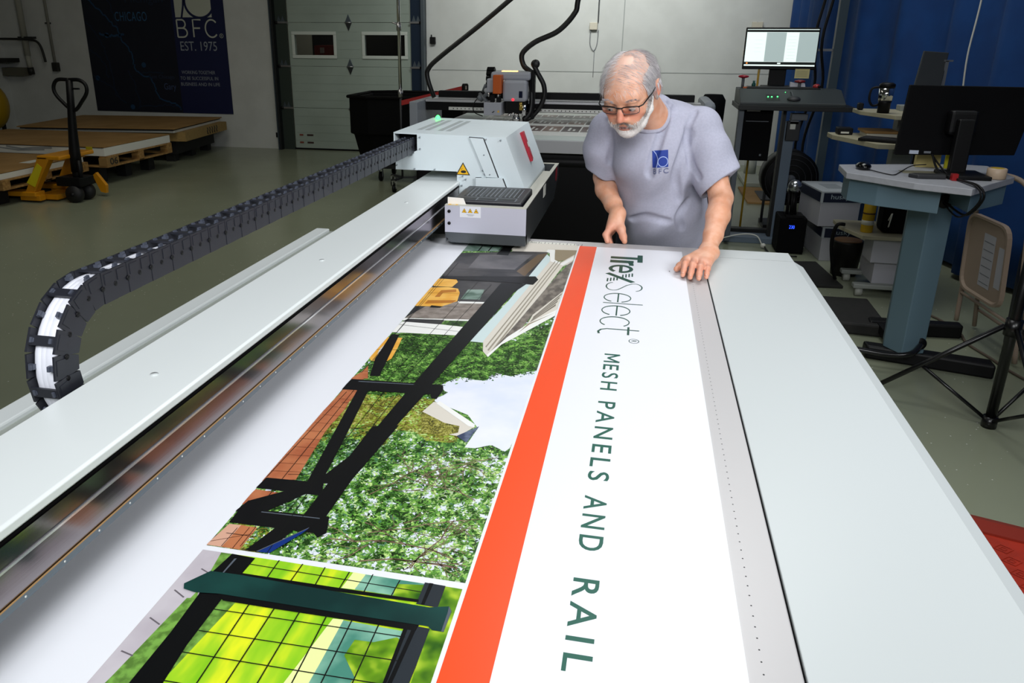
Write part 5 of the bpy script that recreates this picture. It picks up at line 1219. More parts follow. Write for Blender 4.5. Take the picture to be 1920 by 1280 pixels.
for p, q, r in (((-1.29, 6.36, 1.12), (-1.20, 6.3, 1.2), .016), ((-1.30, 6.36, 1.17), (-1.22, 6.3, 1.11), .013), ((-1.27, 6.36, 1.19), (-1.24, 6.3, 1.24), .012)): b.cyl(p, q, r, mid_grey, 12)
b.sphere((-1.29, 6.34, 1.14), .025, mid_grey, 10); b.sphere((-1.23, 6.3, 1.2), .022, mat('valve_white', 'b8bac0', .4), 10)
b.tube(smooth_path([(-1.30, 6.34, 1.15), (-1.34, 6.32, 1.09), (-1.33, 6.3, 1.03), (-1.26, 6.3, 1.0)], 6), .004, cut_bk, 6)
part('air_valve', b, ct)
# hoses
hm = mat('black_hose', '070708', .45)
b = MB(); b.tube(smooth_path([(-.50, 6.5, 4.75), (-.50, 6.5, 3.2), (-.52, 6.5, 2.2), (-.555, 6.5, 1.872), (-.578, 6.5, 1.777), (-.70, 6.5, 1.649), (-.872, 6.5, 1.570), (-.963, 6.5, 1.501), (-.985, 6.5, 1.449), (-.962, 6.5, 1.381), (-.90, 6.48, 1.337)], 8), .021, hm, 14)
single('vacuum_hose', b, 'thick black hose curling from the ceiling down to the grey cutter head', 'hose', loc=(-.9, 6.48, 1.337))
b = MB(); b.tube(smooth_path([(-.2, 6.5, 2.6), (-.55, 6.45, 2.3), (-1.078, 6.42, 1.874), (-1.309, 6.42, 1.694), (-1.659, 6.42, 1.434), (-1.741, 6.42, 1.351), (-1.751, 6.42, 1.296), (-1.725, 6.42, 1.204), (-1.70, 6.44, 1.13)], 8), .019, hm, 14)
single('air_hose', b, 'straight slanting black hose from the ceiling to the left end of the cutter beam', 'hose', loc=(-1.7, 6.44, 1.118))
b = MB(); b.tube(smooth_path([(-.90, 6.36, 1.34), (-.868, 6.30, 1.2), (-.872, 6.28, 1.05), (-.92, 6.25, .985)], 6), .019, hm, 12); b.tube(smooth_path([(-.86, 6.3, 1.40), (-.82, 6.3, 1.33), (-.775, 6.3, 1.25), (-.768, 6.3, 1.17), (-.80, 6.3, 1.08), (-.87, 6.3, 1.0), (-.93, 6.28, .98)], 6), .019, hm, 12)
b.box(-.875, -.845, 6.28, 6.36, .985, 1.36, cut_bk, b=.008); b.lathe([(.018, -.02), (.034, -.012), (.034, .012), (.018, .02)], (-.845, 6.3, 1.405), hm, 16, axis='y')
part('hose_bracket', b, ct)
# printed cards on the cutter
brown = [mat('card_brown', '4e3a3c', .4, c2='66504c', scale=20), mat('card_wine', '33191f', .4), mat('card_tan', '6b5148', .4, c2='8c746a', scale=20)]
cw = mat('card_white', 'dfe0de', .4)
sh2 = MB().box(-1.3, .3, 5.50, 7.02, .9554, .9566, cw)
single('uncut_sheet', sh2, 'white printed sheet lying on the cutting machine, under the small brown cards', 'sheet', loc=(-.5, 6.2, .956))
k = 0
for r, (ya, yb) in enumerate(((5.68, 6.09), (6.20, 6.60), (6.72, 6.98))):
    for c in range(9):
        x = -1.265 + c * .1385 + r * .0
        m = MB(); m.box(x, x + .131, ya, yb, .957, .9585, cw)
        m.box(x + .002, x + .129, ya + .05, yb - .004, .9585, .9588, brown[(c * 2 + r) % 3])
        for q in range(2): m.box(x + .045 + q * .035, x + .062 + q * .035, ya + .12 + q * .0, ya + .12 + (.2 if q == 0 else .1) * (1 if r < 2 else .5), .9588, .959, cw)
        single('printed_card', m, ['brown printed card in the front row on the cutting machine', 'brown printed card in the middle row on the cutting machine', 'brown printed card in the back row under the cutter beam'][r], 'card', 'brown printed cards in the %s row on the cutter' % ('front', 'middle', 'back')[r], loc=(x + .065, (ya + yb) / 2, .957))
# tilt truck
bn = empty('refuse_cart', (-2.5, 8.95, 0), 'large black plastic bin cart on casters in front of the overhead door', 'bin')
tub = mat('tub_black', '050506', .65, spec=.12)
b = MB(); rim = [(-3.25, 8.55), (-3.0, 8.45), (-1.85, 8.45), (-1.85, 9.45), (-3.0, 9.45), (-3.25, 9.3)]
def loop(poly, z, k=1.0, c=(-2.5, 8.95)): return [((p[0] - c[0]) * k + c[0], (p[1] - c[1]) * k + c[1], z) for p in poly]
lv = [loop(rim, .22, .86), loop(rim, .55, .955), loop(rim, .56, 1.0), loop(rim, .955, 1.0), loop(rim, .955, .95), loop(rim, .3, .84)]
n = len(rim); vs = sum(lv, []); fs = []
for i in range(len(lv) - 1): fs += [(i * n + j, i * n + (j + 1) % n, (i + 1) * n + (j + 1) % n, (i + 1) * n + j) for j in range(n)]
fs += [tuple(range(n))[::-1], tuple(range((len(lv) - 1) * n, len(lv) * n))]
b.add(vs, fs, tub); part('tub', b, bn, bevel=.01)
b = MB()
for p in ((-3.28, 8.53), ): pass
L1_ = loop(rim, .965, 1.015)
b.tube([Vector(p) for p in L1_], .018, tub, 8, closed=True, smooth=False); part('rolled_rim', b, bn)
part('frame', MB().box(-3.05, -1.95, 8.6, 9.3, .16, .21, dark_grey), bn)
def caster(x, y, par, h=.17, r=.055, brk=mid_grey):
    b = MB(); b.box(x - .022, x + .022, y - .03, y + .03, h - .01, h, brk); b.box(x - .022, x - .018, y - .02, y + .02, r, h, brk); b.box(x + .018, x + .022, y - .02, y + .02, r, h, brk)
    b.cyl((x - .015, y, r), (x + .015, y, r), r, black_plastic, 18); part('caster', b, par)
for x in (-2.95, -2.05):
    for y in (8.7, 9.2): caster(x, y, bn)
# stand pole on casters in front of it
ps = empty('rolling_stand', (-2.72, 8.25, 0), 'slim chrome telescopic pole on a small rolling base, in front of the black bin', 'stand')
PX, PYY = -2.55, 8.25
part('chrome_pole', MB().cyl((PX, PYY, 1.03), (PX, PYY, 3.4), .017, chrome, 14), ps)
part('lower_pole', MB().cyl((PX, PYY, .12), (PX, PYY, 1.03), .012, dark_grey, 12), ps)
b = MB(); b.cyl((PX, PYY, .99), (PX, PYY, 1.07), .026, steel, 14); b.cyl((PX, PYY, 1.66), (PX, PYY, 1.74), .025, steel, 14); b.cyl((PX, PYY, 1.72), (PX - .07, PYY - .02, 1.74), .007, steel, 8)
part('clamp_collar', b, ps)
b = MB()
for a in (20, 140, 260):
    ca_, sa_ = math.cos(math.radians(a)), math.sin(math.radians(a)); b.box(0, .22, -.012, .012, .12, .14, dark_grey, T=Matrix.Translation((PX, PYY, 0)) @ Matrix.Rotation(math.radians(a), 4, 'Z'))
part('base_arms', b, ps)
for a in (20, 140, 260): caster(PX + .2 * math.cos(math.radians(a)), PYY + .2 * math.sin(math.radians(a)), ps, .13, .04, chrome)
# retractable belt barrier
bb = empty('belt_barrier', (-1.785, 8.0, 0), 'black barrier post with a red retractable belt, beyond the left end of the cutter', 'barrier')
b = MB(); b.lathe([(.16, 0), (.16, .012), (.03, .03)], (-1.785, 8.0, 0), cut_bk, 24); part('base', b, bb)
part('post', MB().cyl((-1.785, 8, .02), (-1.785, 8, 1.02), .03, cut_bk, 18), bb)
b = MB(); b.lathe([(.028, 1.0), (.034, 1.03), (.034, 1.14), (.026, 1.155)], (-1.785, 8, 0), cut_bk, 18); b.box(-1.775, -1.76, 7.962, 7.968, 1.10, 1.135, mat('sign_white', '8a8078')); part('belt_head', b, bb)
b = MB(); rb_ = mat('belt_red', 'a01c18', .6)
b.add([(-1.80, 7.99, 1.135), (-1.80, 7.99, 1.085), (-2.45, 7.95, .93), (-2.45, 7.95, .98), (-1.80, 8.0, 1.135), (-1.80, 8.0, 1.085), (-2.45, 7.96, .93), (-2.45, 7.96, .98)], [(0, 3, 2, 1), (4, 5, 6, 7), (0, 1, 5, 4), (3, 7, 6, 2), (0, 4, 7, 3), (1, 2, 6, 5)], rb_)
part('red_belt', b, bb)
# things on the wall
b = MB(); b.box(-2.94, -2.865, WY - .05, WY, 1.51, 1.60, black_plastic, b=.005); b.box(-2.93, -2.92, WY - .03, WY, 1.60, 1.63, black_plastic)
single('door_switch', b, 'small black switch box on the wall just right of the overhead door', 'switch', loc=(-2.9, WY, 1.55))
th_ = empty('thermostat', (-.70, WY, 1.74), 'small beige control box with dangling wires on the grey wall above the cutter', 'thermostat')
part('housing', MB().box(-.765, -.665, WY - .05, WY, 1.70, 1.79, mat('beige_box', 'c8c2b0', .5), b=.005), th_)
b = MB(); b.tube(smooth_path([(-.75, WY - .03, 1.70), (-.75, WY - .02, 1.52), (-.70, WY - .015, 1.44), (-.66, WY - .015, 1.52), (-.65, WY - .02, 1.70)], 6), .004, mid_grey, 6); b.cyl((-.66, WY - .012, 1.79), (-.655, WY - .012, 4.7), .008, mid_grey, 8); b.cyl((-.69, WY - .01, 1.10), (-.69, WY - .01, 1.45), .003, mid_grey, 6)
part('wiring', b, th_)
# ================================================================ left side: banner, pipes, pallets, pallet jack
bx0, bx1, bz0, bz1 = -8.33, -6.02, .49, 3.1; BY = WY - .012
ban = MB(); nav = mat('banner_navy', '070d20', .55); navr = mat('banner_blue', '0a1440', .55)
ban.box(bx0, bx1, BY, WY - .002, bz0, bz1, nav)
BF = lambda x, z, y: (x, BY - .001 - y * .0005, z)
ban.poly([BF(-6.85, bz0, 0), BF(bx1, bz0, 0), BF(bx1, bz1, 0), BF(-6.85, bz1, 0)], navr)
road = mat('banner_road', '123a5c', .6); road2 = mat('banner_road_dark', '0c2440', .6); cream_b = mat('banner_cream', 'b8bcae', .55); grey_b = mat('banner_grey', '8d949c', .55); pale_b = mat('banner_map_text', '2c5a80', .6)
random.seed(3)
def wob(pts, n=7, a=.02):
    q = smooth_path([(p[0], p[1], 0) for p in pts], n); return [(p.x + random.uniform(-a, a), p.y + random.uniform(-a, a)) for p in q]
ban.ribbon(wob([(-8.2, 2.1), (-8.0, 1.9), (-7.8, 1.7), (-7.75, 1.55), (-7.62, 1.35), (-7.55, 1.1), (-7.3, .95), (-7.22, .7), (-6.95, .62), (-6.87, .55)]), .022, road, BF, 1)
ban.ribbon(wob([(-8.1, 1.62), (-7.9, 1.60), (-7.7, 1.62)]), .03, road, BF, 1)
for s_ in ([(-7.95, 2.3), (-7.85, 2.0), (-7.78, 1.7)], [(-8.3, 1.0), (-8.1, .9), (-7.8, .6)], [(-7.7, 1.1), (-7.62, .9), (-7.55, .6)], [(-7.5, 1.06), (-7.3, 1.08), (-7.1, 1.06)], [(-8.3, 1.4), (-8.1, 1.2), (-8.05, 1.0)], [(-7.6, .55), (-7.2, .60), (-6.9, .58)], [(-8.3, 1.8), (-8.1, 1.5), (-8.0, 1.2), (-7.95, .7)]): ban.ribbon(wob(s_), .012, road2, BF, 1)
for x, z in ((-7.98, 1.6), (-8.24, .98), (-7.42, 1.18), (-7.7, .56)): ban.poly([BF(x + .04 * math.cos(a), z + .04 * math.sin(a), 1) for a in [k * .785 for k in range(8)]], road)
text_fit(ban, 'CHICAGO', pale_b, BF, -7.80, -7.27, 1.80, 1.93, 1, 0, 1.1)
text_fit(ban, 'Michigan', mat('banner_faint', '14263c', .6), BF, -7.6, -6.98, 2.02, 2.16, 1)
text_fit(ban, 'Gary', mat('banner_gary', '3a4a70', .6), BF, -7.12, -6.92, .80, .92, 1); text_fit(ban, 'East Chicago', mat('banner_faint2', '24304c', .6), BF, -7.35, -6.93, .97, 1.04, 1)
# emblem: cream square with the bow of the letter b in navy lines
ban.poly([BF(-6.80, 1.853, 1), BF(-6.215, 1.853, 1), BF(-6.215, 2.62, 1), BF(-6.80, 2.62, 1)], cream_b)
ban.ribbon([(p[0], p[1]) for p in arc(-6.40, 2.06, .23, .215, 0, 360, 40)], .035, navr, BF, 2, closed=False)
ban.ribbon([(-6.75, 2.63), (-6.66, 2.45), (-6.63, 2.2), (-6.66, 2.0), (-6.70, 1.85)], .03, navr, BF, 2)
strokes(ban, G_B(), cream_b, BF, -6.79, 1.58, .26, .24, .022, 1); strokes(ban, G_F(), cream_b, BF, -6.53, 1.58, .26, .24, .022, 1); strokes(ban, G_C(), cream_b, BF, -6.335, 1.58, .20, .24, .022, 1)
ban.ribbon(arc(-6.09, 1.60, .028, .028, 0, 360, 16), .006, cream_b, BF, 1); text_fit(ban, 'R', cream_b, BF, -6.10, -6.08, 1.585, 1.615, 1)
text_fit(ban, 'EST. 1975', grey_b, BF, -6.77, -6.18, 1.39, 1.52, 1)
for t_, x0, x1, z in (('WORKING TOGETHER', -6.80, -6.25, 1.06), ('TO BE SUCCESSFUL IN', -6.83, -6.21, .975), ('BUSINESS AND IN LIFE', -6.83, -6.19, .89)): text_fit(ban, t_, grey_b, BF, x0, x1, z, z + .048, 1)
single('wall_banner', ban, 'dark navy wall banner with a street map, BFC emblem and cream lettering', 'banner', loc=(-7.17, WY, bz0))
pg = mat('pipe_grey', '8d8d84', .5); pd = mat('pipe_dark', '1c1c18', .6); pst = mat('pipe_white', 'a5a598', .5)
b = MB(); b.cyl((-9.40, WY - .06, 4.7), (-9.38, WY - .06, 1.3), .045, pst, 14); b.cyl((-9.38, WY - .06, 1.3), (-9.37, WY - .06, 1.1), .035, pst, 14); b.cyl((-9.37, WY - .06, 1.12), (-9.36, WY - .06, 1.02), .045, pd, 12); b.box(-9.47, -9.22, WY - .10, WY - .003, 1.545, 1.575, pd)
single('drain_pipe', b, 'wide pale vertical pipe ending in a dark fitting, left wall corner', 'pipe', loc=(-9.37, WY, 1.02))
b = MB(); b.cyl((-8.96, WY - .04, 4.7), (-8.93, WY - .04, 1.18), .02, pg, 10); b.box(-8.98, -8.88, WY - .07, WY - .002, 1.07, 1.20, pd, b=.01); b.box(-8.99, -8.92, WY - .05, WY, 1.76, 1.78, pd)
single('conduit', b, 'thin grey conduit running down to a dark socket box, left of the banner', 'conduit', loc=(-8.93, WY, 1.07))
b = MB(); b.tube(smooth_path([(-9.83, WY - .13, 1.54), (-9.5, WY - .13, 1.54), (-9.2, WY - .13, 1.53), (-9.07, WY - .13, 1.45), (-9.02, WY - .13, 1.21)], 6), .018, pd, 10)
single('black_conduit', b, 'black conduit bending across the wall behind the pale pipe', 'conduit', loc=(-9.3, WY, 1.54))
b = MB(); b.box(-9.86, -9.55, WY - .3, WY - .05, 1.2, 1.26, pd); b.box(-9.80, -9.42, WY - .16, WY, 1.0, 1.12, mat('pipe_duct', '5c5a4c', .6))
single('wall_bracket', b, 'dark bracket shelf on the wall at the far left edge', 'bracket', loc=(-9.6, WY, 1.0))
# yellow floor machine at the edge
ym = empty('yellow_compressor', (-9.3, 9.9, 0), 'rounded yellow machine with a blue top at the far left edge', 'machine')
yel = mat('machine_yellow', 'a8860c', .4)
b = MB(); b.sphere((-9.30, 9.9, .62), (.26, .26, .34), yel, 24); part('shell', b, ym)
b = MB(); b.lathe([(.12, 0), (.18, .05), (.17, .2), (.05, .26)], (-9.33, 9.9, .93), mat('machine_blue', '0e2c5c', .4), 18); b.box(-9.46, -9.20, 9.8, 10.0, .92, 1.0, black_plastic, b=.02); part('motor', b, ym)
part('column', MB().cyl((-9.36, 9.9, 1.15), (-9.36, 9.9, 1.32), .05, yel), ym)
b = MB()
for p in ((-9.45, 9.75), (-9.15, 9.75), (-9.3, 10.1)): b.cyl((p[0], p[1], 0), (p[0], p[1], .42), .03, black_plastic)
part('legs', b, ym, kind=None)
# pallets
wood = mat('pallet_wood', 'a8824a', .75, c2='8a6636', scale=6, stretch=(1, 6, 6)); wood_d = mat('pallet_wood_dark', '6a4e2a', .8)
kraft = mat('kraft_board', 'a07c4a', .75, c2='94713f', scale=3); whb = mat('board_white', 'dcdcd4', .5); blk_p = mat('pallet_black', '0a0a0a', .7)
def pallet(x0, x1, y0, y1, z0, label, group='wooden shipping pallets', h=.125):
    p = empty('pallet', ((x0 + x1) / 2, (y0 + y1) / 2, z0), label, 'pallet', group)
    for yy in (y0, (y0 + y1) / 2 - .05, y1 - .1):
        m = MB()
        for i in range(3): m.box(x0 + (x1 - x0 - .1) * i / 2, x0 + (x1 - x0 - .1) * i / 2 + .1, yy, yy + .1, z0 + .016, z0 + h - .016, wood_d if i < 2 else wood)
        part('blocks', m, p, kind='stuff')
    n = 9
    for i in range(n):
        x = x0 + (x1 - x0 - .09) * i / (n - 1); part('deck_board', MB().box(x, x + .09, y0, y1, z0 + h - .016, z0 + h, wood, b=.002), p)
    for y in (y0, (y0 + y1) / 2 - .05, y1 - .1): part('bottom_board', MB().box(x0, x1, y, y + .1, z0, z0 + .016, wood, b=.002), p)
    part('side_board', MB().box(x1 - .09, x1, y0 + .1, y1 - .1, z0, z0 + .016, wood), p)
    return p
def blackbase(x0, x1, y0, y1, z, label):
    m = MB(); m.box(x0, x1, y0, y1, z - .03, z, blk_p)
    for x in (x0, (x0 + x1) / 2 - .06, x1 - .12):
        for y in (y0, (y0 + y1) / 2 - .06, y1 - .12): m.box(x, x + .12, y, y + .12, 0, z - .03, blk_p)
    single('plastic_pallet', m, label, 'pallet', loc=((x0 + x1) / 2, (y0 + y1) / 2, 0))
X1 = -5.835
blackbase(-8.2, -6.02, 7.80, 8.85, .195, 'black plastic pallet under the wooden pallet of the middle stack')
p2 = pallet(-8.2, -5.82, 7.69, 8.97, .197, 'wooden pallet numbered 06 carrying the middle stack of boards', None)
b = MB(); b.box(-5.92, -5.819, 7.684, 7.69, .215, .30, mat('stencil_wood', '8f7040', .7)); b.box(-5.8199, -5.8185, 7.70, 7.90, .215, .305, mat('stencil_wood', '8f7040'))
text_fit(b, '06', ink, lambda y, z, x: (-5.8180, y, z), 7.74, 7.88, .222, .298, 0, .02)
part('number_board', b, p2)
def stack(name, x0, x1, y0, y1, z0, z1, label, tape=False):
    s_ = empty(name, ((x0 + x1) / 2, (y0 + y1) / 2, z0), label, 'stack of boards')
    part('white_boards', MB().box(x0, x1, y0, y1, z0, z1 - .012, whb, b=.002), s_)
    part('black_layer', MB().box(x0 - .005, x1 - .01, y0 - .005, y1 - .005, z1 - .0115, z1 - .0075, blk_p), s_)  # thin black layer between the white boards and the kraft sheet
    part('kraft_sheet', MB().box(x0, x1, y0 + .005, y1, z1 - .007, z1, kraft), s_)
    if tape:
        part('yellow_tape', MB().box(-6.06, -5.98, y0 - .006, y0 - .001, z0 + .05, z1 + .001, mat('tape_yellow', 'b8a81c', .5)), s_)
        m = MB(); m.ribbon([(-7.1, .40), (-6.9, .375), (-6.75, .39), (-6.5, .40)], .02, mat('wrap_grey', '8f9496', .3), lambda x, z, y: (x, y0 - .003, z)); m.ribbon([(-7.2, .385), (-6.95, .36), (-6.6, .375)], .012, mat('wrap_grey', '8f9496', .3), lambda x, z, y: (x, y0 - .003, z)); part('stretch_wrap', m, s_)
    return s_
stack('board_stack', -8.2, -5.835, 7.69, 8.97, .324, .425, 'white board stack with a brown kraft top sheet, middle of the three stacks', True)
blackbase(-8.3, -6.2, 6.5, 7.5, .165, 'black plastic pallet under the wooden pallet nearest the yellow jack')
pallet(-8.3, -6.02, 6.38, 7.63, .166, 'wooden pallet at the left edge beside the yellow pallet jack', None, .10)
stack('board_stack', -8.3, -6.05, 6.40, 7.60, .268, .335, 'low white board stack with kraft top behind the yellow jack')
b = MB(); b.box(-6.35, -6.22, 7.0, 7.22, .3355, .3365, whb); single('paper_note', b, 'white paper slip lying on the kraft sheet behind the yellow jack', 'paper', loc=(-6.3, 7.1, .336))
# back stack, slightly turned
RZ = math.radians(7); C1 = (-7.05, 9.95)
T1 = Matrix.Translation((C1[0], C1[1], 0)) @ Matrix.Rotation(RZ, 4, 'Z')
m = MB(); m.box(-1.0, .92, -.62, .62, .10, .28, blk_p, T=T1)
for x in (-.95, -.1, .75):
    for y in (-.6, -.06, .48): m.box(x, x + .12, y, y + .12, 0, .10, blk_p, T=T1)
single('plastic_pallet', m, 'black plastic pallet under the rear stack, against the banner wall', 'pallet', loc=(C1[0], C1[1], 0), rz=RZ)
m = MB(); m.box(-1.0, 1.10, -.70, .70, .281, .40, mat('corrugated', '8f7444', .8, c2='a5874f', scale=20, stretch=(1, 1, 12)), T=T1)
for k_ in range(5): m.tube([T1 @ Vector(p) for p in ((1.1015, .0 + k_ * .08, .385), (1.1015, .02 + k_ * .08, .36), (1.1015, -.005 + k_ * .08, .335), (1.1015, .01 + k_ * .08, .30))], .008, ink, 6)
single('flattened_cartons', m, 'flat bundle of corrugated cartons with black marks, under the rear kraft sheets', 'cartons', loc=(C1[0], C1[1], .281), rz=RZ)
s_ = empty('board_stack', (C1[0], C1[1], .402), 'rear stack of boards with kraft top below the banner', 'stack of boards', rz=RZ)
part('white_boards', MB().box(-1.05, 1.0, -.80, .72, .402, .43, whb, T=T1), s_); part('black_boards', MB().box(-1.1, 1.0, -.83, .72, .431, .447, blk_p, T=T1), s_); part('kraft_sheet', MB().box(-1.15, 1.02, -.82, .74, .448, .462, kraft, T=T1), s_)
# pallet jack, forks pointing left
pj = empty('pallet_jack', (-5.7, 6.85, 0), 'yellow pallet jack with a black loop handle at the left', 'pallet jack')
jy = mat('jack_yellow', 'd08c10', .4, c2='c8860e', scale=5)
for y in (6.66, 7.10):
    b = MB(); b.prism([(-6.10, .02), (-5.87, .02), (-5.87, .07), (-5.93, .09), (-5.70, .43), (-5.72, .46), (-5.82, .46), (-6.03, .10), (-6.10, .08)], 'y', y, y + .08, jy, bev=.004)
    part('side_frame', b, pj)
    part('fork', MB().box(-7.2, -5.9, y - .02, y + .12, .06, .11, jy, b=.01), pj)
    part('fork_roller', MB().cyl((-7.0, y + .02, .03), (-7.0, y + .08, .03), .03, black_plastic, 14), pj)
part('cross_head', MB().box(-5.83, -5.57, 6.66, 7.18, .435, .475, jy, b=.01), pj)
part('axle_plate', MB().box(-5.97, -5.75, 6.76, 7.04, .02, .07, jy), pj)
part('yellow_label', MB().prism([(-5.99, .20), (-5.90, .16), (-5.78, .36), (-5.83, .40)], 'y', 6.656, 6.659, mat('jack_label', 'd8c818', .5)), pj)
b = MB(); b.cyl((-5.55, 6.86, .14), (-5.55, 6.86, .44), .05, black_plastic, 16); b.cyl((-5.485, 6.82, .20), (-5.485, 6.82, .42), .022, black_plastic, 12); b.cyl((-5.485, 6.82, .30), (-5.485, 6.82, .40), .015, steel, 12); b.box(-5.74, -5.46, 6.76, 6.98, .16, .25, black_plastic, b=.01)
part('hydraulic_pump', b, pj)
b = MB()
for y in (6.74, 6.91): b.cyl((-5.55, y, .085), (-5.55, y + .07, .085), .085, mat('wheel_rubber', '121214', .6), 24)
b.cyl((-5.55, 6.72, .085), (-5.55, 7.0, .085), .018, black_plastic, 10)
part('steer_wheels', b, pj)
part('small_foot', MB().prism([(-5.57, .22), (-5.50, .05), (-5.44, .04), (-5.43, .12), (-5.53, .25)], 'y', 7.10, 7.14, jy), pj)
b = MB(); b.tube([(-5.55, 6.86, .30), (-5.545, 6.86, .50), (-5.525, 6.86, .72), (-5.50, 6.86, .95), (-5.475, 6.86, 1.19)], [.056, .052, .042, .035, .032], black_plastic, 12)
part('handle_bar', b, pj)
b = MB(); b.tube(smooth_path([(-5.475, 6.86, 1.19), (-5.37, 6.86, 1.19), (-5.305, 6.86, 1.15), (-5.30, 6.86, 1.08), (-5.36, 6.86, 1.0), (-5.475, 6.86, .90), (-5.60, 6.86, .99), (-5.66, 6.86, 1.07), (-5.655, 6.86, 1.14), (-5.60, 6.86, 1.19), (-5.475, 6.86, 1.19)], 5), .018, black_plastic, 10)
b.box(-5.46, -5.38, 6.85, 6.87, 1.10, 1.115, black_plastic)
part('loop_handle', b, pj)
# ================================================================ right side
# blue curtain: folds along a path
cm = mat('curtain_blue', '0a3c7a', .8, c2='0c4486', scale=3, bump=.05, bscale=40)
def curtain(name, path, z0, z1, amp, fold, label, seed, nper=None):
    random.seed(seed); P = smooth_path([(p[0], p[1], 0) for p in path], 24); L_ = 0; pts = []
    for i in range(len(P)):
        if i: L_ += (P[i] - P[i - 1]).length
        t = (P[min(i + 1, len(P) - 1)] - P[max(i - 1, 0)]).normalized(); nrm = Vector((-t.y, t.x, 0)); ph = L_ / fold * 2 * math.pi
        pts.append((P[i], nrm, ph))
    Z = [z0 + (z1 - z0) * j / 14 for j in range(15)]; vs = []; fs = []
    for side_ in (0, 1):
        for (p, n, ph) in pts:
            for j, z in enumerate(Z):
                w = amp * (math.sin(ph + .4 * math.sin(z * 1.1)) + .45 * math.sin(ph * .43 + 1.3 + z * .25) + .2 * math.sin(ph * 2.1 + z)) * (1 - .35 * j / 14)
                q = p + n * (w + side_ * .006); vs.append((q.x, q.y, z))
    n_, k_ = len(pts), len(Z); o = n_ * k_
    for i in range(n_ - 1):
        for j in range(k_ - 1):
            a = i * k_ + j; fs.append((a, a + k_, a + k_ + 1, a + 1)); fs.append((o + a, o + a + 1, o + a + k_ + 1, o + a + k_))
    for j in range(k_ - 1):
        fs.append((j, j + 1, o + j + 1, o + j)); a = (n_ - 1) * k_ + j; fs.append((a, o + a, o + a + 1, a + 1))
    for i in range(n_ - 1):
        a = i * k_; fs.append((a, o + a, o + a + k_, a + k_)); a += k_ - 1; fs.append((a, a + k_, o + a + k_, o + a))
    m = MB().add(vs, fs, cm, True)
    return single(name, m, label, 'curtain', 'blue curtains on the right', loc=(path[0][0], path[0][1], z0))
curtain('curtain', [(1.70, 10.8), (1.74, 9.7), (1.70, 8.9), (1.70, 8.25)], .05, 4.57, .05, .42, 'blue curtain panel hanging nearest the grey wall, behind the lit monitor', 2)
curtain('curtain', [(1.70, 8.10), (1.88, 7.5), (2.15, 6.6), (2.45, 5.4), (2.70, 4.2), (2.8, 3.0)], .04, 4.57, .068, .62, 'wide blue curtain behind the black monitor and the folding chair', 5)
b = MB(); b.cyl((1.72, 10.9, 4.6), (1.78, 7.7, 4.6), .02, steel, 10); b.tube([(1.78, 7.7, 4.6), (2.15, 6.6, 4.6), (2.45, 5.4, 4.6), (2.7, 4.2, 4.6), (2.8, 3.0, 4.6)], .02, steel, 10)
single('curtain_track', b, 'steel track the blue curtains hang from', 'curtain track', loc=(1.8, 7.7, 4.6))
b = MB(); b.tube(smooth_path([(2.14, 6.1, 4.5), (2.12, 6.1, 2.6), (2.135, 6.1, 1.9), (2.12, 6.1, 1.5), (2.14, 6.1, 1.22)], 6), .006, cream, 6)
single('hanging_string', b, 'thin white cord hanging down the wide blue curtain', 'cord', loc=(2.14, 6.1, 1.2))
# column and cables between the curtains
fr = empty('equipment_frame', (1.62, 7.3, 0), 'dark steel upright with cables behind the lit monitor', 'frame')
part('upright', MB().box(1.57, 1.64, 7.55, 7.62, 0, 3.4, mat('frame_blue_grey', '32424c', .5)), fr)
part('cross_bar', MB().box(1.30, 1.60, 7.58, 7.62, 1.50, 1.52, mid_grey), fr)
b = MB()
for x, y, z in ((1.52, 7.6, 3.6), (1.46, 7.62, 3.6)): b.tube(smooth_path([(x, y, z), (x + .02, y, 2.2), (x - .05, y - .03, 1.6), (x + .01, y, 1.2), (x - .08, y, .7), (x, y, .1)], 6), .012, black_plastic, 8)
part('cables', b, fr, kind='stuff')
# ---- operator console
cs = empty('operator_console', (1.1, 6.8, 0), 'dark grey standing console with green lamps, left of the blue curtain', 'console')
cg = mat('console_green_grey', '33393a', .5); cg2 = mat('console_dark', '101314', .5); leg_m = mat('console_leg', '5c636b', .45)
b = MB(); b.prism([(6.50, 1.115), (6.50, 1.135), (6.72, 1.225), (6.95, 1.225), (6.95, 1.115)], 'x', .735, 1.50, cg, bev=.004); b.box(.72, 1.56, 6.46, 6.96, 1.08, 1.116, cg2, b=.003)
part('console_body', b, cs)
b = MB(); lit = mat('green_led', '50ff80', .4, emit=3)
F7 = lambda x, t, o: (x, 6.50 + .22 * t, 1.135 + .09 * t + o)
b.add([F7(.93, .15, .001), F7(1.03, .15, .001), F7(1.03, .6, .001), F7(.93, .6, .001)], [(0, 1, 2, 3)], cg2)
part('button_panel', b, cs)
for x, t in ((.945, .4), (.972, .4), (1.015, .42), (1.08, .75)): part('green_button', MB().sphere(F7(x, t, .003), .006 if x < 1.05 else .003, lit, 8), cs, label='green lit button')
part('leg', MB().box(1.11, 1.19, 6.66, 6.74, .03, .98, mat('leg_blue_grey', '6d7c8c', .4), b=.004).box(1.085, 1.11, 6.66, 6.74, .03, 1.08, cg2), cs)
part('side_leg', MB().prism([(.735, 1.12), (.775, 1.12), (.775, .03), (.735, .03)], 'y', 6.52, 6.60, leg_m, bev=.003), cs)
part('foot_bar', MB().box(.55, 1.25, 6.60, 6.78, 0, .05, mat('leg_blue_grey', '6d7c8c'), b=.004).box(.55, 1.25, 6.82, 6.9, .0, .07, cg2), cs)
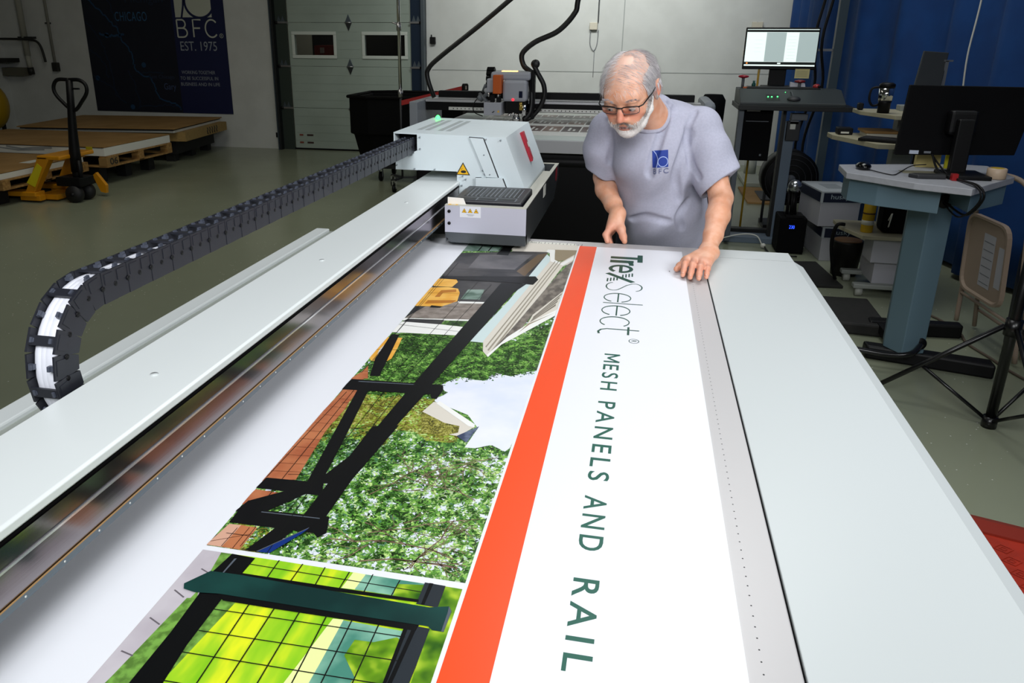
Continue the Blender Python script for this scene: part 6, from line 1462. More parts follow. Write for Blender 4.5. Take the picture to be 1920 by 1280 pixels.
b = MB(); b.box(1.12, 1.22, 6.62, 6.66, .84, .99, dark_grey, b=.004); b.box(1.14, 1.18, 6.61, 6.62, .93, .97, cream); b.box(1.14, 1.26, 6.60, 6.68, 1.0, 1.05, mid_grey, b=.004); b.box(1.14, 1.20, 6.62, 6.68, .97, 1.0, mid_grey)
part('control_box', b, cs)
for x, y, zz, c, lb_ in ((.775, 6.85, 1.30, 'a01c30', 'red mushroom stop button'), (1.2, 6.80, 1.27, '7a1820', 'dark red round button')):
    b = MB(); mm_ = mat('btn_' + c, c, .3); b.cyl((x, y, 1.225), (x, y, zz), .012, mid_grey, 10); b.lathe([(.02, 0), (.042, .008), (.040, .018), (.015, .024)], (x, y, zz), mm_, 20); part('stop_button', b, cs, label=lb_)
part('rocker_switch', MB().box(.775, .815, 6.78, 6.82, 1.225, 1.235, mat('orange_block', 'c4580c')), cs, label='orange switch')
mo = empty('lit_monitor', (1.04, 6.95, 1.226), 'lit computer monitor with a pale screen on the dark console', 'monitor')
b = MB(); b.box(.765, 1.325, 6.93, 6.96, 1.365, 1.685, black_plastic, b=.006); part('bezel', b, mo)
scr = mat('screen_pale', 'dfeee8', .4, emit=.95); b = MB()
def sb(x0, x1, z0, z1, m, k=0): b.box(x0, x1, 6.928 - k * .0006, 6.93, z0, z1, m)
sb(.775, 1.315, 1.392, 1.672, scr)
sb(.775, 1.315, 1.650, 1.668, mat('screen_bar', '0e1c16', .4, emit=.02), 1); sb(.775, 1.315, 1.403, 1.424, mat('screen_bar', '0e1c16'), 1)
sg = mat('screen_grey', 'aebfbd', .4, emit=.62)
sb(.925, 1.075, 1.426, 1.648, sg, 1); sb(1.17, 1.315, 1.426, 1.648, sg, 1)
sl = mat('screen_line', 'c4d0cc', .4, emit=.75)
for k_ in range(8): sb(1.09, 1.155, 1.45 + k_ * .024, 1.452 + k_ * .024, sl, 1)
for k_ in range(4): sb(.84, .90, 1.50 + k_ * .03, 1.502 + k_ * .03, sl, 1)
sb(.79, .802, 1.408, 1.418, mat('screen_orange', 'f09040', .4, emit=1), 2); sb(1.03, 1.055, 1.408, 1.418, scr, 2)
part('screen', b, mo)
b = MB(); b.box(.985, 1.115, 6.965, 7.0, 1.24, 1.45, black_plastic, b=.004); b.box(.94, 1.16, 6.9, 7.06, 1.226, 1.238, black_plastic, b=.003); part('monitor_stand', b, mo)
b = MB(); b.box(1.175, 1.285, 6.926, 6.928, 1.30, 1.372, mat('note_yellow', 'c4bb84', .6)); 
for k_ in range(4): b.box(1.185, 1.27, 6.925, 6.926, 1.315 + k_ * .013, 1.3165 + k_ * .013, mid_grey)
single('sticky_note', b, 'yellow sticky note hanging from the lower edge of the lit monitor', 'note', loc=(1.23, 6.927, 1.3))
b = MB(); b.prism([(1.14, 1.226), (1.14, 1.275), (1.19, 1.265), (1.25, 1.265), (1.26, 1.226)], 'y', 6.86, 6.90, mat('paper_card', 'c9c9d2', .5)); single('card_box', b, 'small white open carton beside the monitor stand on the console', 'box', loc=(1.2, 6.88, 1.226))
b = MB(); b.sphere((1.325, 6.78, 1.245), (.03, .03, .022), mat('tape_red', '9c1c20', .3), 14); b.sphere((1.34, 6.75, 1.247), (.012, .01, .012), black_plastic, 8); single('red_gadget', b, 'small round red gadget at the right of the console top', 'gadget', loc=(1.325, 6.78, 1.226))
b = MB(); b.lathe([(.016, 0), (.016, .03), (.008, .04), (.010, .055)], (.86, 6.85, 1.226), mat('bottle_green', '0c4a44', .3), 12); single('small_bottle', b, 'tiny dark green bottle beside the red stop button', 'bottle', loc=(.86, 6.85, 1.226))
b = MB(); b.cyl((.92, 7.10, 0), (.92, 7.10, 1.36), .009, mat('pole_yellow', 'c09820', .4), 10); b.lathe([(.05, 0), (.05, .01), (.01, .02)], (.92, 7.10, 0), black_plastic, 14); single('yellow_pole', b, 'thin yellow pole behind the console, left of the monitor stand', 'pole', loc=(.935, 7.02, 0))
b = MB(); T7 = Matrix.Translation((1.13, 6.56, 1.152)) @ Matrix.Rotation(math.atan(.09 / .22), 4, 'X'); b.sphere((0, 0, .012), (.05, .035, .020), dark_grey, 16, T=T7); b.tube([T7 @ Vector((0, .03, .015)), T7 @ Vector((-.01, .08, .03)), T7 @ Vector((-.01, .13, .01))], .003, mid_grey, 6)
single('computer_mouse', b, 'grey computer mouse on the sloping console front', 'mouse', loc=(1.13, 6.56, 1.165))
b = MB(); b.box(.80, 1.35, 6.74, 6.90, 1.2255, 1.2345, cg2, b=.003)
for k_ in range(4): b.box(.81, 1.34, 6.75 + k_ * .035, 6.775 + k_ * .035, 1.2345, 1.238, dark_grey)
single('keyboard', b, 'dark keyboard lying on the console below the lit monitor', 'keyboard', loc=(1.0, 6.8, 1.226))
pc = empty('computer_tower', (.88, 6.75, .70), 'black computer tower slung under the left of the console', 'computer')
part('case', MB().box(.782, 1.0, 6.58, 6.95, .68, 1.078, black_matte, b=.004), pc); b = MB(); b.box(.80, .97, 6.574, 6.58, .985, .99, mid_grey); b.box(.80, .90, 6.574, 6.58, 1.062, 1.072, steel); b.box(.93, .945, 6.574, 6.58, .72, .735, mid_grey); part('front_trim', b, pc)
b = MB(); b.lathe([(.02, 0), (.10, .02), (.11, .45), (.08, .50)], (.62, 7.6, .62), black_matte, 16); b.box(.5, .74, 7.5, 7.7, 0, .62, black_matte, b=.02)
single('black_sack', b, 'black bag on a stand behind the man, left of the console', 'bag', loc=(.62, 7.6, 0))
# items under the console, on the floor
cg_ = empty('drum_fan', (1.28, 7.25, 0), 'large black drum fan on the floor behind the console leg', 'fan')
b = MB(); b.lathe([(.20, -.12), (.235, -.10), (.235, .10), (.20, .12), (.05, .13)], (1.30, 7.3, .45), black_plastic, 28, axis='y'); part('housing', b, cg_)
b = MB()
for r in (.07, .12, .17, .21): b.tube([(1.30 + r * math.cos(a), 7.165, .45 + r * math.sin(a)) for a in [k * math.pi / 12 for k in range(24)]], .004, dark_grey, 6, closed=True)
b.lathe([(.04, 0), (.035, -.02), (.01, -.03)], (1.30, 7.17, .45), mid_grey, 16, axis='y'); part('grille', b, cg_)
part('base', MB().box(1.12, 1.48, 7.15, 7.45, 0, .04, black_plastic).cyl((1.12, 7.3, .03), (1.12, 7.3, .45), .012, dark_grey).cyl((1.5, 7.3, .03), (1.5, 7.3, .45), .012, dark_grey), cg_)
wl = empty('work_lamp', (1.2, 6.35, .292), 'silver reflector work lamp on the battery unit beside the paper boxes', 'lamp'); b = MB(); b.sphere((1.19, 6.35, .53), (.05, .05, .05), mat('silver_foil', 'b8bcc0', .22, .9, bump=.3, scale=30), 20); part('reflector', b, wl); b = MB(); b.lathe([(.02, 0), (.045, .05), (.04, .10)], (1.205, 6.42, .48), chrome, 16, axis='y'); part('lamp_shade', b, wl); b = MB()
for k_ in range(3): b.tube([(1.16 + k_ * .03, 6.35, .30), (1.16 + k_ * .02, 6.36, .5)], .012, black_plastic, 8)
b.cyl((1.2, 6.36, .30), (1.2, 6.36, .49), .02, black_plastic); b.box(1.15, 1.28, 6.30, 6.45, .292, .31, black_plastic)
part('lamp_arm', b, wl)
up = empty('battery_backup', (1.2, 6.45, 0), 'black battery backup unit with a blue display on the floor', 'battery backup')
part('case', MB().box(1.11, 1.31, 6.30, 6.56, .01, .29, black_matte, b=.012), up); b = MB(); b.box(1.175, 1.225, 6.295, 6.30, .20, .24, mat('display_off', '04102c', .2)); text_fit(b, '230', mat('blue_digits', '2a50ff', .4, emit=2.5), lambda x, z, y: (x, 6.2945, z), 1.18, 1.22, .207, .233); part('display', b, up, label='blue lit digit display'); 
for x in (1.13, 1.30):
    part('foot', MB().box(x - .01, x + .01, 6.33, 6.55, 0, .012, black_matte), up)
b = MB(); b.tube(smooth_path([(.70, 6.5, .05), (.85, 6.48, .10), (.97, 6.46, .10), (1.02, 6.44, .03)], 6), .005, cream, 6); b.sphere((1.03, 6.44, .025), (.022, .02, .02), cream, 10); b.tube(smooth_path([(1.04, 6.43, .02), (1.05, 6.30, .012), (1.06, 6.22, .012), (1.25, 6.20, .012)], 6), .006, black_plastic, 6)
single('power_cord', b, 'white cord with a plug lying by the console foot', 'cord', loc=(1.03, 6.44, .03))
b = MB(); b.box(1.12, 1.45, 8.3, 9.2, 0, .02, kraft, b=.002); single('cardboard_sheet', b, 'sheet of brown cardboard on the floor behind the man', 'cardboard', loc=(1.28, 8.75, 0))
b = MB(); b.box(1.26, 1.36, 8.4, 8.9, .021, .035, dark_grey, b=.004); single('dark_board', b, 'small black board lying on the brown cardboard', 'panel', loc=(1.3, 8.65, .02))
b = MB(); b.box(1.20, 1.42, 9.3, 10.1, 0, .05, mat('base_cream', 'b0b4a8', .5), b=.01); b.cyl((1.33, 10.0, .05), (1.33, 10.0, .22), .07, mat('base_cream', 'b0b4a8'), 18); single('white_fixture', b, 'pale metal fixture with a round cap on the floor near the wall', 'fixture', loc=(1.3, 9.7, 0))
# paper boxes
def paper_box(x, y, z, rz, label, text=True, lid_all=True):
    r = empty('paper_box', (x, y, z), label, 'box', None, rz)
    w, d, h = .29, .44, .265; pw = mat('carton_white', 'b4b4ba', .6); lidm = mat('carton_top', 'aab0b4', .6); nv = mat('carton_navy', '101830', .5)
    o = MB().box(0, w, 0, d, 0, h - .08, pw, b=.003); part('carton', o, r, local=True)
    l = MB().box(-.004, w + .004, -.004, d + .004, h - .09, h, lidm, b=.003)
    l.box(.012, w - .012, -.006, -.004, h - .082, h - .012, nv); l.box(-.006, -.004, .012, d - .012, h - .082, h - .012, nv)
    l.box(.08, w - .08, .12, d - .12, h, h + .0006, mat('carton_print', '8a9094', .6))
    if text: text_fit(l, 'husky', mat('husky_ink', 'a8b8bc', .5), lambda a, c, q: (a, -.0066, c), .066, .20, h - .068, h - .022)
    part('lid', l, r, local=True)
    return r
paper_box(1.40, 6.16, .0, math.radians(4), 'white copy paper box lowest of the stack beside the curtain')
paper_box(1.35, 6.14, .27, math.radians(9), 'white copy paper box with a dark husky lid, top of the stack')
# low cart with shelves
ca2 = empty('computer_cart', (1.62, 5.5, 0), 'beige computer cart with shelves between the console and the desk', 'cart')
be = mat('cart_beige', 'b0aa90', .5, c2='a8a288', scale=8); cgm = mat('cart_grey', '8d918c', .45)
part('mug_shelf', MB().prism([(1.37, 5.55), (1.50, 5.25), (1.85, 5.25), (1.85, 5.75), (1.37, 5.75)], 'z', 1.14, 1.165, be, bev=.003), ca2)
part('keyboard_shelf', MB().prism([(1.235, 5.60), (1.40, 5.15), (1.80, 5.15), (1.80, 5.75), (1.235, 5.75)], 'z', .975, 1.005, be, bev=.003), ca2)
part('low_shelf', MB().prism([(1.36, 5.55), (1.44, 5.28), (1.85, 5.28), (1.85, 5.75), (1.36, 5.75)], 'z', .385, .41, be, bev=.003), ca2)
part('column', MB().box(1.62, 1.74, 5.6, 5.7, .06, 1.20, cgm, b=.004), ca2)
part('base_box', MB().box(1.57, 1.82, 5.38, 5.7, .07, .22, mat('carton_white', 'b4b4ba')).box(1.53, 1.72, 5.34, 5.55, .221, .38, mat('carton_white', 'b4b4ba')), ca2)
part('base_tube', MB().box(1.44, 1.86, 5.28, 5.34, .055, .085, cgm, b=.006).box(1.44, 1.86, 5.62, 5.68, .055, .085, cgm, b=.006), ca2)
for x in (1.48, 1.82):
    for y in (5.31, 5.65): part('caster', MB().cyl((x - .02, y, .03), (x + .02, y, .03), .03, mat('caster_pale', '9a9c94', .5), 14), ca2)
mg = empty('travel_mug', (1.465, 5.45, 1.166), 'steel and black travel mug on the upper cart shelf', 'mug')
b = MB(); b.lathe([(.035, 0), (.036, .06), (.04, .075)], (1.47, 5.42, 1.166), black_plastic, 20); part('base', b, mg); b = MB(); b.lathe([(.040, .0), (.044, .075)], (1.47, 5.42, 1.242), chrome, 24); part('body', b, mg); b = MB(); b.lathe([(.045, 0), (.046, .02), (.03, .03)], (1.47, 5.42, 1.318), black_plastic, 20); part('lid', b, mg)
b = MB(); b.tube(smooth_path([(1.428, 5.42, 1.32), (1.385, 5.42, 1.31), (1.378, 5.42, 1.25), (1.40, 5.42, 1.21), (1.435, 5.42, 1.215)], 5), .007, black_plastic, 8); part('handle', b, mg)
b = MB(); b.box(1.33 + .04, 1.40 + .0, 5.60, 5.66, 1.166, 1.21, black_plastic, b=.008); single('tape_dispenser', b, 'small black object at the left end of the upper cart shelf', 'gadget', loc=(1.38, 5.63, 1.166))
b = MB(); T8 = Matrix.Translation((1.44, 5.30, 1.006)) @ Matrix.Rotation(math.radians(-30), 4, 'Z'); b.box(-.10, .25, -.07, .07, 0, .018, black_plastic, T=T8, b=.004)
for k_ in range(4): b.box(-.09, .24, -.06 + k_ * .032, -.037 + k_ * .032, .018, .022, dark_grey, T=T8)
single('keyboard', b, 'black keyboard on the middle shelf of the beige cart', 'keyboard', loc=(1.44, 5.30, 1.006))
b = MB(); b.box(1.27, 1.36, 5.60, 5.70, 1.006, 1.05, black_plastic, b=.006); b.box(1.285, 1.335, 5.597, 5.60, 1.015, 1.026, cream); single('label_maker', b, 'black gadget with a white strip at the corner of the middle cart shelf', 'gadget', loc=(1.3, 5.65, 1.006))
b = MB(); b.box(1.42, 1.60, 5.50, 5.68, 1.006, 1.03, mat('paper_stack', 'c8c6b8', .6)); b.box(1.41, 1.61, 5.49, 5.70, 1.03, 1.045, kraft); single('paper_pile', b, 'pile of white papers under a brown folder on the cart', 'papers', loc=(1.5, 5.6, 1.006))
b = MB(); b.lathe([(.036, 0), (.037, .004), (.037, .2), (.035, .205)], (1.49, 5.40, .411), mat('can_yellow', 'c8a010', .5, c2='d8b020', scale=12), 22); b.lathe([(.0375, 0), (.0375, .03)], (1.49, 5.40, .46), cream, 22); b.lathe([(.0375, 0), (.0375, .01)], (1.49, 5.40, .53), mat('bag_brown', '5a3c18', .6), 22)
single('wipes_canister', b, 'tall yellow and white canister on the low cart shelf', 'canister', loc=(1.49, 5.4, .411))
b = MB(); b.box(1.57, 1.75, 5.36, 5.52, .411, .66, black_matte, b=.03); b.tube(smooth_path([(1.60, 5.36, .5), (1.61, 5.34, .55), (1.60, 5.34, .46)], 4), .004, cream, 6); single('black_pouch', b, 'black soft pouch behind the yellow canister on the cart', 'pouch', loc=(1.66, 5.44, .411))
bn2 = MB(); bn2.lathe([(.085, 0), (.105, .24), (.108, .25)], (1.50, 5.82, 0), mat('basket_black', '0e0c0a', .5), 24); bn2.lathe([(.0, 0), (.098, 0.001), (.09, .02)], (1.50, 5.82, .235), mat('bag_brown', '5a3c18'), 20)
single('waste_bin', bn2, 'small black waste bin with brown contents on the floor before the paper boxes', 'bin', loc=(1.5, 5.82, 0))
b = MB(); b.tube(smooth_path([(1.38, 5.5, .43), (1.33, 5.5, .42), (1.32, 5.52, .30), (1.36, 5.56, .12), (1.40, 5.6, .02)], 6), .012, black_plastic, 8); single('black_cable', b, 'thick black cable hanging off the low cart shelf', 'cable', loc=(1.35, 5.55, .2))
lp = empty('dark_screen', (1.86, 5.75, 1.166), 'slanted dark flat screen seen from behind, in front of the blue curtain', 'monitor')
b = MB(); b.add([(1.735, 5.8, 1.30), (1.895, 5.8, 1.30), (1.925, 5.86, 1.52), (1.775, 5.86, 1.53), (1.735, 5.825, 1.30), (1.895, 5.825, 1.30), (1.925, 5.885, 1.52), (1.775, 5.885, 1.53)], [(0, 1, 2, 3), (7, 6, 5, 4), (0, 4, 5, 1), (1, 5, 6, 2), (2, 6, 7, 3), (3, 7, 4, 0)], mat('screen_back', '23282c', .6)); part('back_panel', b, lp, bevel=.004)
b = MB(); b.box(1.905, 1.925, 5.83, 5.85, 1.30, 1.47, mid_grey); b.box(1.90, 1.95, 5.83, 5.85, 1.465, 1.475, mid_grey); b.box(1.80, 1.84, 5.765, 5.79, .4, 1.32, black_plastic); b.box(1.72, 1.90, 5.765, 5.90, .0, .4, black_plastic); part('arm', b, lp)
# ---- standing desk
DT = 1.0
dk = empty('standing_desk', (1.42, 4.15, 0), 'grey topped standing desk on a blue-grey column with black feet', 'desk')
dtop = mat('desk_top_grey', 'a4a6ac', .5, c2='9ea0a6', scale=40); dap = mat('desk_blue_grey', '5c7480', .5)
outline = [(.995, 4.268), (.975, 4.01), (1.203, 3.768), (1.398, 3.66), (1.712, 4.05), (1.723, 4.395), (1.60, 4.42), (1.3, 4.35)]
part('desk_top', MB().prism(outline, 'z', DT - .03, DT, dtop, bev=.003), dk)
ap = [(1.02, 4.22), (1.005, 4.04), (1.20, 3.82), (1.33, 3.75), (1.41, 3.87), (1.42, 4.0), (1.30, 4.2)]
part('apron', MB().prism([(1.01, 4.20), (1.0, 4.04), (1.10, 3.93), (1.33, 3.80), (1.33, 3.90), (1.2, 4.2)], 'z', DT - .14, DT - .031, dap, bev=.003).prism([(1.45, 3.80), (1.69, 4.06), (1.66, 4.2), (1.45, 4.1)], 'z', DT - .13, DT - .031, dap, bev=.003), dk)
colm = MB(); cc = [(1.325, 4.17), (1.385, 4.06), (1.50, 4.10), (1.505, 4.26), (1.36, 4.30)]
vs = [(p[0] - .005, p[1] - .02, DT - .031) for p in cc] + [(p[0] + .005, p[1], .075) for p in cc]; n = 5
colm.add(vs, [tuple(range(n)), tuple(range(n, 2 * n))[::-1]] + [(j, n + j, n + (j + 1) % n, (j + 1) % n) for j in range(n)], dap)
part('column', colm, dk, bevel=.004)
b = MB(); b.prism([(1.25, 4.16), (1.25, 4.24), (1.82, 4.10), (1.81, 4.0)], 'z', .0, .075, black_plastic, bev=.012); part('front_foot', b, dk)
b = MB(); b.prism([(1.36, 4.55), (1.37, 4.64), (1.86, 4.66), (1.86, 4.58)], 'z', .0, .08, black_plastic, bev=.012); b.box(1.40, 1.50, 4.12, 4.6, .03, .075, black_plastic); part('rear_foot', b, dk)
b = MB()
for x, y, z in ((1.437, 4.040, .875), (1.475, 4.09, .13)): b.lathe([(.032, -.004), (.034, 0), (.030, .004)], (x, y, z), black_plastic, 20, axis='y')
part('cable_grommets', b, dk, kind='stuff')
b = MB(); b.tube(smooth_path([(1.48, 4.08, .13), (1.42, 4.02, .10), (1.32, 4.02, .085), (1.15, 4.06, .09), (1.0, 4.1, .09)], 8), .014, mat('cable_glossy', '18181a', .2), 10)
single('floor_cable', b, 'glossy black cable leaving the desk column near the floor', 'cable', loc=(1.3, 4.03, .08))
RZM = math.radians(-4)
mo = empty('black_monitor', (1.47, 4.02, DT), 'large black monitor seen from behind on the standing desk', 'monitor')
b = MB(); b.add([(1.205, 4.12, 1.075), (1.735, 4.16, 1.085), (1.80, 4.20, 1.392), (1.225, 4.14, 1.398), (1.205, 4.155, 1.075), (1.735, 4.195, 1.085), (1.80, 4.235, 1.392), (1.225, 4.175, 1.398)], [(0, 1, 2, 3), (7, 6, 5, 4), (0, 4, 5, 1), (1, 5, 6, 2), (2, 6, 7, 3), (3, 7, 4, 0)], black_matte); part('housing', b, mo, bevel=.004)
b = MB(); b.box(1.40, 1.52, 4.07, 4.14, 1.18, 1.29, black_plastic, b=.015); b.box(1.425, 1.495, 4.03, 4.075, 1.0, 1.255, black_plastic, b=.006); part('neck', b, mo)
part('foot', MB().box(1.38, 1.56, 3.90, 4.10, DT + .0005, DT + .018, black_plastic, b=.004), mo)
b = MB(); b.box(1.265, 1.305, 4.118, 4.122, 1.083, 1.10, mat('label_pale', 'b4bccc', .5)); b.box(1.33, 1.36, 4.122, 4.126, 1.087, 1.097, mid_grey); part('label_sticker', b, mo)
b = MB(); b.tube(smooth_path([(1.36, 4.10, 1.09), (1.375, 4.02, 1.02), (1.41, 3.86, 1.008), (1.43, 3.69, 1.010), (1.445, 3.655, .96), (1.445, 3.80, .86), (1.435, 4.04, .875)], 6), .005, black_plastic, 8); b.tube(smooth_path([(1.36, 4.11, 1.085), (1.40, 3.95, 1.01), (1.42, 3.69, 1.008), (1.43, 3.65, .95), (1.42, 3.80, .85), (1.43, 4.04, .868)], 6), .004, black_plastic, 8)
part('monitor_cables', b, mo)
ms = MB(); ms.sphere((1.075, 4.13, DT + .014), (.035, .05, .022), mat('gloss_black', '060608', .15), 18); ms.tube(smooth_path([(1.09, 4.08, DT + .006), (1.14, 3.98, DT + .004), (1.17, 3.96, DT + .004), (1.22, 4.05, DT + .004), (1.30, 4.16, DT + .02), (1.36, 4.15, DT + .03)], 6), .0025, black_plastic, 6)
single('computer_mouse', ms, 'glossy black mouse with a cord on the left of the standing desk', 'mouse', loc=(1.075, 4.13, DT))
b = MB(); b.lathe([(.036, 0), (.040, .003), (.040, .045), (.036, .048), (.026, .048), (.026, .0)], (1.604, 3.98, DT + .0005), mat('tape_tan', 'c8b096', .45), 28); b.lathe([(.024, .003), (.027, .0), (.027, .0485), (.024, .0485)], (1.604, 3.98, DT + .0005), mat('tape_core', 'c8a820', .5), 28)
single('tape_roll', b, 'roll of tan tape with a yellow core on the standing desk', 'tape', loc=(1.604, 3.98, DT))
b = MB(); b.prism([(1.22, 3.93), (1.25, 3.89), (1.372, 3.90), (1.374, 3.96), (1.25, 3.955)], 'z', DT + .0005, DT + .018, dark_grey, bev=.004); single('stapler', b, 'flat dark device lying left of the monitor foot', 'gadget', loc=(1.3, 3.93, DT))
b = MB(); b.box(1.235, 1.40, 4.05, 4.13, DT + .0005, DT + .002, mat('note_tan', '8e8a72', .6)); single('desk_notes', b, 'tan paper strip lying on the desk below the monitor', 'paper', loc=(1.3, 4.09, DT))
b = MB(); b.box(1.385, 1.41, 3.87, 3.895, DT + .0005, DT + .03, mat('tape_red', '9c1c20')); single('red_block', b, 'small red block beside the monitor foot', 'cap', loc=(1.4, 3.88, DT))
b = MB(); b.box(1.35, 1.46, 4.27, 4.30, DT + .0005, DT + .10, mat('note_pad', 'b8a868', .6)); single('yellow_box', b, 'yellow cardboard pack standing behind the monitor neck', 'box', loc=(1.4, 4.28, DT))
b = MB(); b.box(1.475, 1.49, 4.25, 4.262, DT + .0005, DT + .10, mat('ruler_yellow', 'c8c010', .5)); single('yellow_ruler', b, 'bright yellow ruler standing beside the yellow pack', 'ruler', loc=(1.48, 4.256, DT))
# ---- folding chair, folded
fc = empty('folding_chair', (1.95, 4.55, 0), 'beige metal folding chair leaning folded before the blue curtain', 'chair')
tan = mat('chair_tan', '9a8878', .4)
A_, B_ = Vector((1.93, 4.85, 0)), Vector((2.02, 4.27, 0))
b = MB(); b.tube(smooth_path([(1.93, 4.88, .015), (1.90, 4.84, .45), (1.875, 4.80, .80), (1.88, 4.74, .90), (1.90, 4.52, .93), (1.915, 4.36, .90), (1.92, 4.30, .80), (1.945, 4.26, .45), (1.985, 4.22, .015)], 6), .013, tan, 12); part('front_frame', b, fc)
b = MB(); b.tube([(2.00, 4.80, .015), (1.93, 4.74, .50)], .012, tan, 10); b.tube([(2.05, 4.30, .015), (1.98, 4.28, .50)], .012, tan, 10); b.cyl((1.995, 4.78, .12), (2.04, 4.31, .12), .009, tan, 8); b.cyl((1.91, 4.84, .20), (1.965, 4.24, .20), .009, tan, 8); part('rear_frame', b, fc)
# seat pan folded between the tubes
def quadz(m_, c, off): return [Vector(p) + off for p in c]
sq = [(1.862, 4.76, .26), (1.905, 4.32, .26), (1.875, 4.34, .70), (1.835, 4.76, .70)]
import itertools
b = MB(); P0 = [Vector(p) for p in sq]; nn = (P0[1] - P0[0]).cross(P0[3] - P0[0]).normalized(); 
R_ = rr_poly(P0); c0 = sum(P0, Vector()) / 4; k = len(R_)
if nn.x > 0: nn = -nn
ins_ = [c0 + (p - c0) * .90 for p in R_]
vs = [p - nn * .012 for p in R_] + [p + nn * .012 for p in R_] + [p + nn * .012 for p in [c0 + (q - c0) * .94 for q in R_]] + [p for p in ins_]
fs = [tuple(range(k))[::-1]] + [(j, (j + 1) % k, k + (j + 1) % k, k + j) for j in range(k)] + [(k + j, k + (j + 1) % k, 2 * k + (j + 1) % k, 2 * k + j) for j in range(k)] + [(2 * k + j, 2 * k + (j + 1) % k, 3 * k + (j + 1) % k, 3 * k + j) for j in range(k)] + [tuple(range(3 * k, 4 * k))]
b.add(vs, fs, tan); seat_o = part('seat', b, fc)
b = MB(); u_ = (P0[1] - P0[0]).normalized(); w_ = (P0[3] - P0[0]).normalized()
for a0, a1, z0_, z1_ in ((.18, .30, .07, .36), (.18, .30, .28, .36), (.34, .40, .10, .32)):
    q = [P0[0] + u_ * a0 + w_ * z0_ + nn * .001, P0[0] + u_ * a1 + w_ * z0_ + nn * .001, P0[0] + u_ * a1 + w_ * z1_ + nn * .001, P0[0] + u_ * a0 + w_ * z1_ + nn * .001]
    if z0_ != .28: b.poly(q, mat('chair_label', 'aaaab0', .6))
for k_ in range(6):
    q = [P0[0] + u_ * .19 + w_ * (.09 + k_ * .045) + nn * .002, P0[0] + u_ * .29 + w_ * (.09 + k_ * .045) + nn * .002, P0[0] + u_ * .29 + w_ * (.094 + k_ * .045) + nn * .002, P0[0] + u_ * .19 + w_ * (.094 + k_ * .045) + nn * .002]; b.poly(q, mid_grey)
part('label_sheets', b, seat_o)
b = MB(); b.tube([(1.945, 4.275, .50), (1.985, 4.27, .44), (2.0, 4.28, .30)], .007, tan, 8); part('hinge_link', b, fc)
# cable on floor
b = MB(); b.tube(smooth_path([(1.70, 5.05, .008), (1.82, 4.95, .008), (1.88, 4.7, .008), (1.86, 4.5, .008), (1.90, 4.3, .008), (1.95, 4.05, .008), (2.1, 3.7, .008)], 8), .007, mat('cord_brown', '5c5044', .6), 8)
single('extension_lead', b, 'brown cord on the floor between the desk and the folding chair', 'cord', loc=(1.84, 4.6, 0))
b = MB(); b.box(2.10, 2.28, 4.15, 4.30, 0, .40, cream, b=.01); single('white_box', b, 'white carton behind the folded chair', 'box', loc=(2.1, 4.22, 0))
b = MB(); b.lathe([(.13, 0), (.15, .5), (.13, .75), (.10, .78)], (2.2, 4.55, 0), mat('blue_drum', '0a1430', .5), 20); single('dark_drum', b, 'dark blue drum behind the folding chair', 'drum', loc=(2.2, 4.55, 0))
# ---- light stand tripod
tr = empty('tripod_stand', (1.59, 3.45, 0), 'black photographic tripod stand at the right edge', 'tripod')
tk = mat('tripod_black', '0a0a0c', .3); TXp, TYp = 1.585, 3.45
part('lower_tube', MB().cyl((TXp, TYp, .02), (TXp, TYp, 1.05), .021, tk, 16), tr); part('upper_tube', MB().cyl((TXp, TYp, 1.0), (TXp, TYp, 2.2), .015, tk, 16), tr)
b = MB(); b.cyl((TXp, TYp, .43), (TXp, TYp, .50), .032, tk, 16); part('leg_hub', b, tr); b = MB(); b.cyl((TXp, TYp, .0), (TXp, TYp, .05), .03, tk, 16); part('lower_hub', b, tr); b = MB(); b.cyl((TXp, TYp, 1.02), (TXp, TYp, 1.09), .028, tk, 16); b.cyl((TXp - .06, TYp, 1.05), (TXp, TYp, 1.05), .01, tk, 10); part('collar', b, tr)
for a in (155, 275, 35):
    c_, s_a = math.cos(math.radians(a)), math.sin(math.radians(a)); l = MB()
    top_ = Vector((TXp + .03 * c_, TYp + .03 * s_a, .465)); ft = Vector((TXp + .52 * c_, TYp + .52 * s_a, .012)); mid_ = top_ + (ft - top_) * .55
    l.cyl(top_, ft, .011, tk, 10); lg = part('leg', l, tr)
    part('brace', MB().cyl((TXp + .02 * c_, TYp + .02 * s_a, .035), mid_, .008, tk, 8), lg)
    part('rubber_foot', MB().sphere(ft, .014, black_matte, 10), lg)
b = MB(); sf = mat('softbox_black', '0a0a0c'); b.tube([(1.70, 3.3, .72), (1.66, 3.38, .60), (1.68, 3.35, .45), (1.72, 3.3, .40)], .012, tk, 8); part('hanging_cable', b, tr)
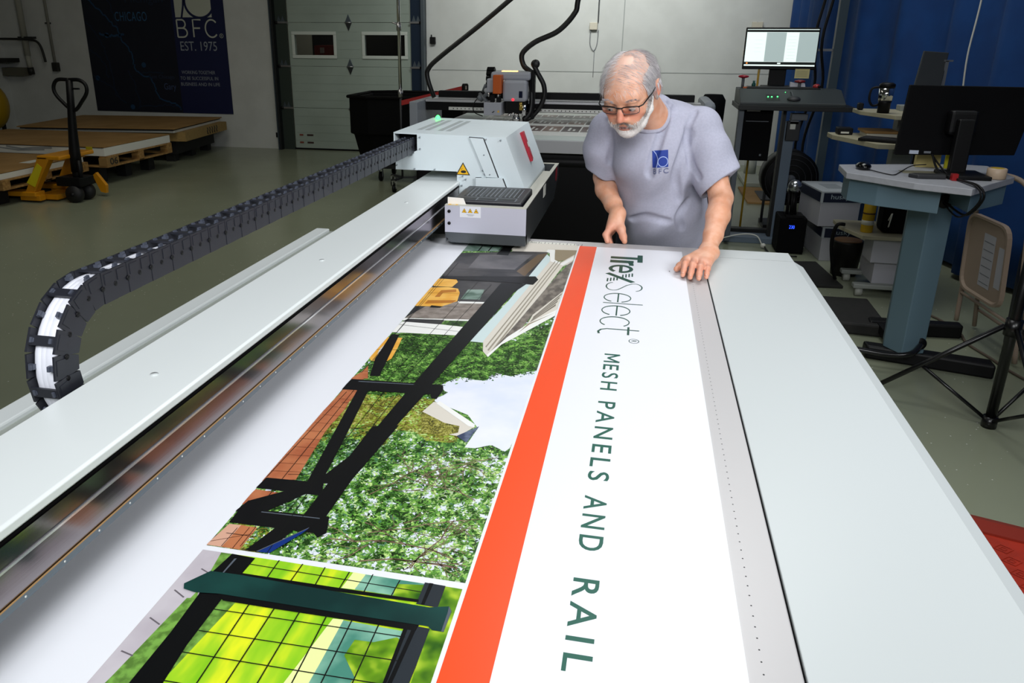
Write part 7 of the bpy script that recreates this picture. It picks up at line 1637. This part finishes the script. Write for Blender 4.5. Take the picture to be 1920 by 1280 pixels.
# mats
rub = mat('rubber_mat', '161614', .7, c2='1e1c1a', scale=30)
single('floor_mat', MB().prism([(1.02, 6.0), (1.36, 6.06), (1.42, 5.44), (.95, 5.40)], 'z', 0, .02, rub, bev=.004), 'thin black floor mat before the paper boxes', 'mat', loc=(1.2, 5.7, 0))
single('floor_mat', MB().prism([(.95, 5.02), (1.465, 5.03), (1.455, 4.50), (.95, 4.56)], 'z', 0, .07, rub, bev=.012), 'thick black anti-fatigue mat before the standing desk', 'mat', loc=(1.2, 4.8, 0))
rm = mat('red_rubber', 'b02c14', .55, c2='a02810', scale=14); b = MB()
b.prism([(1.02, 2.30), (1.0, 2.70), (1.235, 2.655), (1.9, 2.45), (1.9, 1.95)], 'z', 0, .016, rm, bev=.004)
for i in range(9):
    for j in range(5):
        x = 1.10 + i * .085 + j * .0; y = 2.53 - i * .028 - j * .065
        if y > 2.1 - (x - 1.0) * .2:
            b.ribbon([(x - .03, y), (x, y + .024), (x + .03, y), (x, y - .024)], .005, rm, lambda p, q, z: (p, q, .0185), closed=True)
            b.ribbon([(x - .012, y), (x, y + .010), (x + .012, y), (x, y - .010)], .004, rm, lambda p, q, z: (p, q, .0185), closed=True)
rmo = empty('red_mat', (1.4, 2.4, 0), 'red rubber mat with a raised diamond pattern at the right edge', 'mat'); part('mat_pad', b, rmo)
part('bevelled_edge', MB().prism([(2.58, .0166), (2.58, .024), (2.66, .024), (2.72, 0)], 'x', .9, 1.95, mat('red_dark', '8a2410', .6), T=Matrix.Translation((1.2, 2.65, 0)) @ Matrix.Rotation(math.radians(-17), 4, 'Z') @ Matrix.Translation((-1.2, -2.66, 0))), rmo, label='dark red bevelled edge')
# wall sockets behind the monitor
b = MB(); b.box(1.27, 1.40, WY - .05, WY, 1.70, 1.80, mat('beige_box', 'c8c2b0'), b=.006); b.cyl((1.33, WY - .03, 1.80), (1.33, WY - .03, 1.30), .02, mid_grey, 8); b.box(1.20, 1.30, WY - .04, WY, 1.38, 1.46, mat('beige_box', 'c8c2b0'), b=.005)
single('wall_socket', b, 'beige sockets and conduit on the grey wall left of the lit monitor', 'socket', loc=(1.33, WY, 1.38))
